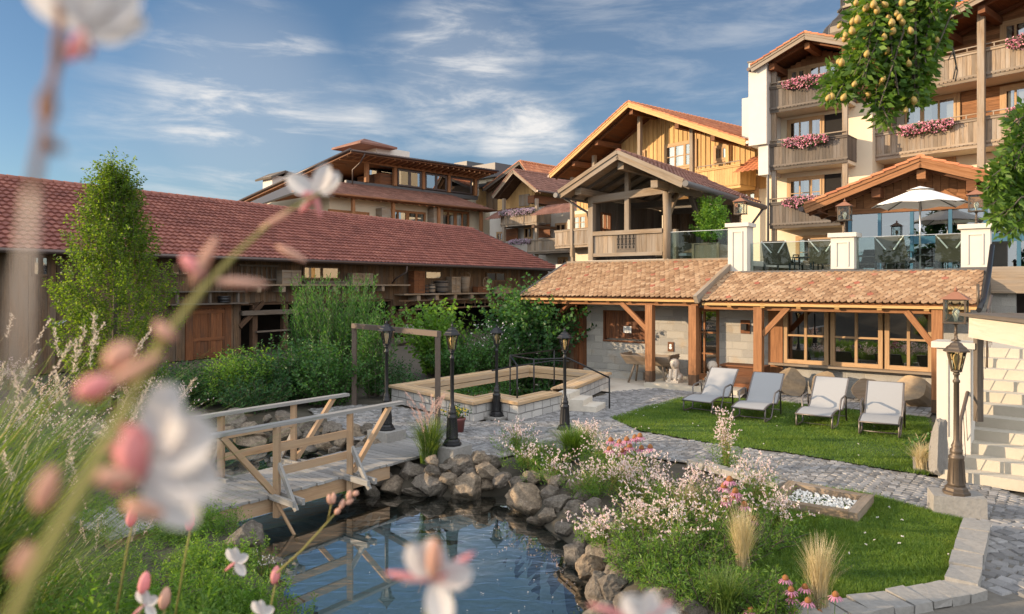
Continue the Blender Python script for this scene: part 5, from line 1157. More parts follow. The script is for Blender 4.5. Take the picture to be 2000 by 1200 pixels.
# loggia house behind the barn
FB = Fr(-13.3, 60, -46); fs, fz = FB.s, FB.z; LB = fs(950)
lo_ = T('loggia_house', 'large hotel house with a glazed loggia storey under a shallow roof', 'house', FB.p(8, -9, 0))
z0 = 14.25
P = [FB.p(-.8, .9, z0-.1), FB.p(LB+.6, .9, z0+.15), FB.p(LB+.6, -19, z0-2.4), FB.p(-.8, -19, z0-2.7)]
q = MB(); q.slab(P, .22); rf = q.build('roof', M['redwood'], lo_)
tile_plane('eave_tile', P[0]+V3((0, 0, .03)), P[1]-P[0], P[3]-P[0], 0, LB+1.4, 19.8, .34, .4, M['browntile'], rf)
q = MB(); q.tube([FB.p(-.9, 1.0, z0-.12), FB.p(LB+.7, 1.0, z0+.12)], .1, 8); q.tube([FB.p(-.9, 1.0, z0-.05), FB.p(-.9, -19, z0-2.65)], .12, 6); q.tube([FB.p(.5, 1.0, z0-.2), FB.p(.4, .5, z0-.9), FB.p(.35, -.6, z0-1.4), FB.p(.35, -.6, z0-3.2)], .06, 6); q.build('gutter', M['gutter'], rf)
q = MB()
for i in range(24): s = -.3+i*(LB/23); q.beam(FB.p(s, .8, z0-.26), FB.p(s, -1.0, z0-.5), .14, .16)
for i in range(16): d = .2-i*1.15; q.beam(FB.p(-.7, d, z0-.32+(d-.9)*.128), FB.p(.6, d, z0-.32+(d-.9)*.128), .14, .16)
q.build('rafter', M['orangewood'], rf)
zs = fz(850, 373, -1.0); zu = fz(850, 341, -1.0)
q = MB(); q.fbox(FB, 0, LB-.2, -1.3, -1.02, zs-.4, zs); q.fbox(FB, 3.6, LB-.2, -1.3, -1.03, zu+.05, z0-.35); q.build('wall', M['zinc'], lo_)
q = MB(); q.fbox(FB, fs(935, -1), LB-.1, -1.3, -.98, zs+.002, z0-.4, 'wall'); q.build('corner_pier', M['white'], lo_)
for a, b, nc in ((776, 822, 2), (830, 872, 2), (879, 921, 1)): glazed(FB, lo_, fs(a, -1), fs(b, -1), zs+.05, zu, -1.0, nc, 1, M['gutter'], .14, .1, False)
for px in (716, 771, 826, 876, 928): q = MB(); s = fs(px, -1); q.fbox(FB, s-.16, s+.16, -1.15, -.85, zs+.003, z0-.42, 'z'); q.build('post', M['orangewood'], lo_)
q = MB(); q.fbox(FB, .1, LB-.3, -.9, -.75, zu+.08, zu+.5); q.build('beam', M['orangewood'], lo_)
q = MB(); q.fbox(FB, 0, LB-.3, -14, -5, zs-.3, z0-1.9); q.fbox(FB, 3.7, LB-.3, -4.9, -1.31, zs-.3, z0-1.2); q.build('inner_wall', M['redwood'], lo_)
g = MB(); g.fbox(FB, fs(722, -2.2), fs(765, -2.2), -2.25, -2.2, zs, zu+.2); g.build('loggia_glass', M['glass'], lo_)
q = MB(); q.fbox(FB, -3, LB+1.5, -13, 1.2, 0, fz(640, 378, 2.6)+.25, 'wall'); q.build('base_wall', M['plaster'], lo_)
le0, le1 = fs(585, 2.6), fs(970, 2.6); zle = (fz(640, 378, 2.6)+fz(965, 411, 2.6))/2; zlt = zs-.25
Vl = FB.p(0, -.95, zlt)-FB.p(0, 2.6, zle); lr = tile_plane('lower_roof', FB.p(0, 2.6, zle), FB.u, Vl, le0, le1, Vl.length, .36, .3, M['browntile'], lo_, le0+2.5, le1-2.6, .02, .03)
q = MB(); q.slab([FB.p(le0, 2.55, zle-.05), FB.p(le1, 2.55, zle-.05), FB.p(le1-2.6, -.95, zlt-.05), FB.p(le0+2.5, -.95, zlt-.05)], .15); q.tube([FB.p(le0, 2.68, zle-.02), FB.p(le1, 2.68, zle-.02)], .09, 8)
for i in range(26): s = le0+.3+(le1-le0-.6)*i/25; q.beam(FB.p(s, 2.5, zle-.2), FB.p(s, 1.0, zle+.1), .12, .12)
q.build('soffit', M['redwood'], lr)
P = [FB.p(le0, 2.6, zle), FB.p(le0+2.5, -.95, zlt), FB.p(le0+2.5, -17, zlt-2.0), FB.p(le0-1, -17, zle-2.2)]
q = MB(); q.slab(P, .15); q.build('side_roof', M['zinc'], lo_)
for px in (690, 768, 857, 940): q = MB(); s = fs(px, 2.2); q.fbox(FB, s-.13, s+.13, 2.05, 2.3, 0, zle-.1, 'z'); q.build('post', M['orangewood'], lo_)
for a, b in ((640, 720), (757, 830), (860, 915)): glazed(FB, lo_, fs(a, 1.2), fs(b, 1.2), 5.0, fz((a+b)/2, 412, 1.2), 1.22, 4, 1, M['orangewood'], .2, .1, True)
for a, b in ((735, 752), (836, 854)): q = MB(); q.fbox(FB, fs(a, 1.3), fs(b, 1.3), 1.22, 2.1, 5, fz((a+b)/2, 408, 1.3)); q.build('partition_panel', M['oldwood'], lo_)
c = FB.p(fs(766, -7), -7, z0-1.2); zc0, zc1 = z0-1.6, CZ+(HY-291)/FPX*c.y
q = MB(); q.fbox(FB, fs(735, -7), fs(800, -7), -10, -7, zc0, zc1, 'wall'); q.build('roof_tower', M['white'], lo_)
sl_, sr_2 = fs(704, -6), fs(792, -6); zt2 = CZ+(HY-296)/FPX*c.y
q = MB(); A = [FB.p(sl_, -6, zc1), FB.p(sr_2-1.0, -6, zc1), FB.p(sr_2-1.0, -11, zc1), FB.p(sl_, -11, zc1)]; m = FB.p((sl_+sr_2)/2-.5, -8.5, zc1+.9); m2 = FB.p((sl_+sr_2)/2-.6, -8.5, zc1+.9)
q.slab(A, .18)
for i in range(4): q.poly([A[i], A[(i+1) % 4], m])
q.build('tower_roof', M['browntile'], lo_)
q = MB(); s = fs(560, -17); q.fbox(FB, s-1.6, s+1.4, -19, -17, 8, CZ+(HY-346)/FPX*FB.p(s, -17, 0).y, 'wall'); q.build('dormer', M['white'], lo_)
ztp = CZ+(HY-350)/FPX*FB.p(s, -17, 0).y; q = MB(); q.slab([FB.p(s-2.0, -16.5, ztp), FB.p(s-.4, -16.5, ztp+.8), FB.p(s-.4, -20, ztp+.8), FB.p(s-2.0, -20, ztp)], .2); q.slab([FB.p(s-.4, -16.5, ztp+.8), FB.p(s+3.0, -16.5, ztp+.1), FB.p(s+3, -20, ztp+.1), FB.p(s-.4, -20, ztp+.8)], .2); q.build('dormer_roof', M['greywood'], lo_)

# balcony tower of the hotel
Tt = Fr(13.67, 33, 42); ts, tz = Tt.s, Tt.z
to = T('balcony_tower', 'cream hotel tower with three weathered balconies and a tiled gable', 'house', Tt.p(0, -4, 0))
a0, a1 = ts(1503), ts(1655); w1_ = -1.35; tw0, tw1 = ts(1497, w1_), ts(1704, w1_)
F1, F2, F3 = tz(1580, 203), tz(1580, 319), tz(1580, 319)-2.78
q = MB(); q.fbox(Tt, tw0, tw1, w1_-9, w1_, 0, tz(1572, 128, w1_), 'wall'); q.build('wall', M['plaster'], to)
apx = ts(1573, .5); zap = tz(1573, 72, .5); el, er = ts(1468, .5), ts(1573, .5)+(ts(1573, .5)-ts(1468, .5)); zel = tz(1468, 137, .5)
gable(Tt, to, el, er, zel, zel, apx, zap, .55, -10, M['hoteltile'], M['oldwood'], M['redwood'], 6, (.35,), soff=M['redwood'])
q = MB(); q.beam(Tt.p(apx, .3, zap-.36), Tt.p(apx, -1.6, zap-.36), .22, .28); q.build('purlin', M['orangewood'], to)
q = MB(); n = 20
for i in range(n):
    m = tw0+(tw1-tw0)*(i+.5)/n; zt_ = zap-abs(m-apx)*(zap-zel)/(apx-el)-.15; q.fbox(Tt, tw0+(tw1-tw0)*i/n, tw0+(tw1-tw0)*(i+1)/n-.01, w1_+.004, w1_+.05, F1, max(F1+.1, zt_), 'l')
q.build('gable_boards', M['orangewood'], to)
def twin(a, b, c, e, nc, nr, split=None): return glazed(Tt, to, ts(a, w1_), ts(b, w1_), tz((a+b)/2, e, w1_), tz((a+b)/2, c, w1_), w1_+.055, nc, nr, M['framewood'], .08, .06, True, None, .12, split)
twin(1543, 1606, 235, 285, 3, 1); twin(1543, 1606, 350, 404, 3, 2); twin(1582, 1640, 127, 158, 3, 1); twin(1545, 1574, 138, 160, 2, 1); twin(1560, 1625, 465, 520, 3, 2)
for a, b, c, e in ((1609, 1645, 226, 282), (1609, 1643, 342, 400)): q = MB(); q.fbox(Tt, ts(a, w1_), ts(b, w1_), w1_+.004, w1_+.05, tz(a, e, w1_), tz(a, c, w1_)); q.build('dark_door_panel', M['dark'], to, 'near-black panel painted for the unlit open balcony door')  # near-black panel paints the dark doorway onto the wall face
for zf_, ra in ((F1, 1), (F2, 1), (F3, 1), (F3-2.8, 1)): balcony(Tt, to, a0, a1, w1_+.02, 0, zf_, 1.05, M['greywood'], True, M['plaster'], .15)
for px in (1511, 1650):
    s = ts(px, -.1); 
    for zb, zt_ in ((F3-1.5, F3-.17), (F3+1.12, F2-.17), (F2+1.12, F1-.17), (F1+1.12, tz(1573, 118, 0)+.1)): q = MB(); q.fbox(Tt, s-.11, s+.11, -.24, -.09, zb, zt_, 'z'); q.build('post', M['oldwood'], to)
flower_box(Tt, ts(1537), ts(1608), .06, F1+.98, 'pink geranium box on the top balcony of the tower'); flower_box(Tt, ts(1537), ts(1617), .06, F2+.98, 'pink geranium box on the second balcony of the tower'); flower_box(Tt, ts(1537), ts(1600), .06, F3+1.0, 'pink geranium box on the low tower balcony behind the glass hall roof')
q = MB(); b0, b1 = ts(1462, .4), ts(1497, .4); q.fbox(Tt, b0, b1, -2.2, .4, tz(1480, 283, .4), tz(1470, 122, .4), 'wall'); q.fbox(Tt, ts(1481, .2), b1, -2.0, .2, tz(1490, 342, .2), tz(1480, 283, .4)-.01, 'wall'); q.fbox(Tt, ts(1449, -2.2), b0-.01, -4, -2.2, tz(1455, 275, -2.2), tz(1455, 192, -2.2), 'wall'); q.build('chimney_wall', M['white'], to)
q = MB(); q.fbox(Tt, b0-.05, b1+.03, -2.25, .45, tz(1470, 122, .4)+.004, tz(1470, 122, .4)+.07); q.tube([Tt.p(ts(1500, .1), .1, tz(1500, 160, .1)), Tt.p(ts(1500, .1), .1, 2)], .06, 8); q.build('downpipe', M['zinc'], to)

# right wing with long balconies
X = Fr(16.43, 33, 50); xs_, xz = X.s, X.z; xw = -1.5
wi = T('balcony_wing', 'hotel wing of red brown wood with long balconies and a wide gable roof', 'house', X.p(5, -4, 0))
g0, g1_ = xs_(1697), xs_(2120); G2 = xz(1815, 168) ; G1 = xz(1815, 294)
x0, x1 = xs_(1697, xw), xs_(2200, xw)
q = MB(); q.fbox(X, x0-.5, x1, xw-9, xw, 0, G1-.17, 'wall'); q.build('wall', M['plaster'], wi)
q = MB(); nb = 30
for i in range(34): q.fbox(X, x0+.1, x1, xw-.1+R.uniform(-.006, .006), xw-.02, G1-.16+i*.2, G1-.16+i*.2+.193)
q.build('boarded_wall', M['orangewood'], wi)
q = MB(); q.fbox(X, x0+.1, x1, xw-9, xw-.12, G1-.16, G1+6.6, 'wall'); q.build('core_wall', M['redwood'], wi)
for zf_ in (G2, G1): balcony(X, wi, g0 if zf_ == G1 else xs_(1700), g1_, xw+.02, 0, zf_, 1.05, M['oldwood'], True, M['plaster'], .17)
for px, top in ((1693, 0), (1919, 1), (2050, 1)):
    s = xs_(px, .02); zt_ = G1+1.35 if not top else xz(1915, 5); q = MB(); q.fbox(X, s-.13, s+.13, .06, .26, 2, zt_, 'z'); q.build('post', M['oldwood'], wi)
def xwin(a, b, c, e, nc, nr): return glazed(X, wi, xs_(a, xw), xs_(b, xw), xz((a+b)/2, e, xw), xz((a+b)/2, c, xw), xw+.01, nc, nr, M['framewood'], .09, .07, True, None, .16)
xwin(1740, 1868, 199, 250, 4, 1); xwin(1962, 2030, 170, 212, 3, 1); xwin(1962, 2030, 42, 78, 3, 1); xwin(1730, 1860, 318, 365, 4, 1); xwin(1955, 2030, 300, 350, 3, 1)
ae, az_ = xs_(1835, .9), xz(1835, 42, .9); pk = xs_(2030, .9); pz = xz(1908, 3, .9)+(pk-xs_(1908, .9))*(xz(1908, 3, .9)-az_)/(xs_(1908, .9)-ae)
ael = xs_(1760, .9); azl = az_-(ae-ael)*(xz(1908, 3, .9)-az_)/(xs_(1908, .9)-ae)
gable(X, wi, ael, pk+(pk-ael), azl, azl, pk, pz, .95, -10, M['hoteltile'], M['oldwood'], M['redwood'], 7, (.3, .6), soff=M['redwood'])
flower_box(X, xs_(1763), xs_(1862), .06, G1+.95, 'wide pink geranium box on the long wing balcony', n=1.1); flower_box(X, xs_(1972), xs_(2040), .06, G2+1.0, 'pink geranium box on the topmost wing balcony beyond the post'); flower_box(X, xs_(1975), xs_(2040), .06, G1+1.0, 'pink geranium box on the wing balcony above the pear leaves')
# onion dome behind
c = V3((1668-CX)/FPX*60*V3((1, 0, 0))+V3((0, 60, 0))); zz = lambda y: CZ+(HY-y)/FPX*60
tw = T('church_tower', 'dark copper onion dome of a church tower behind the hotel roofs', 'tower', (c.x, c.y, 0))
q = MB(); q.box((c.x, c.y, 0), 3.6, 3.6, zz(100), .6, 'wall'); q.build('shaft', M['plaster'], tw)
pr = [(1.9, zz(112)), (2.3, zz(92)), (2.55, zz(72)), (2.5, zz(60)), (2.2, zz(48)), (1.7, zz(38)), (1.3, zz(29)), (1.1, zz(22)), (1.25, zz(20)), (1.25, zz(16)), (1.0, zz(14)), (1.0, zz(-10)), (1.2, zz(-12)), (1.1, zz(-25)), (.4, zz(-50)), (.08, zz(-75))]
q = MB(); q.lathe(pr, (c.x, c.y, 0), 8, False, .3); q.build('onion_dome', M['copper'], tw)
q = MB()
for k in range(8): a = 2*math.pi*k/8+.3; q.tube([V3((c.x+r_*1.0*math.cos(a), c.y+r_*math.sin(a), z)) for r_, z in pr[:-2]], .05, 4)
q.build('seam', M['zinc'], tw)

# ---------------------------------------------------------------- glass hall on the terrace
gd = -4.6; gh = T('glass_hall', 'pool hall with a blue glass front and an orange timber gable', 'pavilion', L.p(ls(1800, gd), gd-5, 3.5))
gs0, gs1 = ls(1655, gd), ls(2080, gd); ga, gv = ls(1798, gd+.9), gd+.9; zga = lz(1798, 318, gv); zgl = lz(1572, 410, gv); gsl = ls(1572, gv)
gable(L, gh, gsl, ga+(ga-gsl), zgl, zgl, ga, zga, gv, gd-9, M['hoteltile'], M['orangewood'], M['redwood'], 7, (.3, .62), soff=M['redwood'])
q = MB(); q.beam(L.p(ga, gv-.1, zga-.34), L.p(ga, gd, zga-.34), .24, .28); q.build('purlin', M['orangewood'], gh)
zg = 5.45; q = MB(); n = 26; s_l, s_r = ls(1618, gd), ga+(ga-ls(1618, gd))
for i in range(n):
    m = s_l+(s_r-s_l)*(i+.5)/n; zt_ = zga-abs(m-ga)*(zga-zgl)/(ga-gsl)-.12
    if zt_ > zg+.25: q.fbox(L, s_l+(s_r-s_l)*i/n, s_l+(s_r-s_l)*(i+1)/n-.01, gd-.1, gd+R.uniform(0, .008), zg+.2, zt_, 'z' if False else 'l')
q.fbox(L, s_l, s_r, gd-.1, gd+.06, zg, zg+.19)
for t in (.33, .6, .82): 
    for sg in (-1, 1): m = ga+sg*(ga-s_l)*(1-t)*.9; q.beam(L.p(m, gd+.03, zg+.2), L.p(ga+sg*(ga-s_l)*(1-t)*.45, gd+.03, zg+.2+(zga-zg-.5)*(.55*t+.1)), .03, .1)
q.build('gable_panel', M['orangewood'], gh)
q = MB(); q.fbox(L, gs0, gs1, gd-.05, gd-.02, 3.47, zg-.004); q.build('glass_front', M['bluepane'], gh) if 'bluepane' in M else None
M['bluepane'] = glassm('blue_glass', (.24, .32, .36), .16)
q = MB(); q.fbox(L, gs0+.05, gs1, gd-.05, gd-.03, 3.5, zg-.01); q.build('glass_front', M['bluepane'], gh)
M['blueframe'] = plain('blue_frame', (.05, .13, .19), .4, .3, .1, 4, 0)
for px in (1660, 1718, 1781, 1856, 1925, 1990): q = MB(); s = ls(px, gd); q.fbox(L, s-.05, s+.05, gd-.028, gd+.03, 3.47, zg-.005, 'z'); q.build('mullion', M['blueframe'], gh)
q = MB(); zz_ = lz(1830, 468, gd); q.fbox(L, ls(1785, gd), gs1, gd-.026, gd+.02, zz_-.12, zz_+.12); q.build('transom', M['blueframe'], gh)
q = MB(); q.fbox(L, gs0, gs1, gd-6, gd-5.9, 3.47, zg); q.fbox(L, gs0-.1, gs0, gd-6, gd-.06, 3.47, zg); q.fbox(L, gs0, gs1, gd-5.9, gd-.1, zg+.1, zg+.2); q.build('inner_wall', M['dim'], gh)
for px in (1700, 1742, 1775): q = MB(); s = ls(px, gd+.4); q.beam(L.p(gsl+.4+(px-1700)*.02, gv-.1, zgl-.0+(px-1700)*.009), L.p(gsl+.4+(px-1700)*.02, gd-2, zgl+(px-1700)*.009), .1, .12); q.build('rafter_end', M['redwood'], gh)

# ---------------------------------------------------------------- stairs
S = Fr(6.95, 11.3, 40)
st = T('garden_stairs', 'broad pale stone garden stairs with sunlit treads', 'stairs', S.p(1.5, 0, 0))
rise, tread = .172, .335; N_ = 11
for i in range(N_):
    q = MB(); q.fbox(S, -.05+(.02 if i else -.15), 5, -i*tread-(.335 if i < N_-1 else 2.2), -i*tread, 0 if i == 0 else i*rise-.02, (i+1)*rise, 'l', .002); q.build('step', M['concrete'], st)
for i in range(9):
    q = MB(); q.fbox(S, 1.5, 6, -N_*tread-1.7-i*.33-.33, -N_*tread-1.7-i*.33, N_*rise+.003 if i == 0 else N_*rise+i*rise-.02, N_*rise+(i+1)*rise, 'l', .002); q.build('step', M['concrete'], st)
q = MB(); q.fbox(S, -.12, 5, -N_*tread-1.7, -N_*tread+.05, 0, N_*rise-.175, 'wall'); q.build('stair_core', M['stone'], st)
# ---------------------------------------------------------------- stair surroundings
pc = G(1862, 925, 0); SP = Fr(pc.x, pc.y, 40)
t = T('stone_pillar', 'tall white rendered pillar at the foot of the garden stairs', 'pillar', SP.p(0, 0, 0)); pt = 2.16
q = MB(); q.fbox(SP, -.24, .24, -.5, 0, 0, pt-.1, 'wall'); q.build('shaft', M['white'], t); q = MB(); q.fbox(SP, -.31, .31, -.57, .07, pt-.098, pt); q.build('cap', M['white'], t)
q = MB(); q.fbox(SP, -.10, -.07, .002, .02, .6, pt-.3, 'z'); q.build('panel_moulding', M['stone'], t)
lantern(SP, 0, -.25, pt, 'large rusty lantern on the pillar at the foot of the stairs', 1.0, .30)
def roughblock(mb, c, sx, sy, sz, rz, j=.02): mb.box(c, sx, sy, sz, rz, 'l', j)
c = G(1840, 940, 0); me = rock_mesh('rough_stone_slab', 77); o = link('rough_stone_slab', me); o.location = (c.x+.05, c.y+.15, .42); o.scale = (.20, .16, .58); me.materials.clear(); me.materials.append(M['kerb']); tag(o, 'upright rough granite slab leaning at the white stair pillar', 'stone')
c = G(1812, 925, 0); q = MB(); roughblock(q, (c.x+.05, c.y+.1, 0), .4, .22, .2, -.5); tag(q.build('granite_block', M['kerb']), 'low pale granite block at the lawn corner by the stairs', 'stone block')
# railings of twisted rusty iron
t = T('stair_railing', 'slim rusty iron railing with diagonal mesh beside the garden stairs', 'railing', S.p(0, 0, 0))
q = MB(); A = [S.p(.12, .1-i*tread*1.0, 1.0+i*rise) for i in range(N_+1)]; q.tube([S.p(.12, .18, .05), S.p(.12, .15, .95), A[0]]+A[1:], .028, 8); q.build('handrail', M['rust'], t)
q = MB()
for i in range(0, N_+1, 3): p = A[i]; q.tube([p, V3((p.x, p.y, max(0, p.z-1.0)))], .02, 6)
q.build('baluster', M['rust'], t)
q = MB()
for i in range(16):
    f = i/16*N_; k = min(int(f), N_-1); p = A[k].lerp(A[k+1], f-k); q.beam(p+V3((0, 0, -.02)), p+V3((0, 0, -.85))-S.n*.28, .008, .008)
q.build('mesh', M['rust'], t)
t = T('upper_railing', 'dark bent iron handrail of the upper stair flight', 'railing', W(1920, 600, 14.5)); q = MB(); q.tube([W(1912, 606, 13.5), W(1922, 585, 14.5), W(1930, 545, 15.5), W(1938, 480, 16.5)], .05, 8); q.build('handrail', M['iron'], t)
q = MB(); q.tube([W(1910, 555, 14.2), W(1911, 605, 14.2)], .03, 6); q.build('baluster', M['bronze'], t)
# landing with a thick bleached plank parapet
t = T('plank_parapet', 'thick bleached timber parapet of the stair landing', 'parapet', W(1900, 640, 11.6)); P0, P1 = W(1902, 618, 11.5), W(2090, 672, 8.6)
q = MB(); dirv = (P1-P0); dirv.z = 0; dirv.normalize(); zt_ = 2.60; a = V3((P0.x, P0.y, zt_-.17)); b = V3((P1.x, P1.y, zt_-.17)); q.beam(a, b, .14, .34, jit=.012); q.build('fascia_plank', M['parapet'], t) if 'parapet' in M else None
M['parapet'] = wood('bleached_wood', (.42, .36, .29), (.66, .58, .48), (.5, .45, .38), .4)
if 'fascia_plank' not in [x.name for x in t.children]: q.build('fascia_plank', M['parapet'], t)
back = V3((-dirv.y, dirv.x, 0)); q = MB(); q.beam(a-dirv*.12+back*.28+V3((0, 0, .19)), b+back*.28+V3((0, 0, .19)), .9, .05, jit=.008); q.build('top_plank', M['greywood'], t)
q = MB(); q.beam(a+back*.10-dirv*.10-V3((0, 0, .0)), V3((a.x+back.x*.1-dirv.x*.1, a.y+back.y*.1-dirv.y*.1, .9)), .10, .10); q.build('post', M['greywood'], t)
q = MB(); q.fbox(L, g1+.15, g1+3, -1.2, .2, 2.9, 3.55, 'wall'); o = q.build('stair_side_boards', M['oldwood']); tag(o, 'weathered boarding closing the terrace edge above the upper flight', 'boarding')

# ---------------------------------------------------------------- lamps
def make_lamp(mt, label):
    t = T('street_lamp', label, 'street lamp', (0, 0, 0), 'lamp posts round the pond'); Z = V3((0, 0, 0))
    q = MB(); q.lathe([(.17, 0), (.17, .035), (.145, .05), (.14, .085), (.115, .11)], Z, 8, False); q.build('foot', mt, t)
    q = MB(); n = 16; prof = [(.115, .10), (.085, .50)]
    q.lathe([(.112, .10), (.105, .14), (.088, .46), (.095, .48), (.095, .51), (.07, .53), (.078, .56), (.078, .60), (.058, .62), (.066, .65), (.05, .68), (.036, .73), (.034, 1.50), (.045, 1.51), (.045, 1.535), (.03, 1.55), (.028, 1.60), (.042, 1.615), (.042, 1.63), (.025, 1.65)], Z, 16)
    for k in range(10):
        a = 2*math.pi*k/10; q.beam((.103*math.cos(a), .103*math.sin(a), .15), (.085*math.cos(a), .085*math.sin(a), .45), .012, .014, w1=.009)
    q.build('post', mt, t)
    q = MB(); n = 6; A = [(.062*math.cos(2*math.pi*k/n+.2), .062*math.sin(2*math.pi*k/n+.2), 1.67) for k in range(n)]; Bt = [(.118*math.cos(2*math.pi*k/n+.2), .118*math.sin(2*math.pi*k/n+.2), 1.93) for k in range(n)]
    for k in range(n): q.beam(A[k], Bt[k], .013, .013)
    q.lathe([(.03, 1.64), (.07, 1.655), (.07, 1.675), (.03, 1.68)], Z, 6, False, .2); q.lathe([(.125, 1.925), (.125, 1.94)], Z, 6, False, .2); q.build('lantern_frame', mt, t)
    q = MB()
    for k in range(n): k2 = (k+1) % n; q.poly([A[k], A[k2], Bt[k2], Bt[k]])
    q.build('pane', M['lampglass'], t)
    q = MB(); q.lathe([(.165, 1.925), (.165, 1.94), (.135, 1.965), (.125, 1.985), (.085, 2.015), (.07, 2.04), (.03, 2.06), (.015, 2.075), (.028, 2.09), (.02, 2.11), (.006, 2.125), (.004, 2.16)], Z, 6, False, .2); q.build('lamp_roof', mt, t)
    q = MB(); q.lathe([(.018, 1.68), (.02, 1.73), (.036, 1.78), (.048, 1.83), (.036, 1.88), (.005, 1.90)], Z, 10); q.build('bulb', M['bulb'], t)
    return t
lamp0 = make_lamp(M['iron'], 'black lamp post on a granite block next to the steel frame')
LS = [(G(755, 868, .0), .28, None), (G(883, 903, 0), .30, 'black lamp post beside the tuft of grass and red flower pot'), (G(970, 818, 0), .06, 'black lamp post in the inner corner of the stone basin'), (G(1103, 845, 0), .06, 'black lamp post behind the pink blossoms at the basin steps')]
for i, (p, z, lb) in enumerate(LS):
    if i == 0: lamp0.location = (p.x, p.y, z); ORG[lamp0.name] = V3((p.x, p.y, z))
    else: dup(lamp0, (p.x, p.y, z), .3*i, lb)
pR = G(1868, 1003, 0); l5 = make_lamp(M['bronze'], 'bronze coloured lamp post in warm sun on the kerb by the stairs'); l5.location = (pR.x, pR.y, .27)
def gblock(p, sx, sy, sz, rz, label):
    q = MB(); q.box((p.x, p.y, 0), sx, sy, sz, rz, 'l', .008); return tag(q.build('granite_block', M['kerb']), label, 'stone block')
gblock(LS[0][0], .56, .5, .28, -.65, 'granite block carrying the lamp post at the bridge end'); gblock(LS[1][0], .5, .5, .30, -.65, 'granite block carrying the lamp post above the pond rocks'); gblock(LS[2][0], .55, .5, .06, -.65, 'flat granite plate under the lamp post at the basin'); gblock(LS[3][0], .5, .5, .06, -.65, 'flat granite plate under the lamp post at the basin steps'); gblock(pR, .62, .42, .27, -.35, 'sunlit granite block carrying the bronze lamp post')

# ---------------------------------------------------------------- stone basin with wooden rim
TZ = .46
t = T('stone_basin', 'raised granite basin with a broad larch rim and dark green water', 'basin', (0, 19.5, 0))
cr = [V3((-3.25, 18.95, 0)), V3((-.86, 16.15, 0)), V3((-.40, 16.78, 0)), V3((.14, 16.12, 0)), V3((1.22, 17.65, 0)), V3((3.0, 21.7, 0)), V3((.46, 23.7, 0))]
inn = []
n = len(cr)
def offs(P, k):
    out = []; n = len(P)
    for i in range(n):
        a, b, c = P[i-1], P[i], P[(i+1) % n]; e, f = (b-a).normalized(), (c-b).normalized(); na, nb_ = V3((-e.y, e.x, 0)), V3((-f.y, f.x, 0))
        m = (na+nb_); m = m/max(.35, m.length_squared)*2 if m.length_squared > .01 else na
        out.append(b+m*k)
    return out
ar = sum(cr[i].x*cr[(i+1) % n].y-cr[(i+1) % n].x*cr[i].y for i in range(n)); sgn = 1 if ar > 0 else -1
base = offs(cr, .05*sgn); inn = offs(cr, .52*sgn)
sol = MB(); lin = MB()
for i in range(n):
    a, b = base[i], base[(i+1) % n]; c, d = inn[(i+1) % n], inn[i]; l = (b-a).length
    sol.poly([V3((a.x, a.y, 0)), V3((b.x, b.y, 0)), V3((b.x, b.y, TZ-.06)), V3((a.x, a.y, TZ-.06))], [(i*5.3, 0), (i*5.3+l, 0), (i*5.3+l, .4), (i*5.3, .4)])
    lin.poly([V3((d.x, d.y, -.5)), V3((d.x, d.y, TZ-.06)), V3((c.x, c.y, TZ-.06)), V3((c.x, c.y, -.5))], [(0, 0), (0, .9), (l, .9), (l, 0)])
sol.build('stone_wall', M['tubstone'], t); lin.build('inner_lining', M['barnwood'], t)
for i in range(n):
    a, b, c, d = cr[i], cr[(i+1) % n], inn[(i+1) % n], inn[i]
    if i == 4: a = a.lerp(b, .22); d = d.lerp(c, .16)
    q = MB(); k = 5 if i not in (1, 2) else 5
    for j in range(k):
        f0_, f1_ = j/k+.012, (j+1)/k-.012
        p0, p1, p2, p3 = a.lerp(d, f0_), b.lerp(c, f0_), b.lerp(c, f1_), a.lerp(d, f1_)
        e = R.uniform(-.003, .003); P = [V3((p.x, p.y, TZ+e)) for p in (p0, p1, p2, p3)]; q.slab(P if sgn > 0 else P[::-1], .045)
    p0, p1 = a, b; q.beam(V3((p0.x, p0.y, TZ-.035)), V3((p1.x, p1.y, TZ-.035)), .04, .06)
    p0, p1 = d, c; q.beam(V3((p0.x, p0.y, TZ-.08)), V3((p1.x, p1.y, TZ-.08)), .05, .12)
    q.build('rim_board', M['copewood'], t)
q = MB(); q.poly([V3((p.x, p.y, .31)) for p in (inn if sgn > 0 else inn[::-1])]); q.build('basin_water', M['tubwater'], t)
M['algae'] = plain('basin_floor', (.16, .17, .05), .9, 0, .4, 2, 0)
q = MB(); q.poly([V3((p.x, p.y, -.35)) for p in (inn if sgn > 0 else inn[::-1])]); q.build('basin_floor', M['algae'], t)
sa_ = cr[4]; dv = (cr[5]-cr[4]).normalized(); ou = V3((dv.y, -dv.x, 0))*sgn
for i, h in enumerate((.42, .28, .14)):
    q = MB(); c = sa_+dv*.42+ou*(.02+i*.34); q.box((c.x, c.y, 0.012), .8, .36, h, math.atan2(dv.y, dv.x), 'l', .004); q.build('step', M['stone'], t)
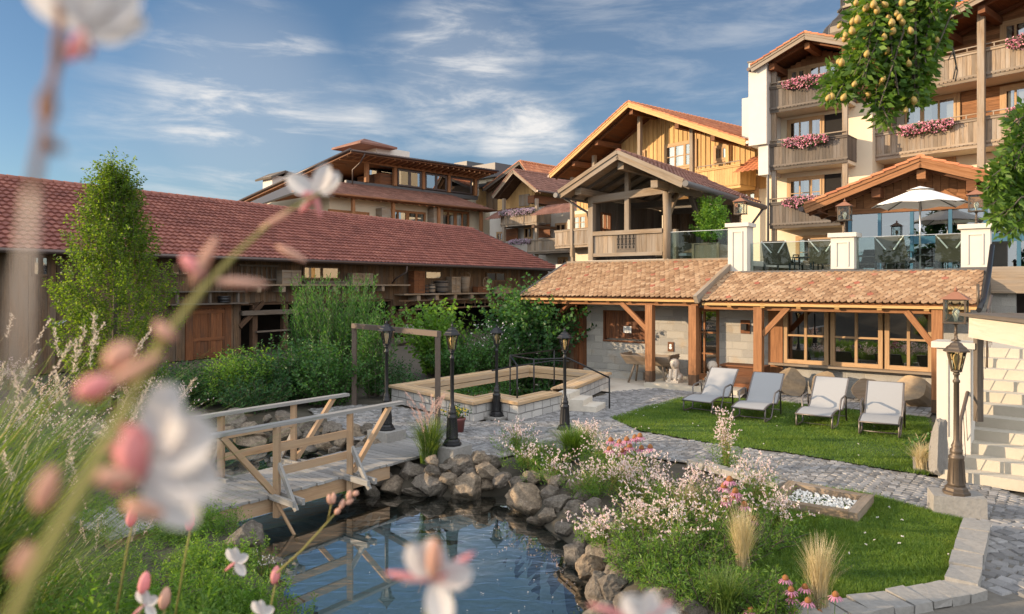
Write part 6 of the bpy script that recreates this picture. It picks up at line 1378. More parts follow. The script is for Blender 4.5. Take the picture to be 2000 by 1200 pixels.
# hand rails
t = T('basin_handrail', 'thin dark iron handrail of the stone basin', 'handrail', sa_)
q = MB(); a0 = sa_+dv*.75+ou*1.0; q.tube([V3((a0.x, a0.y, 0)), V3((a0.x, a0.y, .78))], .02, 6); q.build('baluster', M['iron'], t)
a1 = sa_-ou*.3+dv*.3; a2 = G(1010, 775, .46); a3 = V3((-.1, 19.3, .46))
q = MB(); 
for p in (W(1010, 776, 16.7), W(1095, 740, 18.5)): pass
pA, pB, pC, pD = V3((.12, 16.75, 0)), V3((1.75, 19.0, 0)), V3((-.35, 19.2, 0)), V3((1.55, 21.7, 0))
for p in (pA, V3((-.05, 18.8, 0)), V3((1.2, 20.4, 0)), V3((.55, 18.0, 0))): q.tube([V3((p.x, p.y, .05)), V3((p.x, p.y, 1.25))], .02, 6)
q.build('baluster', M['iron'], t)
q = MB(); q.tube([V3((a0.x, a0.y, .78)), V3((sa_.x+dv.x*.5, sa_.y+dv.y*.5, 1.25)), V3((.55, 18.0, 1.23)), V3((-.05, 18.8, 1.25))], .022, 6); q.tube([V3((.12, 16.75, 1.22)), V3((-.05, 18.8, 1.25)), V3((1.2, 20.4, 1.25))], .022, 6); q.tube([V3((-.5, 18.0, .95)), V3((-.05, 18.8, .95)), V3((1.2, 20.4, .95)), V3((1.6, 20.2, .95))], .02, 6); q.build('rail', M['iron'], t)

# steel portal frame
pL, pRt = G(692, 792, 0), G(855, 838, 0); t = T('steel_frame', 'brown rusty steel goalpost frame standing by the lamp posts', 'frame', pL)
q = MB(); q.beam((pL.x, pL.y, 0), (pL.x, pL.y, 1.99), .11, .11); q.build('post', M['rust'], t); q = MB(); q.beam((pRt.x, pRt.y, 0), (pRt.x, pRt.y, 1.99), .11, .11); q.build('post', M['rust'], t)
dv2 = (pRt-pL).normalized()*.055; q = MB(); q.beam((pL.x-dv2.x, pL.y-dv2.y, 2.05), (pRt.x+dv2.x, pRt.y+dv2.y, 2.05), .112, .12); q.build('crossbar', M['rust'], t)

# ---------------------------------------------------------------- bridge
o0 = V3((-4.0, 9.55, 0)); ba, bb = V3((.608, .794, 0)), V3((-.794, .608, 0)); BZ = .10; BW = 1.32
def bp(a, b, z): return o0+ba*a+bb*b+V3((0, 0, z))
t = T('footbridge', 'timber footbridge with braced handrails over the pond', 'bridge', bp(1.6, .6, 0))
x = -1.3; q = MB()
while x < 4.75: q.beam(bp(x+.066, -.03+R.uniform(-.015, .015), BZ-.02), bp(x+.066, BW+R.uniform(-.02, .02), BZ-.02+R.uniform(-.004, .004)), .128, .04); x += .142
q.build('deck_plank', M['deckwood'], t)
for b in (.06, BW-.06): q = MB(); q.beam(bp(-1.3, b, BZ-.15), bp(3.2, b, BZ-.15), .1, .22); q.build('stringer', M['bridgewood'], t)
for sd, b in ((-1, -.07), (1, BW+.07)):
    rl = MB(); rl.beam(bp(-.45, b-.02*sd, 1.10), bp(3.42, b-.02*sd, 1.10), .13, .05); rl.build('handrail', M['deckwood'], t)
    for a in (.95, 2.28):
        q = MB(); q.beam(bp(a, b, -.22), bp(a, b, 1.072), .085, .10); q.build('post', M['bridgewood'], t)
        for da in (-.075, .075): q = MB(); q.beam(bp(a+da, b-sd*.3, BZ-.005), bp(a+da, b+sd*.52, BZ-.03), .05, .085); q.build('outrigger', M['deckwood'], t)
        q = MB(); q.beam(bp(a, b+sd*.46, BZ-.15), bp(a, b+sd*.045, .55), .045, .07); q.build('strut', M['deckwood'], t)
    for a0_, a1_ in ((.90, .10), (2.33, 3.12)): q = MB(); q.beam(bp(a0_, b, .13), bp(a1_, b, 1.07), .07, .075); q.build('brace', M['bridgewood'], t)
    for z in (.42, .76): q = MB(); q.beam(bp(.995, b-sd*.02, z), bp(2.235, b-sd*.02, z), .035, .115); q.build('midrail', M['bridgewood'], t)
q = MB(); q.tube([bp(1.0, -.5, -.5), bp(.9, -.1, .05)], .025, 6); q.build('prop_pole', M['bridgewood'], t)

# ---------------------------------------------------------------- loungers
def make_lounger():
    t = T('sun_lounger', 'grey mesh sun lounger nearest to the lodge porch', 'sun lounger', (0, 0, 0), 'sun loungers in a row on the lawn'); w = .36
    pr = [(0.0, .30), (.25, .345), (.55, .36), (.85, .33), (1.05, .30), (1.2, .345), (1.45, .60), (1.72, .87), (1.80, .92)]
    N = []; 
    def cat(pr, k=4):
        out = []
        for i in range(len(pr)-1):
            p0, p1, p2, p3 = pr[max(i-1, 0)], pr[i], pr[i+1], pr[min(i+2, len(pr)-1)]
            for j in range(k):
                u = j/k; out.append(tuple(.5*((2*b)+(-a+c)*u+(2*a-5*b+4*c-d)*u*u+(-a+3*b-3*c+d)*u**3) for a, b, c, d in zip(p0, p1, p2, p3)))
        return out+[pr[-1]]
    cv = cat(pr); q = MB()
    for i in range(len(cv)-1):
        (y0, z0), (y1, z1) = cv[i], cv[i+1]
        q.poly([(-w+.02, y0, z0), (w-.02, y0, z0), (w-.02, y1, z1), (-w+.02, y1, z1)], None, True); q.poly([(-w+.02, y1, z1-.006), (w-.02, y1, z1-.006), (w-.02, y0, z0-.006), (-w+.02, y0, z0-.006)], None, True)
    q.build('sling', M['sling'], t)
    q = MB()
    for s in (-w, w): q.tube([(s, y, z-.01) for y, z in cv], .019, 6)
    q.tube([(-w, .0, .29), (w, .0, .29)], .017, 6); q.tube([(-w, 1.80, .91), (w, 1.80, .91)], .017, 6); q.build('side_frame', M['lframe'], t)
    for s in (-w, w):
        q = MB(); q.tube([(s, .10, .30), (s, .07, .06), (s, .12, .02), (s, .50, .02), (s, .62, .05), (s*1.06, .68, .3), (s*1.12, .72, .52), (s*1.12, .80, .575), (s*1.12, 1.15, .60), (s*1.12, 1.24, .56), (s*1.1, 1.32, .02)], .02, 6); q.build('leg', M['lframe'], t)
        q = MB(); q.tube([(s, 1.5, .62), (s, 1.22, .30)], .012, 5); q.build('back_stay', M['lframe'], t)
    q = MB(); q.tube([(-w, .5, .02), (w, .5, .02)], .014, 6); q.tube([(-w*1.1, 1.3, .12), (w*1.1, 1.3, .12)], .014, 6); q.build('stretcher', M['lframe'], t)
    return t
lg = make_lounger(); LG = [(1360, 808, -.66), (1460, 824, -.60), (1588, 838, -.63), (1716, 855, -.55)]
LBL = [None, 'grey mesh sun lounger between the porch end and the second log slice', 'grey mesh sun lounger in front of the middle lodge window', 'grey mesh sun lounger with a curved shadow beside the white pillar']
for i, (x, y, r) in enumerate(LG):
    p = G(x, y, 0.03)
    if i == 0: lg.location = p; lg.rotation_euler = (0, 0, r)
    else: dup(lg, p, r, LBL[i])

# ---------------------------------------------------------------- by the lodge wall
s = ls(1272, .75); t = T('feeding_trough', 'old wooden trough on splayed legs against the granite wall', 'trough', L.p(s, .75, .15)); a, b = ls(1229, .75), ls(1312, .75)
q = MB(); z0, z1 = .62, .90
for sg in (-1, 1): P = [L.p(a, .75+sg*.14, z0), L.p(b, .75+sg*.14, z0), L.p(b+.1, .75+sg*.36, z1), L.p(a-.1, .75+sg*.36, z1)]; q.slab(P if sg < 0 else P[::-1], .04)
q.fbox(L, a, b, .62, .88, z0-.03, z0); P = None; q.build('trough_body', M['oldwood'], t)
for x, k in ((a, -1), (b, 1)):
    q = MB(); q.slab([L.p(x, .61, z0), L.p(x+.1*k, .37, z1+.05), L.p(x+.1*k, 1.13, z1+.05), L.p(x, .89, z0)], .04); q.build('end_board', M['oldwood'], t)
    for d in (-1, 1): q = MB(); q.tube([L.p(x-.25*k, .75+d*.1, z0-.02), L.p(x-.1*k, .75+d*.26, .012)], .032, 6); q.build('leg', M['oldwood'], t)
def lion(px, py, d, z, label):
    c = L.p(ls(px, d), d, z); t = T('lion_statue', label, 'statue', c); q = MB(); q.fbox(L, ls(px, d)-.2, ls(px, d)+.2, d-.22, d+.22, z, z+.07, 'l'); q.build('plinth', M['statue'], t)
    q = MB(); f = L.n; u = L.u; P = lambda a, b, h: c+u*a+f*b+V3((0, 0, h))
    q.lathe([(.0, .07), (.16, .08), (.17, .18), (.14, .30), (.11, .42), (.09, .48)], P(0, -.03, 0), 12); 
    for e in (-.09, .09): q.tube([P(e, .10, .40), P(e, .14, .2), P(e, .16, .08), P(e, .22, .08)], [.05, .042, .04, .045], 8)
    for e in (-.15, .15): q.tube([P(e, -.08, .2), P(e*1.05, .05, .15), P(e, .12, .09)], [.09, .085, .05], 8)
    q.build('body', M['statue'], t)
    q = MB(); q.lathe([(.0, -.16), (.10, -.13), (.145, -.04), (.15, .04), (.11, .12), (.05, .155), (0, .16)], P(0, .02, .56), 12)
    for k in range(14): a_ = 6.28*k/14; q.tube([P(.09*math.cos(a_), .06, .56+.09*math.sin(a_)), P(.15*math.cos(a_), .03, .56+.16*math.sin(a_))], [.035, .015], 5)
    q.build('mane', M['statue'], t)
    q = MB(); q.lathe([(.0, -.09), (.06, -.07), (.075, 0), (.06, .07), (0, .085)], P(0, .13, .57), 10); q.tube([P(0, .17, .55), P(0, .235, .53)], [.05, .035], 8); 
    for e in (-.07, .07): q.lathe([(.03, -.03), (.03, .02), (0, .04)], P(e, .08, .66), 6)
    q.build('head', M['statue'], t)
lion(1318, 735, .95, .15, 'seated stone lion next to the wooden trough'); lion(1392, 735, .9, .15, 'seated stone lion between porch post and wooden chest')
a, b = ls(1416, .55), ls(1494, .55); t = T('wooden_chest', 'brown wooden chest against the granite wall behind the loungers', 'chest', L.p((a+b)/2, .5, .012))
q = MB(); boards_d(q, L, a, a+.03, .25, .8, .03, .72, .2); boards_d(q, L, b-.03, b, .25, .8, .03, .72, .2); 
for i in range(3): q.fbox(L, a, b, .80, .83, .03+i*.23, .03+i*.23+.225)
q.fbox(L, a+.031, b-.031, .25, .79, .02, .7); q.build('body', M['redwood'], t); q = MB(); q.fbox(L, a-.04, b+.04, .2, .87, .725, .775); q.build('lid', M['redwood'], t)
for px, py, rr, lb, mt, ti in ((1546, 737, .38, 'large grey cut log slice leaning under the first window', 'logend', .5), (1610, 737, .36, 'brown log slice behind the second lounger gap', 'logend', .4), (1693, 753, .33, 'dark weathered log slice leaning under the middle window', 'greywood', .3), (1788, 762, .37, 'golden round log lying under the last window', 'logend', 1.2)):
    c = L.p(ls(px, .55), .55, rr*.92+.02); t = T('log_slice', lb, 'log', c); q = MB(); n_ = 18; ph = R.random()*6; rr_ = [rr*(1+.09*math.sin(2*k*6.283/n_+ph)+.05*math.sin(5*k*6.283/n_+ph)) for k in range(n_)]
    ax = (L.n*math.cos(ti*.4)+V3((0, 0, math.sin(ti*.4)))+L.u*(.35 if ti < 1 else -.3)).normalized(); e1 = ax.cross(V3((0, 0, 1))).normalized(); e2 = ax.cross(e1); hl = .09 if ti < 1 else .32
    A = [c+ax*hl+(e1*math.cos(6.283*k/n_)+e2*math.sin(6.283*k/n_))*rr_[k] for k in range(n_)]; Bq = [c-ax*hl+(e1*math.cos(6.283*k/n_)+e2*math.sin(6.283*k/n_))*rr_[k]*1.0 for k in range(n_)]
    b0 = len(q.v); q.poly(A[::-1], [(.5+.5*math.cos(6.283*k/n_)*1.0, .5+.5*math.sin(6.283*k/n_)) for k in range(n_)][::-1]); q.poly(Bq); q.build('cut_face', M[mt], t)
    q = MB()
    for k in range(n_): q.poly([A[k], A[(k+1) % n_], Bq[(k+1) % n_], Bq[k]], None, True)
    q.build('bark_edge', M['bark'] if ti < 1 else M['logend'], t)

# flower pot, pebble frame, kerbs
p = G(893, 845, 0); t = T('flower_pot', 'dark red pot with small yellow flowers behind the lamp post', 'flower pot', p); q = MB(); q.lathe([(.13, 0), (.165, .26), (.18, .27), (.18, .31), (.15, .31), (.14, .25)], p, 14); q.build('pot', M['pot'], t)
sh = [shoot(p+V3((R.uniform(-.08, .08), R.uniform(-.08, .08), .26)), (R.uniform(-1, 1), R.uniform(-1, 1), 1.2), .32, 5) for _ in range(30)]; foliage('foliage', sh, 9, .07, .04, M['shrub'], t, .7, frm=.1)
M['yellow'] = petalm('yellow_petal', (.75, .50, .04), (.80, .62, .10), .3)
P = np.array([p+V3((R.gauss(0, .12), R.gauss(0, .12), .45+R.gauss(0, .06))) for _ in range(26)]); v_, f_ = leaf_quads(np.repeat(P, 3, 0), NR.normal(size=(78, 3)), .05, .04); npmesh('blossom', v_, f_, M['yellow'], t)
q0, q1, q2, q3 = G(1547, 943, .14), G(1695, 969, .14), G(1667, 1000, .14), G(1512, 977, .14); t = T('pebble_frame', 'low timber frame filled with white pebbles between the lawns', 'planting frame', (q0+q2)/2*1.0)
QQ = [q0, q1, q2, q3]; cc = sum(QQ, V3())/4
for i in range(4): a, b = QQ[i], QQ[(i+1) % 4]; e = (b-a).normalized()*.06; q = MB(); q.beam(V3((a.x, a.y, .075))-e*(1 if i % 2 else -1), V3((b.x, b.y, .075))+e*(1 if i % 2 else -1), .13, .15, jit=.004); q.build('frame_beam', M['oldwood'], t)
Pn = []
pol = [(p-cc)*.86+cc for p in QQ]
q = MB(); q.poly([V3((p.x, p.y, .03)) for p in pol]); q.build('bed', M['pebble'], t)
if True:
    n_ = 420; us, vs = NR.random(n_), NR.random(n_); C_ = [np.array((pol[0].lerp(pol[1], u)).lerp(pol[3].lerp(pol[2], u), v)) for u, v in zip(us, vs)]
    oc = np.array([(1, 0, 0), (0, 1, 0), (-1, 0, 0), (0, -1, 0), (0, 0, .7), (0, 0, -.7)]); of = np.array([(0, 1, 4), (1, 2, 4), (2, 3, 4), (3, 0, 4), (1, 0, 5), (2, 1, 5), (3, 2, 5), (0, 3, 5)])
    V_ = []
    for c in C_:
        a = R.random()*3.14; ca, sa2 = math.cos(a), math.sin(a); rr = R.uniform(.02, .038); k = R.uniform(.6, 1)
        V_.append(np.array([(c[0]+(x*ca-y*k*sa2)*rr, c[1]+(x*sa2+y*k*ca)*rr, .05+z*rr+R.random()*.03) for x, y, z in oc]))
    o = npmesh('pebbles', np.concatenate(V_), np.concatenate([of+6*i for i in range(n_)]), M['pebble'], t, True); o['kind'] = 'stuff'
kl = 'rough granite kerb stone in the row along the lower lawn'
def kerbrow(a, b, n, w, h, lab, grp):
    for i in range(n):
        p, r = a.lerp(b, (i+.03)/n), a.lerp(b, (i+.97)/n); q = MB(); q.beam(V3((p.x, p.y, h/2)), V3((r.x, r.y, h/2)), w+R.uniform(-.02, .02), h+R.uniform(-.02, .02), jit=.012); tag(q.build('kerb_stone', M['kerb']), lab, 'kerb stone', grp)
kerbrow(G(1908, 1022, .1), G(1878, 1140, .1), 5, .30, .14, 'rough pale granite kerb stone in the row from the bronze lamp along the lawn', 'kerb stones beside the lamp')
kerbrow(G(1900, 1150, .05), G(1560, 1210, .05), 9, .34, .09, 'flat grey kerb stone in the row closing the lower lawn', 'kerb stones at the lawn end')
kerbrow(G(1350, 898, .1), G(1530, 946, .1), 5, .22, .12, 'dark kerb stone half hidden between path and blossoms', 'kerb stones between path and blossoms')
# ---------------------------------------------------------------- rocks round the pond
ROCK = [rock_mesh('pond_rock', 100+i) for i in range(9)]
def rock(px, py, w, zc=-.22, hgt=.66, label=None, group='rocks', k=None, ry=None):
    p = G(px, py, zc); sz = w/FPX*p.y*.56; k = R.randrange(9) if k is None else k
    o = link('pond_rock', ROCK[k]); o.location = (p.x, p.y+sz*.3, zc); o.scale = (sz*R.uniform(1.0, 1.2), sz*R.uniform(.8, 1.1), sz*hgt*R.uniform(.95, 1.15)); o.rotation_euler = (R.uniform(-.25, .25), R.uniform(-.25, .25), R.uniform(0, 6.28) if ry is None else ry)
    return tag(o, label, 'rock', group)
A_ = 'grey brown boulder in the dry wall of rocks between bridge end and lamp post'; gA = 'rocks at the lamp end of the pond'
for x, y, w, z in [(765, 951, 56, -.3), (802, 924, 58, -.1), (844, 921, 38, .02), (892, 911, 64, .02), (840, 947, 70, -.2), (877, 936, 36, -.1), (949, 922, 48, 0), (937, 902, 46, .08), (911, 956, 70, -.25), (735, 932, 60, -.15), (724, 962, 36, -.35), (984, 937, 44, -.1), (860, 962, 34, -.35), (945, 950, 40, -.25), (790, 905, 36, 0), (965, 905, 40, .02), (700, 938, 34, -.3), (868, 915, 26, .05), (920, 935, 40, -.1)]: rock(x, y, w, z, .72, A_, gA)
rock(844, 903, 31, .16, .95, 'upright brown rock balanced on the boulders under the grass tuft', None); rock(814, 965, 62, -.40, .28, 'flat pale slab lying at the waterline below the boulders', None, ry=0)
B_ = 'grey boulder piled along the pond bank under the pink blossoms'; gB = 'rocks under the pink blossoms'
for x, y, w, z in [(1032, 980, 88, -.22), (1093, 987, 54, -.12), (1142, 971, 36, 0), (1104, 1035, 42, -.25), (1167, 1039, 74, -.12), (1128, 1041, 22, -.2), (1125, 1088, 56, -.3), (1181, 1090, 74, -.2), (1246, 1092, 62, -.05), (1272, 1151, 70, -.1), (1345, 1158, 78, -.05), (1214, 1172, 46, -.25), (1398, 1188, 62, 0), (1083, 944, 34, .05), (1041, 937, 46, 0), (1080, 937, 50, .02), (1219, 1039, 54, 0), (1195, 1010, 44, 0), (1010, 945, 40, -.05), (1160, 1000, 50, -.05), (1300, 1105, 50, .02), (1150, 1130, 40, -.35), (1240, 1190, 60, -.25), (1320, 1200, 66, -.1), (1430, 1165, 44, .05), (1158, 1112, 66, -.22), (1170, 1160, 74, -.2), (1180, 1215, 80, -.2), (1140, 1065, 46, -.3), (1240, 1205, 84, -.1), (1230, 1100, 56, .03), (1300, 1150, 60, .02), (1350, 1195, 60, .02), (1205, 1075, 44, 0), (1185, 1060, 40, -.02), (1290, 1190, 80, -.02), (1265, 1120, 60, .02), (1195, 1150, 64, -.1), (1130, 1003, 58, -.15), (1070, 1010, 40, -.25), (1075, 965, 50, -.05), (1205, 1120, 44, -.15)]: rock(x, y, w, z, .74, B_, gB)
rock(1128, 951, 46, .08, .5, 'long brown stone on top of the boulders under the blossoms', None); rock(1048, 1021, 40, -.38, .5, 'small brown rock standing alone in the water', None); rock(1221, 1065, 70, .04, .3, 'pale bluish flat slab among the dark boulders', None, ry=.3); rock(1216, 1140, 110, -.25, .62, 'largest dark boulder at the bend of the pond', None); rock(1317, 1126, 68, 0, .45, 'reddish brown boulder half under the green plants', None)
C_2 = 'grey rock on the far pond bank seen under the bridge handrail'; gC = 'rocks behind the footbridge'
for x, y, w, z in [(522, 819, 22, .05), (552, 847, 36, 0), (575, 854, 34, -.1), (587, 837, 44, .02), (645, 839, 46, .02), (630, 872, 34, -.2), (652, 882, 32, -.25), (667, 864, 32, -.1), (692, 867, 34, -.1), (692, 847, 42, .05), (722, 857, 28, .1), (610, 852, 38, -.1), (660, 845, 34, .05), (715, 840, 30, .12), (735, 848, 28, .1), (600, 880, 36, -.3), (680, 888, 30, -.3), (530, 835, 32, .0), (480, 840, 40, 0), (420, 850, 44, -.05), (400, 880, 50, -.2), (440, 845, 36, 0), (625, 825, 30, .1), (500, 850, 36, -.15), (560, 870, 30, -.3), (710, 875, 30, -.1), (740, 868, 26, .05)]: rock(x, y, w, z, .7, C_2, gC)
rock(455, 824, 54, .15, .8, 'pale yellowish round boulder behind the bridge handrail', None); rock(487, 862, 90, -.25, .4, 'long flat slab at the water behind the bridge', None, ry=.2); rock(555, 818, 56, .08, .35, 'flat grey slab on the far bank beside the paving', None, ry=.1)
rock(475, 1062, 84, .1, .75, 'grey lichen spotted boulder beside the near end of the bridge', None); rock(530, 1105, 60, -.1, .7, 'dark boulder at the waterline below the near bridge end', None); rock(440, 1020, 50, -.1, .7, 'grey boulder under the near end of the bridge', None)

# ---------------------------------------------------------------- trees and shrubs
def trunked(t, c, h, r): q = MB(); q.tube([c-V3((0, 0, .1)), c+V3((.03, .02, h*.5)), c+V3((0, 0, h))], [r, r*.75, r*.3], 8); q.build('trunk', M['bark'], t)
def hornbeam(name, c, h, w, label, n=420, mt='hornbeam', group=None, ls_=.085, per=46, cat='tree', tops=9):
    t = T(name, label, cat, c, group); trunked(t, c, h*.8, .07); sh = []
    for i in range(n):
        z = h*(.05+.78*R.random()**.85); a = R.uniform(0, 6.283); f = z/h
        prof = (math.sin(min(1, (f+.12)/.44)*1.57) if f < .32 else max(0, 1-((f-.32)/.56)**1.25))
        rr = w*prof*math.sqrt(R.random())*.78; p = c+V3((math.cos(a)*rr, math.sin(a)*rr, z)); o = .5*rr/w+.25
        sh.append(shoot(p, (math.cos(a)*o, math.sin(a)*o, .9), h*R.uniform(.07, .13), 8, up=.2))
    for i in range(tops):
        a = R.uniform(0, 6.283); rr = w*.42*R.random(); sh.append(shoot(c+V3((math.cos(a)*rr, math.sin(a)*rr, h*R.uniform(.62, .78))), (math.cos(a)*.12, math.sin(a)*.12, 1), h*R.uniform(.12, .24), 8, up=.5, wig=.05))
    foliage('crown', sh, per, ls_, ls_*.55, M[mt], t, .72, M['bark'], .006, .0, .15, .05); return t
tc_ = G(222, 812, 0); hornbeam('hornbeam_tree', V3((tc_.x, tc_.y, .0)), 6.65, 1.5, 'tall columnar hornbeam with sunlit yellow green leaves in front of the barn', 760, ls_=.078, per=48, tops=14)
def shrub(name, c, h, w, label, n, mt, ls_=.08, per=40, ratio=.5, up=.6, spread=.72, wig=.12, wide=1.0, base=.35, cat='shrub', wd=None):
    t = T(name, label, cat, c); sh = []
    for i in range(n):
        a = R.uniform(0, 6.283); rr = w*math.sqrt(R.random())*base; L_ = h*R.uniform(.55, 1.0); tilt = R.random()**.7*wide
        sh.append(shoot(c+V3((math.cos(a)*rr, math.sin(a)*rr, 0)), (math.cos(a)*tilt*w/h, math.sin(a)*tilt*w/h, 1.0), L_, 8, up=up-.5, wig=wig))
    foliage('foliage', sh, per, ls_, wd or ls_*ratio, M[mt], t, spread, M['bark'], .008, .03, .05, .06); return t
g_ = lambda px, py: G(px, py, 0)
shrub('buddleia_shrub', g_(650, 760), 3.45, 1.5, 'tall feathery shrub with upright green shoots behind the steel frame', 210, 'shrub', .12, 110, .26, 1.0, .42, .05, .7, .6)
shrub('buddleia_shrub', g_(728, 775), 2.7, .6, 'upright willowy shrub directly behind the lamp post at the steel frame', 50, 'shrub', .13, 90, .28, .9, .55, .07)
shrub('leafy_shrub', g_(560, 785), 1.9, 1.5, 'dense dark green shrub in the middle of the planting by the bridge', 170, 'shrubdark', .10, 60, .55, .5)
shrub('leafy_shrub', g_(640, 790), 1.75, 1.1, 'dense rounded green shrub behind the far bridge handrail', 150, 'shrub', .10, 60, .6, .5)
shrub('leafy_shrub', g_(470, 790), 1.55, .95, 'bright yellow green shrub below the panelled barn door', 150, 'shrublight', .09, 56, .5, .5)
shrub('leafy_shrub', g_(385, 790), 1.25, 1.3, 'low dark shrub in front of the barn door', 150, 'shrubdark', .09, 50, .55, .4)
shrub('leafy_shrub', g_(500, 800), 1.0, 1.2, 'low dark green ground shrub behind the bridge rail', 120, 'shrubdark', .08, 44, .55, .4)
shrub('hazel_shrub', g_(848, 735), 2.8, .8, 'loose broad-leaved shrub growing between the two middle lamps', 110, 'shrublight', .15, 46, .85, .5, .8, .14)
shrub('hazel_shrub', g_(895, 740), 1.5, 1.2, 'soft green bush behind the stone basin rim', 130, 'shrub', .11, 46, .7, .5)
shrub('climbing_shrub', g_(1030, 728), 3.6, 1.0, 'tall leafy climber growing up the corner of the lodge', 190, 'shrub', .15, 58, .85, .7, .85, .16, .9, .6)
shrub('climbing_shrub', g_(1055, 730), 2.9, .8, 'dark dense climber pressed against the lodge timber wall', 110, 'shrubdark', .14, 50, .9, .6, .85, .16, .9, .7)
t = shrub('white_flowering_shrub', g_(965, 735), 1.9, 1.1, 'bush with tiny white blossoms behind the basin handrail', 120, 'shrub', .10, 46, .6, .5)
P = np.array([g_(965, 735)+V3((R.gauss(0, .55), R.gauss(0, .5)-.3, R.uniform(.7, 1.9))) for _ in range(90)]); v_, f_ = leaf_quads(np.repeat(P, 2, 0), NR.normal(size=(180, 3)), .06, .06); npmesh('blossom', v_, f_, M['gaurawhite'], t)
for px, py, w, h in ((780, 775, .8, .8), (760, 750, 1.0, 1.0), (330, 760, 1.4, 1.1)): shrub('low_bush', g_(px, py), h, w, {780: 'small dry bush in front of the barn log', 760: 'grey green low bush beside the lamp and barn log', 330: 'low bush with white dots at the foot of the hornbeam'}[px], 70, 'shrubdark', .08, 30, .5, .5)
# climber on the beams at the far end of the barn
# trees added out of view to shade the garden
for i, (x, y, h, w) in enumerate([(-19, 13.0, 5.9, 2.6), (-17.5, 9.4, 6.0, 2.8), (-21, 14.6, 6.2, 1.7), (-18, 5.6, 5.6, 2.6)]): hornbeam('added_shade_tree', V3((x, y, 0)), h, w, 'unseen leafy tree added to shade the garden', 150, 'hornbeam', 'unseen trees added for shade', .22, 26, 'tree', 4)
for i, (x, y, h, w) in enumerate([(-34, -12, 11, 5), (-26, -20, 12, 5.5), (-17, -24, 10, 5), (-8, -27, 13, 6), (3, -28, 10, 5), (14, -26, 12, 6), (-38, -3, 10, 5)]): hornbeam('parkland_tree', V3((x, y, 0)), h, w, 'big leafy tree of the park mirrored in the terrace glass', 150, 'shrubdark', 'park trees mirrored in the glass', .55, 22, 'tree', 3)
# pale canopy behind the grasses
c = g_(60, 725); t = T('garden_canopy', 'pale blue grey canopy roof behind the tall grasses', 'canopy', c); zc_ = 1.75
q = MB(); q.slab([c+V3((-2.5, -.6, zc_+.1)), c+V3((1.45, -.6, zc_)), c+V3((1.45, 1.3, zc_+.62)), c+V3((-2.5, 1.3, zc_+.72))], .04); q.build('cover', M['tarp'], t)
for x in (-2.3, 1.3):
    for y in (-.5, 1.2): q = MB(); q.beam(c+V3((x, y, 0)), c+V3((x, y, zc_+.05+(y+.6)*.3)), .09, .09); q.build('post', M['darkwood'], t)
q = MB(); q.beam(c+V3((-2.5, -.62, zc_-.1)), c+V3((1.45, -.62, zc_-.16)), .08, .12); q.build('beam', M['darkwood'], t)

# ---------------------------------------------------------------- grasses and flowers by the path
def tuft(name, c, n, h, spread, wd, mt, label, plume=None, np_=0, ph=1.2, cat='grass tuft', group=None, lean=(0, 0), pl=.22):
    t = T(name, label, cat, c, group); n0 = NR.normal(size=(n, 3))*[.06, .06, 0]*np.array([spread*1.6, spread*1.6, 0])+np.array(c); v, f, tip, o = blades(n0, h, spread, wd, lean=lean); npmesh('blades', v, f, M[mt], t)
    if np_:
        n1 = NR.normal(size=(np_, 3))*[.05, .05, 0]+np.array(c); v, f, tip, o = blades(n1, h*ph, spread*.55, wd*.7, curve=.3, lean=lean); npmesh('stalk', v, f, M['straw'], t)
        Q = []; D = []
        for k in range(np_):
            d = np.array([o[k][0]*.5, o[k][1]*.5, .85]) if pl < .2 else np.array([o[k][0]*.6, o[k][1]*.6, .8])
            for j in range(60): Q.append(tip[k]+d*pl*(j/60-.35)+NR.normal(size=3)*(.006 if pl > .2 else .003)); D.append(d+NR.normal(size=3)*(.45 if pl > .2 else .5))
        v, f = leaf_quads(np.array(Q), np.array(D), pl*.22 if pl > .2 else .014, .006 if pl > .2 else .004); npmesh('plume', v, f, M[plume], t)
    return t
gc = G(838, 902, .05); tuft('fountain_grass', V3((gc.x, gc.y, .02)), 620, .95, .52, .010, 'grassgreen', 'tuft of arching fountain grass with pink plumes at the bridge end', 'pinkplume', 22, 1.3, pl=.26)
tuft('fountain_grass', G(1120, 892, .05), 900, .62, .62, .010, 'lawn', 'bright green mound of fine grass among the pink blossoms', None)
tuft('fountain_grass', G(1045, 905, .0), 500, .45, .5, .010, 'grassgreen', 'low dark green mound of grass beside the pond boulders', None)
for px, py, h, lb in ((1450, 1120, .85, 'blond feather grass tuft at the corner of the lower lawn'), (1600, 1190, .8, 'blond feather grass tuft behind the coneflowers'), (1350, 1010, .5, 'small blond grass tuft in the middle of the blossoms')): 
    tuft('feather_grass', G(px, py, .05), 520, h, .26, .0045, 'straw', lb)
tuft('lavender_tuft', G(1800, 915, .1), 260, .5, .32, .008, 'straw', 'dry lavender tuft in a stone edging by the white pillar', 'straw', 14, 1.1, pl=.1)
tuft('fountain_grass', G(1420, 1195, .05), 260, .5, .4, .009, 'grassgreen', 'thin grass tuft between rocks and coneflowers', None)

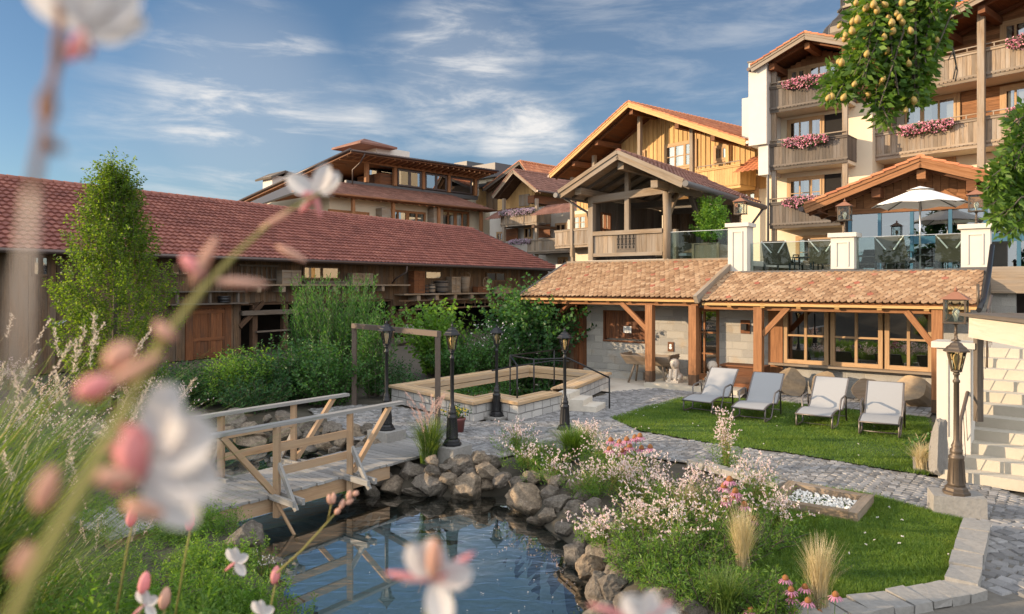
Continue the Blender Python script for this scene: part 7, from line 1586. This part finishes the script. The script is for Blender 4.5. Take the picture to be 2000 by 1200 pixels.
def gaura(c, n, h, spread, label, group, fl=9, fs=.028, lean=(0, 0), mt='gaura', leafy=1.0, hcol='herb'):
    t = T('gaura_clump', label, 'flowering plant', c, group); tb = MB(); Q = []
    for i in range(n):
        a = R.uniform(0, 6.283); s = spread*R.random()**.7; H_ = h*R.uniform(.55, 1.05); o = V3((math.cos(a)*s+lean[0], math.sin(a)*s+lean[1], 0)); r0 = V3((R.gauss(0, .12), R.gauss(0, .12), 0))*spread
        pts = [c+r0+o*(k/6)**1.5+V3((0, 0, H_*(k/6)-.18*H_*(k/6)**3)) for k in range(7)]; tb.tube(pts, [.004, .004, .0035, .003, .0025, .002, .001], 4, cap=False)
        for j in range(fl):
            f = R.uniform(.45, 1.0)*6; k = min(int(f), 5); Q.append(pts[k].lerp(pts[k+1], f-k)+V3((R.gauss(0, .022), R.gauss(0, .022), R.gauss(0, .015))))
    tb.build('stem', M['stem'], t); Q = np.array(Q); k = len(Q); ax = NR.normal(size=(k, 3)); ax[:, 2] = np.abs(ax[:, 2])*.5
    e1 = np.cross(ax, NR.normal(size=(k, 3))); e1 /= np.linalg.norm(e1, axis=1, keepdims=True); e2 = np.cross(ax, e1); e2 /= np.linalg.norm(e2, axis=1, keepdims=True); V_ = []
    for j, an in enumerate((.2, 1.1, 2.0, 2.9)):
        d = e1*math.cos(an)+e2*math.sin(an); v, f = leaf_quads(Q, d+NR.normal(size=(k, 3))*.15, fs*NR.uniform(.7, 1.1, k), fs*.62); V_.append(v)
    V_ = np.concatenate(V_); npmesh('blossom', V_, np.arange(len(V_)).reshape(-1, 4), M[mt], t)
    sh = [shoot(c+V3((R.gauss(0, .3)*spread, R.gauss(0, .3)*spread, 0)), (R.gauss(0, .5), R.gauss(0, .5), 1), h*R.uniform(.3, .62), 8) for _ in range(int(40*leafy))]
    foliage('foliage', sh, 34, .065, .012, M[hcol], t, .6, frm=0, puff=.04); return t
gl = 'airy gaura clump with hundreds of small pale pink blossoms on the pond bank'; gg = 'gaura clumps on the pond bank'
for px, py, n, h, s, fl in [(x_, y_, int(n_*.43), h_*1.0, s_*1.1, f_-2) for x_, y_, n_, h_, s_, f_ in [(1030, 915, 46, .62, .5, 9), (1080, 935, 50, .6, .5, 9), (1180, 915, 60, .85, .55, 11), (1210, 965, 70, .85, .6, 12), (1265, 985, 80, .9, .62, 12), (1330, 1010, 80, .85, .6, 12), (1150, 965, 50, .6, .5, 9), (1250, 1045, 70, .75, .6, 11), (1310, 1075, 64, .7, .6, 10), (1420, 1010, 64, .85, .55, 11), (1480, 985, 60, .85, .5, 11), (1380, 1060, 50, .75, .55, 7)]]:
    gaura(G(px, py, .02), n, h, s, gl, gg, fl)
for px, py, n, h, s, fl, lb in [(1145, 878, 40, .7, .4, 12, 'gaura clump standing in front of the basin lamp post'), (1010, 880, 30, .75, .5, 8, 'sparse gaura with tall single stalks on the cobbled path edge'), (1520, 1030, 30, .6, .55, 7, 'arching gaura bending over the lower lawn'), (1180, 1060, 34, .45, .5, 9, 'gaura hanging over the large pond boulders'), (1420, 915, 26, 1.2, .25, 12, 'tallest upright gaura stalks beside the path kerb')]:
    gaura(G(px, py, .02), n, h, s, lb, None, fl)
for px, py, h, w, lb in ((1290, 1090, .45, .5, 'fine-leaved green plant hanging over the rocks'), (1380, 1100, .5, .55, 'fine-leaved green plant beside the blond grass'), (1350, 1030, .55, .5, 'fine-leaved green plant in the middle of the flower bank'), (1460, 1060, .45, .5, 'fine-leaved green plant at the lawn edge'), (1200, 930, .45, .45, 'fine-leaved green plant behind the coneflowers on the path'), (1060, 900, .35, .5, 'fine-leaved green plant at the bend of the rocks'), (1480, 1180, .3, .5, 'low green plant between rocks and gravel'), (1270, 1110, .3, .45, 'low green plant growing between the large pond boulders'), (1330, 1145, .3, .45, 'low green plant below the fine-leaved bank plants'), (1390, 1160, .35, .5, 'green plant at the foot of the blond grass')):
    shrub('garden_herb', G(px, py, .02), h, w, lb, 90, 'herb', .06, 40, .22, .3, .7, .12, 1.0, .8, 'plant')

def make_cone():
    t = T('coneflower', 'pink coneflower with drooping petals and an orange cone', 'flower', (0, 0, 0), 'coneflowers'); q = MB(); q.tube([(0, 0, 0), (.01, .01, .25), (0, 0, .5)], [.005, .004, .004], 5); q.build('stem', M['herbstem'], t)
    q = MB(); q.lathe([(.0, .49), (.03, .495), (.034, .51), (.028, .53), (.014, .545), (0, .55)], (0, 0, 0), 10); q.build('cone', M['cone'], t)
    q = MB(); n = 13
    for k in range(n):
        a = 6.283*k/n+R.uniform(-.1, .1); d = V3((math.cos(a), math.sin(a), 0)); s = V3((-d.y, d.x, 0)); dr = R.uniform(.3, .75)
        p = [V3((0, 0, .498))+d*(.024+.052*f)-V3((0, 0, dr*.06*f*f)) for f in (0, .4, .8, 1)]; w = [.005, .0095, .009, .003]
        for j in range(3): q.poly([p[j]-s*w[j], p[j+1]-s*w[j+1], p[j+1]+s*w[j+1], p[j]+s*w[j]], None, True)
    q.build('petal', M['conepetal'], t); sh = [shoot((0, 0, .04*k), (R.gauss(0, 1), R.gauss(0, 1), .8), .12, 3) for k in range(7)]; foliage('leaf', sh, 2, .11, .03, M['herb'], t, .3, frm=0); return t
M['herbstem'] = plain('herb_stem', (.10, .15, .04), .7, 0, .2, 10, 0)
cn = make_cone(); first = True
def cone_at(p, z, lb, grp, sc=1.0):
    global first
    if first: cn.location = (p.x, p.y, z); cn.scale = (sc,)*3; cn['label'] = lb; cn['group'] = grp; first = False
    else: dup(cn, (p.x, p.y, z), R.uniform(0, 6.28), lb, grp, sc)
def cones(L_, Y, lb, grp, sc):
    for px, py in L_: p = W(px, py, Y+R.uniform(-.15, .15)); cone_at(p, p.z-.52*sc, lb, grp, sc)
cones([(1193, 858), (1210, 862), (1224, 857), (1240, 853), (1250, 850), (1190, 876), (1215, 880), (1222, 876), (1230, 870), (1253, 874), (1270, 872)], 11.0, 'pink coneflower in the sunlit group beside the cobbled path', 'coneflowers by the path', 1.25)
cones([(1414, 948), (1436, 958), (1417, 975), (1435, 968), (1454, 984), (1470, 1012), (1412, 1012), (1395, 1010), (1370, 1008), (1462, 1010), (1475, 1025), (1425, 935)], 9.0, 'pink coneflower in the group among the blossoms at the lower lawn', 'coneflowers at the lower lawn', 1.25)
cones([(1534, 1128), (1545, 1150), (1572, 1145), (1548, 1165), (1578, 1172), (1550, 1190), (1600, 1195), (1632, 1160), (1466, 1190), (1482, 1195), (1520, 1205)], 6.6, 'large pink coneflower in the group in front of the blond grass', 'coneflowers in front of the blond grass', .9)
cones([(1838, 825), (1846, 818), (1852, 832), (1830, 838), (1845, 845), (1858, 822)], 12.6, 'pink coneflower at the foot of the white stair pillar', 'coneflowers at the stair pillar', 1.3)
shrub('garden_herb', G(1832, 905, .02), .55, .35, 'leafy green plant carrying coneflowers at the white pillar', 60, 'shrub', .08, 26, .6, .4, cat='plant')

# ---------------------------------------------------------------- pear tree reaching in from the side
pc_ = V3((7.2, 5.3, 0)); t = T('pear_tree', 'pear tree with hanging leafy branches full of yellow green pears', 'tree', pc_)
q = MB(); q.tube([pc_, pc_+V3((-.1, 0, 2.0)), pc_+V3((-.3, -.1, 3.8)), V3((6.2, 5.0, 5.3))], [.2, .17, .14, .1], 10); q.tube([V3((6.2, 5.0, 5.3)), V3((4.8, 4.8, 5.75)), V3((3.6, 4.65, 5.65)), V3((2.75, 4.6, 5.3)), W(1752, -40, 4.58), W(1740, 60, 4.56), W(1722, 150, 4.54)], [.1, .07, .05, .035, .022, .014, .007], 8); q.tube([W(1752, -40, 4.58), W(1790, 40, 4.5), W(1800, 120, 4.5)], [.018, .011, .006], 6); q.tube([W(1752, -40, 4.58), W(1700, 50, 4.52), W(1680, 130, 4.5)], [.016, .010, .005], 6); q.tube([V3((3.6, 4.65, 5.65)), W(1815, -50, 4.6), W(1835, 50, 4.5)], [.03, .016, .01], 6); q.tube([V3((6.5, 5.1, 4.4)), V3((5.2, 5.0, 4.75)), V3((4.2, 4.9, 4.4)), V3((3.9, 4.9, 3.9))], [.07, .05, .03, .015], 8)
sh = []; tips = []
def hang(px0, py0, px1, py1, Y0, Y1, n=1, jit=7):
    for _ in range(n):
        a = W(px0+R.gauss(0, jit), py0+R.gauss(0, jit), Y0+R.uniform(-.2, .2)); b = W(px1+R.gauss(0, jit), py1+R.gauss(0, jit), Y1+R.uniform(-.25, .25)); m = a.lerp(b, .5)+V3((R.gauss(0, .05), R.gauss(0, .06), .06))
        sh.append([a, a.lerp(m, .5), m, m.lerp(b, .5), b]); tips.append(sh[-1])
for x0, y0, x1, y1, n in [(1715, -60, 1690, 50, 6), (1725, -60, 1680, 110, 8), (1730, -40, 1690, 150, 9), (1745, -40, 1715, 215, 9), (1760, -40, 1745, 175, 9), (1775, -40, 1785, 200, 10), (1790, -50, 1800, 170, 9), (1800, -60, 1815, 110, 9), (1815, -60, 1826, 30, 4), (1730, 20, 1665, 150, 5), (1720, 90, 1672, 195, 2), (1700, 0, 1668, 125, 4), (1745, 130, 1725, 235, 4), (1660, 130, 1632, 165, 2), (1655, 180, 1618, 200, 2), (1770, 100, 1790, 205, 6), (1755, 20, 1740, 120, 7), (1780, 40, 1805, 130, 5)]: hang(x0, y0, x1, y1, 4.6, 4.5, n)
for x0, y0, x1, y1, n in [(2060, 200, 1985, 240, 4), (2050, 260, 1965, 300, 5), (2060, 300, 1940, 350, 6), (2060, 320, 1925, 365, 5), (2070, 360, 1935, 400, 6), (2060, 380, 1945, 430, 6), (2070, 400, 1965, 455, 5), (2040, 240, 1995, 330, 5), (2060, 340, 1985, 420, 7)]: hang(x0, y0, x1, y1, 5.0, 4.9, n)
for a_, b_ in (((6.2, 5.0, 5.3), (4.8, 4.8, 5.75)), ((4.8, 4.8, 5.75), (3.4, 4.65, 5.6)), ((6.5, 5.1, 4.4), (5.2, 5.0, 4.75)), ((7.1, 5.3, 3.6), (6.2, 5.0, 5.3))):
    for k in range(16): b = V3(a_).lerp(V3(b_), R.random()); e = b+V3((R.gauss(0, .3), R.gauss(0, .3), R.uniform(-.55, .45))); sh.append([b, b.lerp(e, .3), b.lerp(e, .55), b.lerp(e, .8), e])
for s_ in sh: q.tube(s_, [.010, .008, .006, .005, .003], 4, cap=False)
q.tube([W(1800, -40, 4.5), W(1835, 50, 4.5), W(1862, 100, 4.45), W(1870, 140, 4.45)], [.014, .010, .007, .004], 5)
for a, b in (((1862, 100), (1852, 118)), ((1868, 125), (1862, 155)), ((1870, 138), (1866, 158))): q.tube([W(*a, 4.45), W(*b, 4.4)], .004, 4)
q.build('trunk', M['bark'], t)
foliage('crown', sh, 105, .064, .031, M['pearleaf'], t, .85, None, .01, .0, .25, .075)
pm = MB(); pm.lathe([(0, -.055), (.022, -.05), (.036, -.03), (.040, -.008), (.034, .016), (.022, .036), (.013, .048), (.004, .053)], (0, 0, 0), 12); pm.tube([(0, 0, .05), (.004, 0, .085)], .002, 4)
pear0 = None
spots = [(1672, 5), (1706, 8), (1716, 10), (1728, 9), (1762, 4), (1830, 8), (1640, 50), (1665, 42), (1675, 38), (1692, 15), (1713, 20), (1751, 26), (1757, 34), (1783, 20), (1790, 0), (1669, 60), (1651, 68), (1664, 60), (1735, 37), (1742, 44), (1762, 43), (1768, 43), (1778, 60), (1761, 66), (1715, 75), (1727, 72), (1744, 61), (1808, 76), (1830, 78), (1760, 104), (1758, 112), (1765, 113), (1788, 114), (1638, 120), (1644, 122), (1670, 92), (1693, 105), (1707, 118), (1712, 133), (1690, 139), (1669, 164), (1721, 167), (1712, 168), (1812, 140), (1725, 155), (1695, 184), (1769, 216), (1785, 196), (1618, 191), (1625, 188), (1648, 190), (1733, 100), (1700, 50), (1690, 70), (1735, 130), (1650, 75), (1815, 95), (1775, 124)]
for px, py in spots:
    p = W(px, py, 4.30+R.uniform(-.10, .15))
    if pear0 is None: pear0 = pm.build('pear', M['pear']); o = pear0; o.parent = t
    else: o = pear0.copy(); C.objects.link(o); o.parent = t
    o.location = p-ORG[t.name]; s_ = R.uniform(.36, .50); o.scale = (s_, s_, s_); o.rotation_euler = (R.gauss(0, .3), R.gauss(0, .3), R.uniform(0, 6))

Pw = gp([(720, 1020), (950, 1000), (1090, 1080), (1150, 1200), (700, 1230)], WZ); dots('floating_petals', Pw, 60, WZ+.012, .011, M['gaurawhite'])
# ---------------------------------------------------------------- plants right in front of the camera
def petal(mb, c, d, up, L_, Wd, curl=.25):
    d, up = V3(d).normalized(), V3(up).normalized(); s = d.cross(up).normalized(); up = s.cross(d); N = 6; rows = []
    for i in range(N+1):
        f = i/N; w = Wd*(.10+.9*math.sin(min(1, f**.85)*2.65+.05)**1.0 if f < 1 else .25); w = max(w, Wd*.12)
        rows.append([V3(c)+d*L_*f+up*(curl*L_*(f*f-.2*f))+s*w*.5*k+up*abs(k)*w*.16 for k in (-1, -.5, 0, .5, 1)])
    for i in range(N):
        for j in range(4): mb.poly([rows[i][j], rows[i][j+1], rows[i+1][j+1], rows[i+1][j]], None, True)
def bud(mb, a, b, r): a, b = V3(a), V3(b); mb.tube([a.lerp(b, f) for f in (0, .12, .35, .65, .88, 1)], [r*.25, r*.65, r, r*.9, r*.55, r*.1], 8)
def buds(L_, mt, t, nm='bud'):
    for a, b, r in L_: q = MB(); bud(q, a, b, r); q.build(nm, mt, t)
def gflower(c, axes, sepals, size, label, up=(0, -1, .3), Wf=.62):
    t = T('gaura_flower', label, 'flower', c); q = MB()
    for d in axes: petal(q, c, d, up, size, size*Wf)
    q.build('petal', M['gaurawhite'], t); q = MB()
    for d, l in sepals: q = MB(); bud(q, c, V3(c)+V3(d).normalized()*l, size*.10); q.build('sepal', M['gaurapink'], t)
    q = MB()
    for k in range(6): d = V3((R.gauss(.4, .5), -.5+R.gauss(0, .3), R.gauss(-.2, .5))).normalized(); q.tube([c, V3(c)+d*size*.7], size*.012, 4); q.lathe([(0, -.02*size), (.025*size, 0), (0, .03*size)], V3(c)+d*size*.72, 6)
    q.build('stamen', M['gaurawhite'], t); return t
# long stalk sweeping from the lower edge to the blossom in front of the barn roof
t = T('gaura_stalk', 'long blurred green flower stalk sweeping up across the barn roof', 'flower stalk', W(60, 1130, .2)); q = MB()
q.tube([W(-10, 1290, .19), W(60, 1130, .20), W(190, 900, .23), W(320, 660, .30), W(400, 560, .37), W(470, 487, .44), W(540, 425, .52), W(600, 390, .58), W(640, 372, .61)], [.0022, .0021, .0020, .0018, .0016, .0014, .0012, .0011, .001], 8); q.build('stem', M['stem'], t)
buds([(W(*a, Y), W(*b, Y), r) for a, b, Y, r in (((375, 555), (425, 460), .38, .0034), ((420, 550), (525, 556), .38, .0030), ((540, 480), (600, 512), .50, .0028), ((505, 450), (570, 412), .50, .0024), ((200, 760), (320, 690), .26, .0026), ((330, 640), (312, 655), .29, .0055), ((75, 1000), (105, 910), .24, .0036), ((30, 1130), (60, 1060), .22, .0028), ((210, 720), (260, 670), .27, .0050), ((240, 985), (330, 1005), .27, .0038), ((175, 930), (270, 935), .26, .0036))], M['bud'], t)
buds([(W(355, 500, .38), W(400, 540, .38), .0040), (W(150, 770, .26), W(225, 740, .26), .0045)], M['gaurapink'], t, 'pink_bud')
c = W(292, 885, .27); gflower(c, [(.55, -.1, .8), (.95, -.1, .25), (.85, 0, -.35), (.45, .1, -.65)], [((-.5, 0, .5), .017), ((-.6, -.1, -.1), .013), ((-.55, 0, -.6), .02), ((-.75, 0, .1), .02)], .031, 'huge blurred white and pink gaura blossom near the bridge', (-.3, -1, .2), .72)
t2 = T('gaura_sepal', 'round rosy sepal cup beside the huge blurred blossom', 'flower', W(260, 890, .265)); q = MB(); bud(q, W(268, 830, .27), W(262, 950, .27), .0068); q.build('cup', M['gaurapink'], t2)
c = W(615, 380, .6); gflower(c, [(.8, 0, .55), (.5, 0, .85), (-.5, .1, .3), (.2, .2, .2)], [((-.4, 0, -.5), .02), ((.2, 0, -.8), .02), ((-.9, 0, .0), .012)], .027, 'soft pink and white gaura blossom in front of the loggia house roof')
# upper corner stalk
t = T('gaura_stalk', 'vertical blurred brownish flower stalk rising into the sky', 'flower stalk', W(50, 700, .16)); q = MB(); q.tube([W(62, 380, .165), W(88, 240, .19), W(108, 130, .22), W(118, 60, .24), W(110, -40, .26)], [.0012, .0013, .0013, .0013, .0012], 8); q.build('stem', M['stemred'], t); q = MB(); q.tube([W(30, 800, .115), W(45, 560, .125), W(62, 380, .165)], [.0006, .0008, .0012], 8); q.build('lower_stem', M['plume'], t)
buds([(W(80, 275, .2), W(125, 295, .2), .0020), (W(88, 245, .2), W(95, 165, .2), .0026), (W(112, 140, .22), W(118, 40, .22), .0020)], M['stemred'], t)
c = W(165, 60, .25); gflower(c, [(.9, 0, .3), (.8, 0, -.05), (.3, 0, .8), (-.6, 0, .6)], [((.1, 0, -.8), .010), ((-.3, 0, -.6), .012)], .024, 'blurred white gaura blossom high in the corner of the sky')
# blossom over the water and its neighbours
c = W(845, 1135, .42); gflower(c, [(.0, 0, 1), (-.45, 0, .85), (.6, -.1, .25), (.25, -.3, -.5)], [((.8, 0, .55), .03), ((-.85, 0, .15), .028), ((.75, 0, -.05), .022)], .027, 'white gaura blossom with pink sepals hovering over the pond', (0, -1, .1), .62)
t = T('gaura_stalk', 'flower stalk under the blossom over the pond', 'flower stalk', W(830, 1210, .42)); q = MB(); q.tube([W(820, 1290, .42), W(832, 1200, .42), W(845, 1140, .42)], .0012, 6); q.build('stem', M['stem'], t); q = MB(); bud(q, W(845, 1130, .415), W(850, 1050, .41), .0042); q.build('bud', M['bud'], t)
c = W(1255, 1215, .40); gflower(c, [(.3, 0, 1), (-.5, 0, .7), (.9, 0, .3)], [((-.9, 0, .3), .032), ((.7, 0, .5), .02)], .020, 'cropped white and salmon gaura blossom over the pond rocks')
t = T('gaura_stalk', 'sharp little stalk of orange buds in front of the bridge', 'flower stalk', W(640, 1010, 1.5)); q = MB(); q.tube([W(540, 1120, 1.45), W(590, 1075, 1.48), W(640, 1020, 1.5), W(690, 965, 1.52)], [.0022, .002, .0018, .001], 6); q.tube([W(640, 1020, 1.5), W(648, 980, 1.5)], .0012, 5); q.build('stem', M['stem'], t)
buds([(W(*a, 1.5), W(*b, 1.5), .006) for a, b in (((645, 985), (642, 965)), ((650, 985), (652, 962)), ((665, 995), (672, 975)), ((680, 978), (684, 958)), ((690, 968), (700, 960)), ((655, 1005), (664, 992)), ((675, 985), (690, 975)))], M['bud'], t)
for px, py, Y, lb in ((460, 1098, 1.5, 'small white gaura blossom beside the bridge bank'), (285, 1180, 1.2, 'small white gaura blossom at the lower picture edge'), (510, 1200, 1.3, 'half hidden white gaura blossom low on the bank')):
    c = W(px, py, Y); gflower(c, [(.8, 0, .4), (.5, 0, -.6), (-.4, 0, .8), (.1, 0, .9)], [((-.6, 0, -.5), .03)], .026*Y*.85, lb)
for px, py, Y, lb in ((258, 1005, 1.3, 'small pink gaura bud on a thin stem, upper one'), (372, 1015, 1.4, 'pale pink gaura bud on a long thin stem near the bridge end'), (282, 1135, 1.2, 'pinkish gaura bud low in the herbs'), (538, 1120, 1.5, 'pink gaura bud at the waterline of the pond'), (322, 1165, 1.2, 'rosy gaura bud beside the white blossom')):
    c = W(px, py, Y); t = T('gaura_bud', lb, 'flower', c); q = MB(); bud(q, c-V3((.004, 0, .022)), c+V3((.004, 0, .016)), .010); q.build('bud', M['gaurapink'] if 'pink' in lb else M['bud'], t); q = MB(); q.tube([c-V3((.0, 0, .022)), W(px-8, py+60, Y), W(px-30, py+190, Y)], .0018, 5); q.build('stem', M['stem'], t)

# herbs carpeting the bank
def carpet(pts, h, label, n, mt, group=None, ls_=.03, per=26, ratio=.35):
    for i, (px, py, z) in enumerate(pts):
        c = G(px, py, z); c.z = max(hz(c.x, c.y)-.03, z-.5) if False else hz(c.x, c.y)-.02; t = T('bank_herb', label, 'plant', c, group); sh = []
        for k in range(n): sh.append(shoot(c+V3((R.gauss(0, .20), R.gauss(0, .20), 0)), (R.gauss(0, .5), R.gauss(0, .5), 1), h*R.uniform(.5, 1.1), 8))
        foliage('foliage', sh, per, ls_, ls_*ratio, M[mt], t, .7, None, frm=.15, puff=.02)
def onbank(px, py):
    z = .8
    for _ in range(25): p = G(px, py, min(z, 2.6)); z = z*.6+hz(p.x, p.y)*.4
    p.z = hz(p.x, p.y); return p
HERB = [(-40, 960), (380, 985), (470, 1050), (545, 1160), (590, 1330), (-40, 1330)]
lbl = 'bushy fine-leaved herb with yellow green tips on the near bank'; k = 0
while k < 62:
    px, py = R.uniform(-60, 600), R.uniform(975, 1330)
    if not inside(HERB, px, py): continue
    k += 1; c = onbank(px, py); t = T('bank_herb', lbl, 'plant', c, 'herbs on the near bank'); sc_l = c.y/4; sh = []
    for j in range(34): sh.append(shoot(c+V3((R.gauss(0, .16), R.gauss(0, .16), -.03)), (R.gauss(0, .45), R.gauss(0, .45), 1), .36*R.uniform(.5, 1.1), 8))
    foliage('foliage', sh, 40, .045, .014, M['herb' if k % 3 else 'shrublight'], t, .7, None, frm=.1, puff=.02)
for i, (px, py, n_) in enumerate([(430, 1010, 20), (520, 1130, 18), (330, 1000, 22), (200, 1060, 20), (100, 1180, 20)]):
    c = onbank(px, py); gaura(c, n_, .42, .3, 'loose gaura with a few small blossoms growing among the bank herbs', 'gaura among the bank herbs', 2, .022, mt='gaurawhite', leafy=.4)
# fountain grasses on the near bank, combed towards the pond
for i, (x, y, h, sp, n_, np_, lb) in enumerate([(-2.05, 2.5, 1.35, .95, 520, 34, 'fountain grass with pale fluffy plumes, the one closest to the pond'), (-2.75, 3.1, 1.45, 1.0, 520, 34, 'fountain grass with pale plumes in the middle of the bank'), (-3.6, 3.6, 1.5, 1.0, 500, 30, 'fountain grass with pale plumes at the picture edge'), (-2.2, 1.9, 1.3, .9, 420, 26, 'fountain grass with plumes nearest the viewer'), (-3.2, 4.6, 1.2, .9, 420, 26, 'fountain grass with plumes in front of the barn shrubs')]):
    tuft('fountain_grass', V3((x, y, hz(x, y)-.03)), n_, h, sp, .007, 'grassgreen', lb, 'plume', int(np_*.8), 1.02, lean=(.42, .1), pl=.13)
for i, (px, py, z) in enumerate([(40, 800, .8), (140, 820, .8), (240, 830, .7), (310, 850, .6), (90, 760, .6), (190, 760, .5), (270, 780, .4), (20, 720, .6), (340, 800, .3)]):
    c = G(px, py, z); c.z = hz(c.x, c.y); gaura(c, 40, 1.25, .75, 'tall gaura thicket with tiny pale blossoms behind the fountain grasses', 'gaura behind the fountain grasses', 9, .032, leafy=1.3)
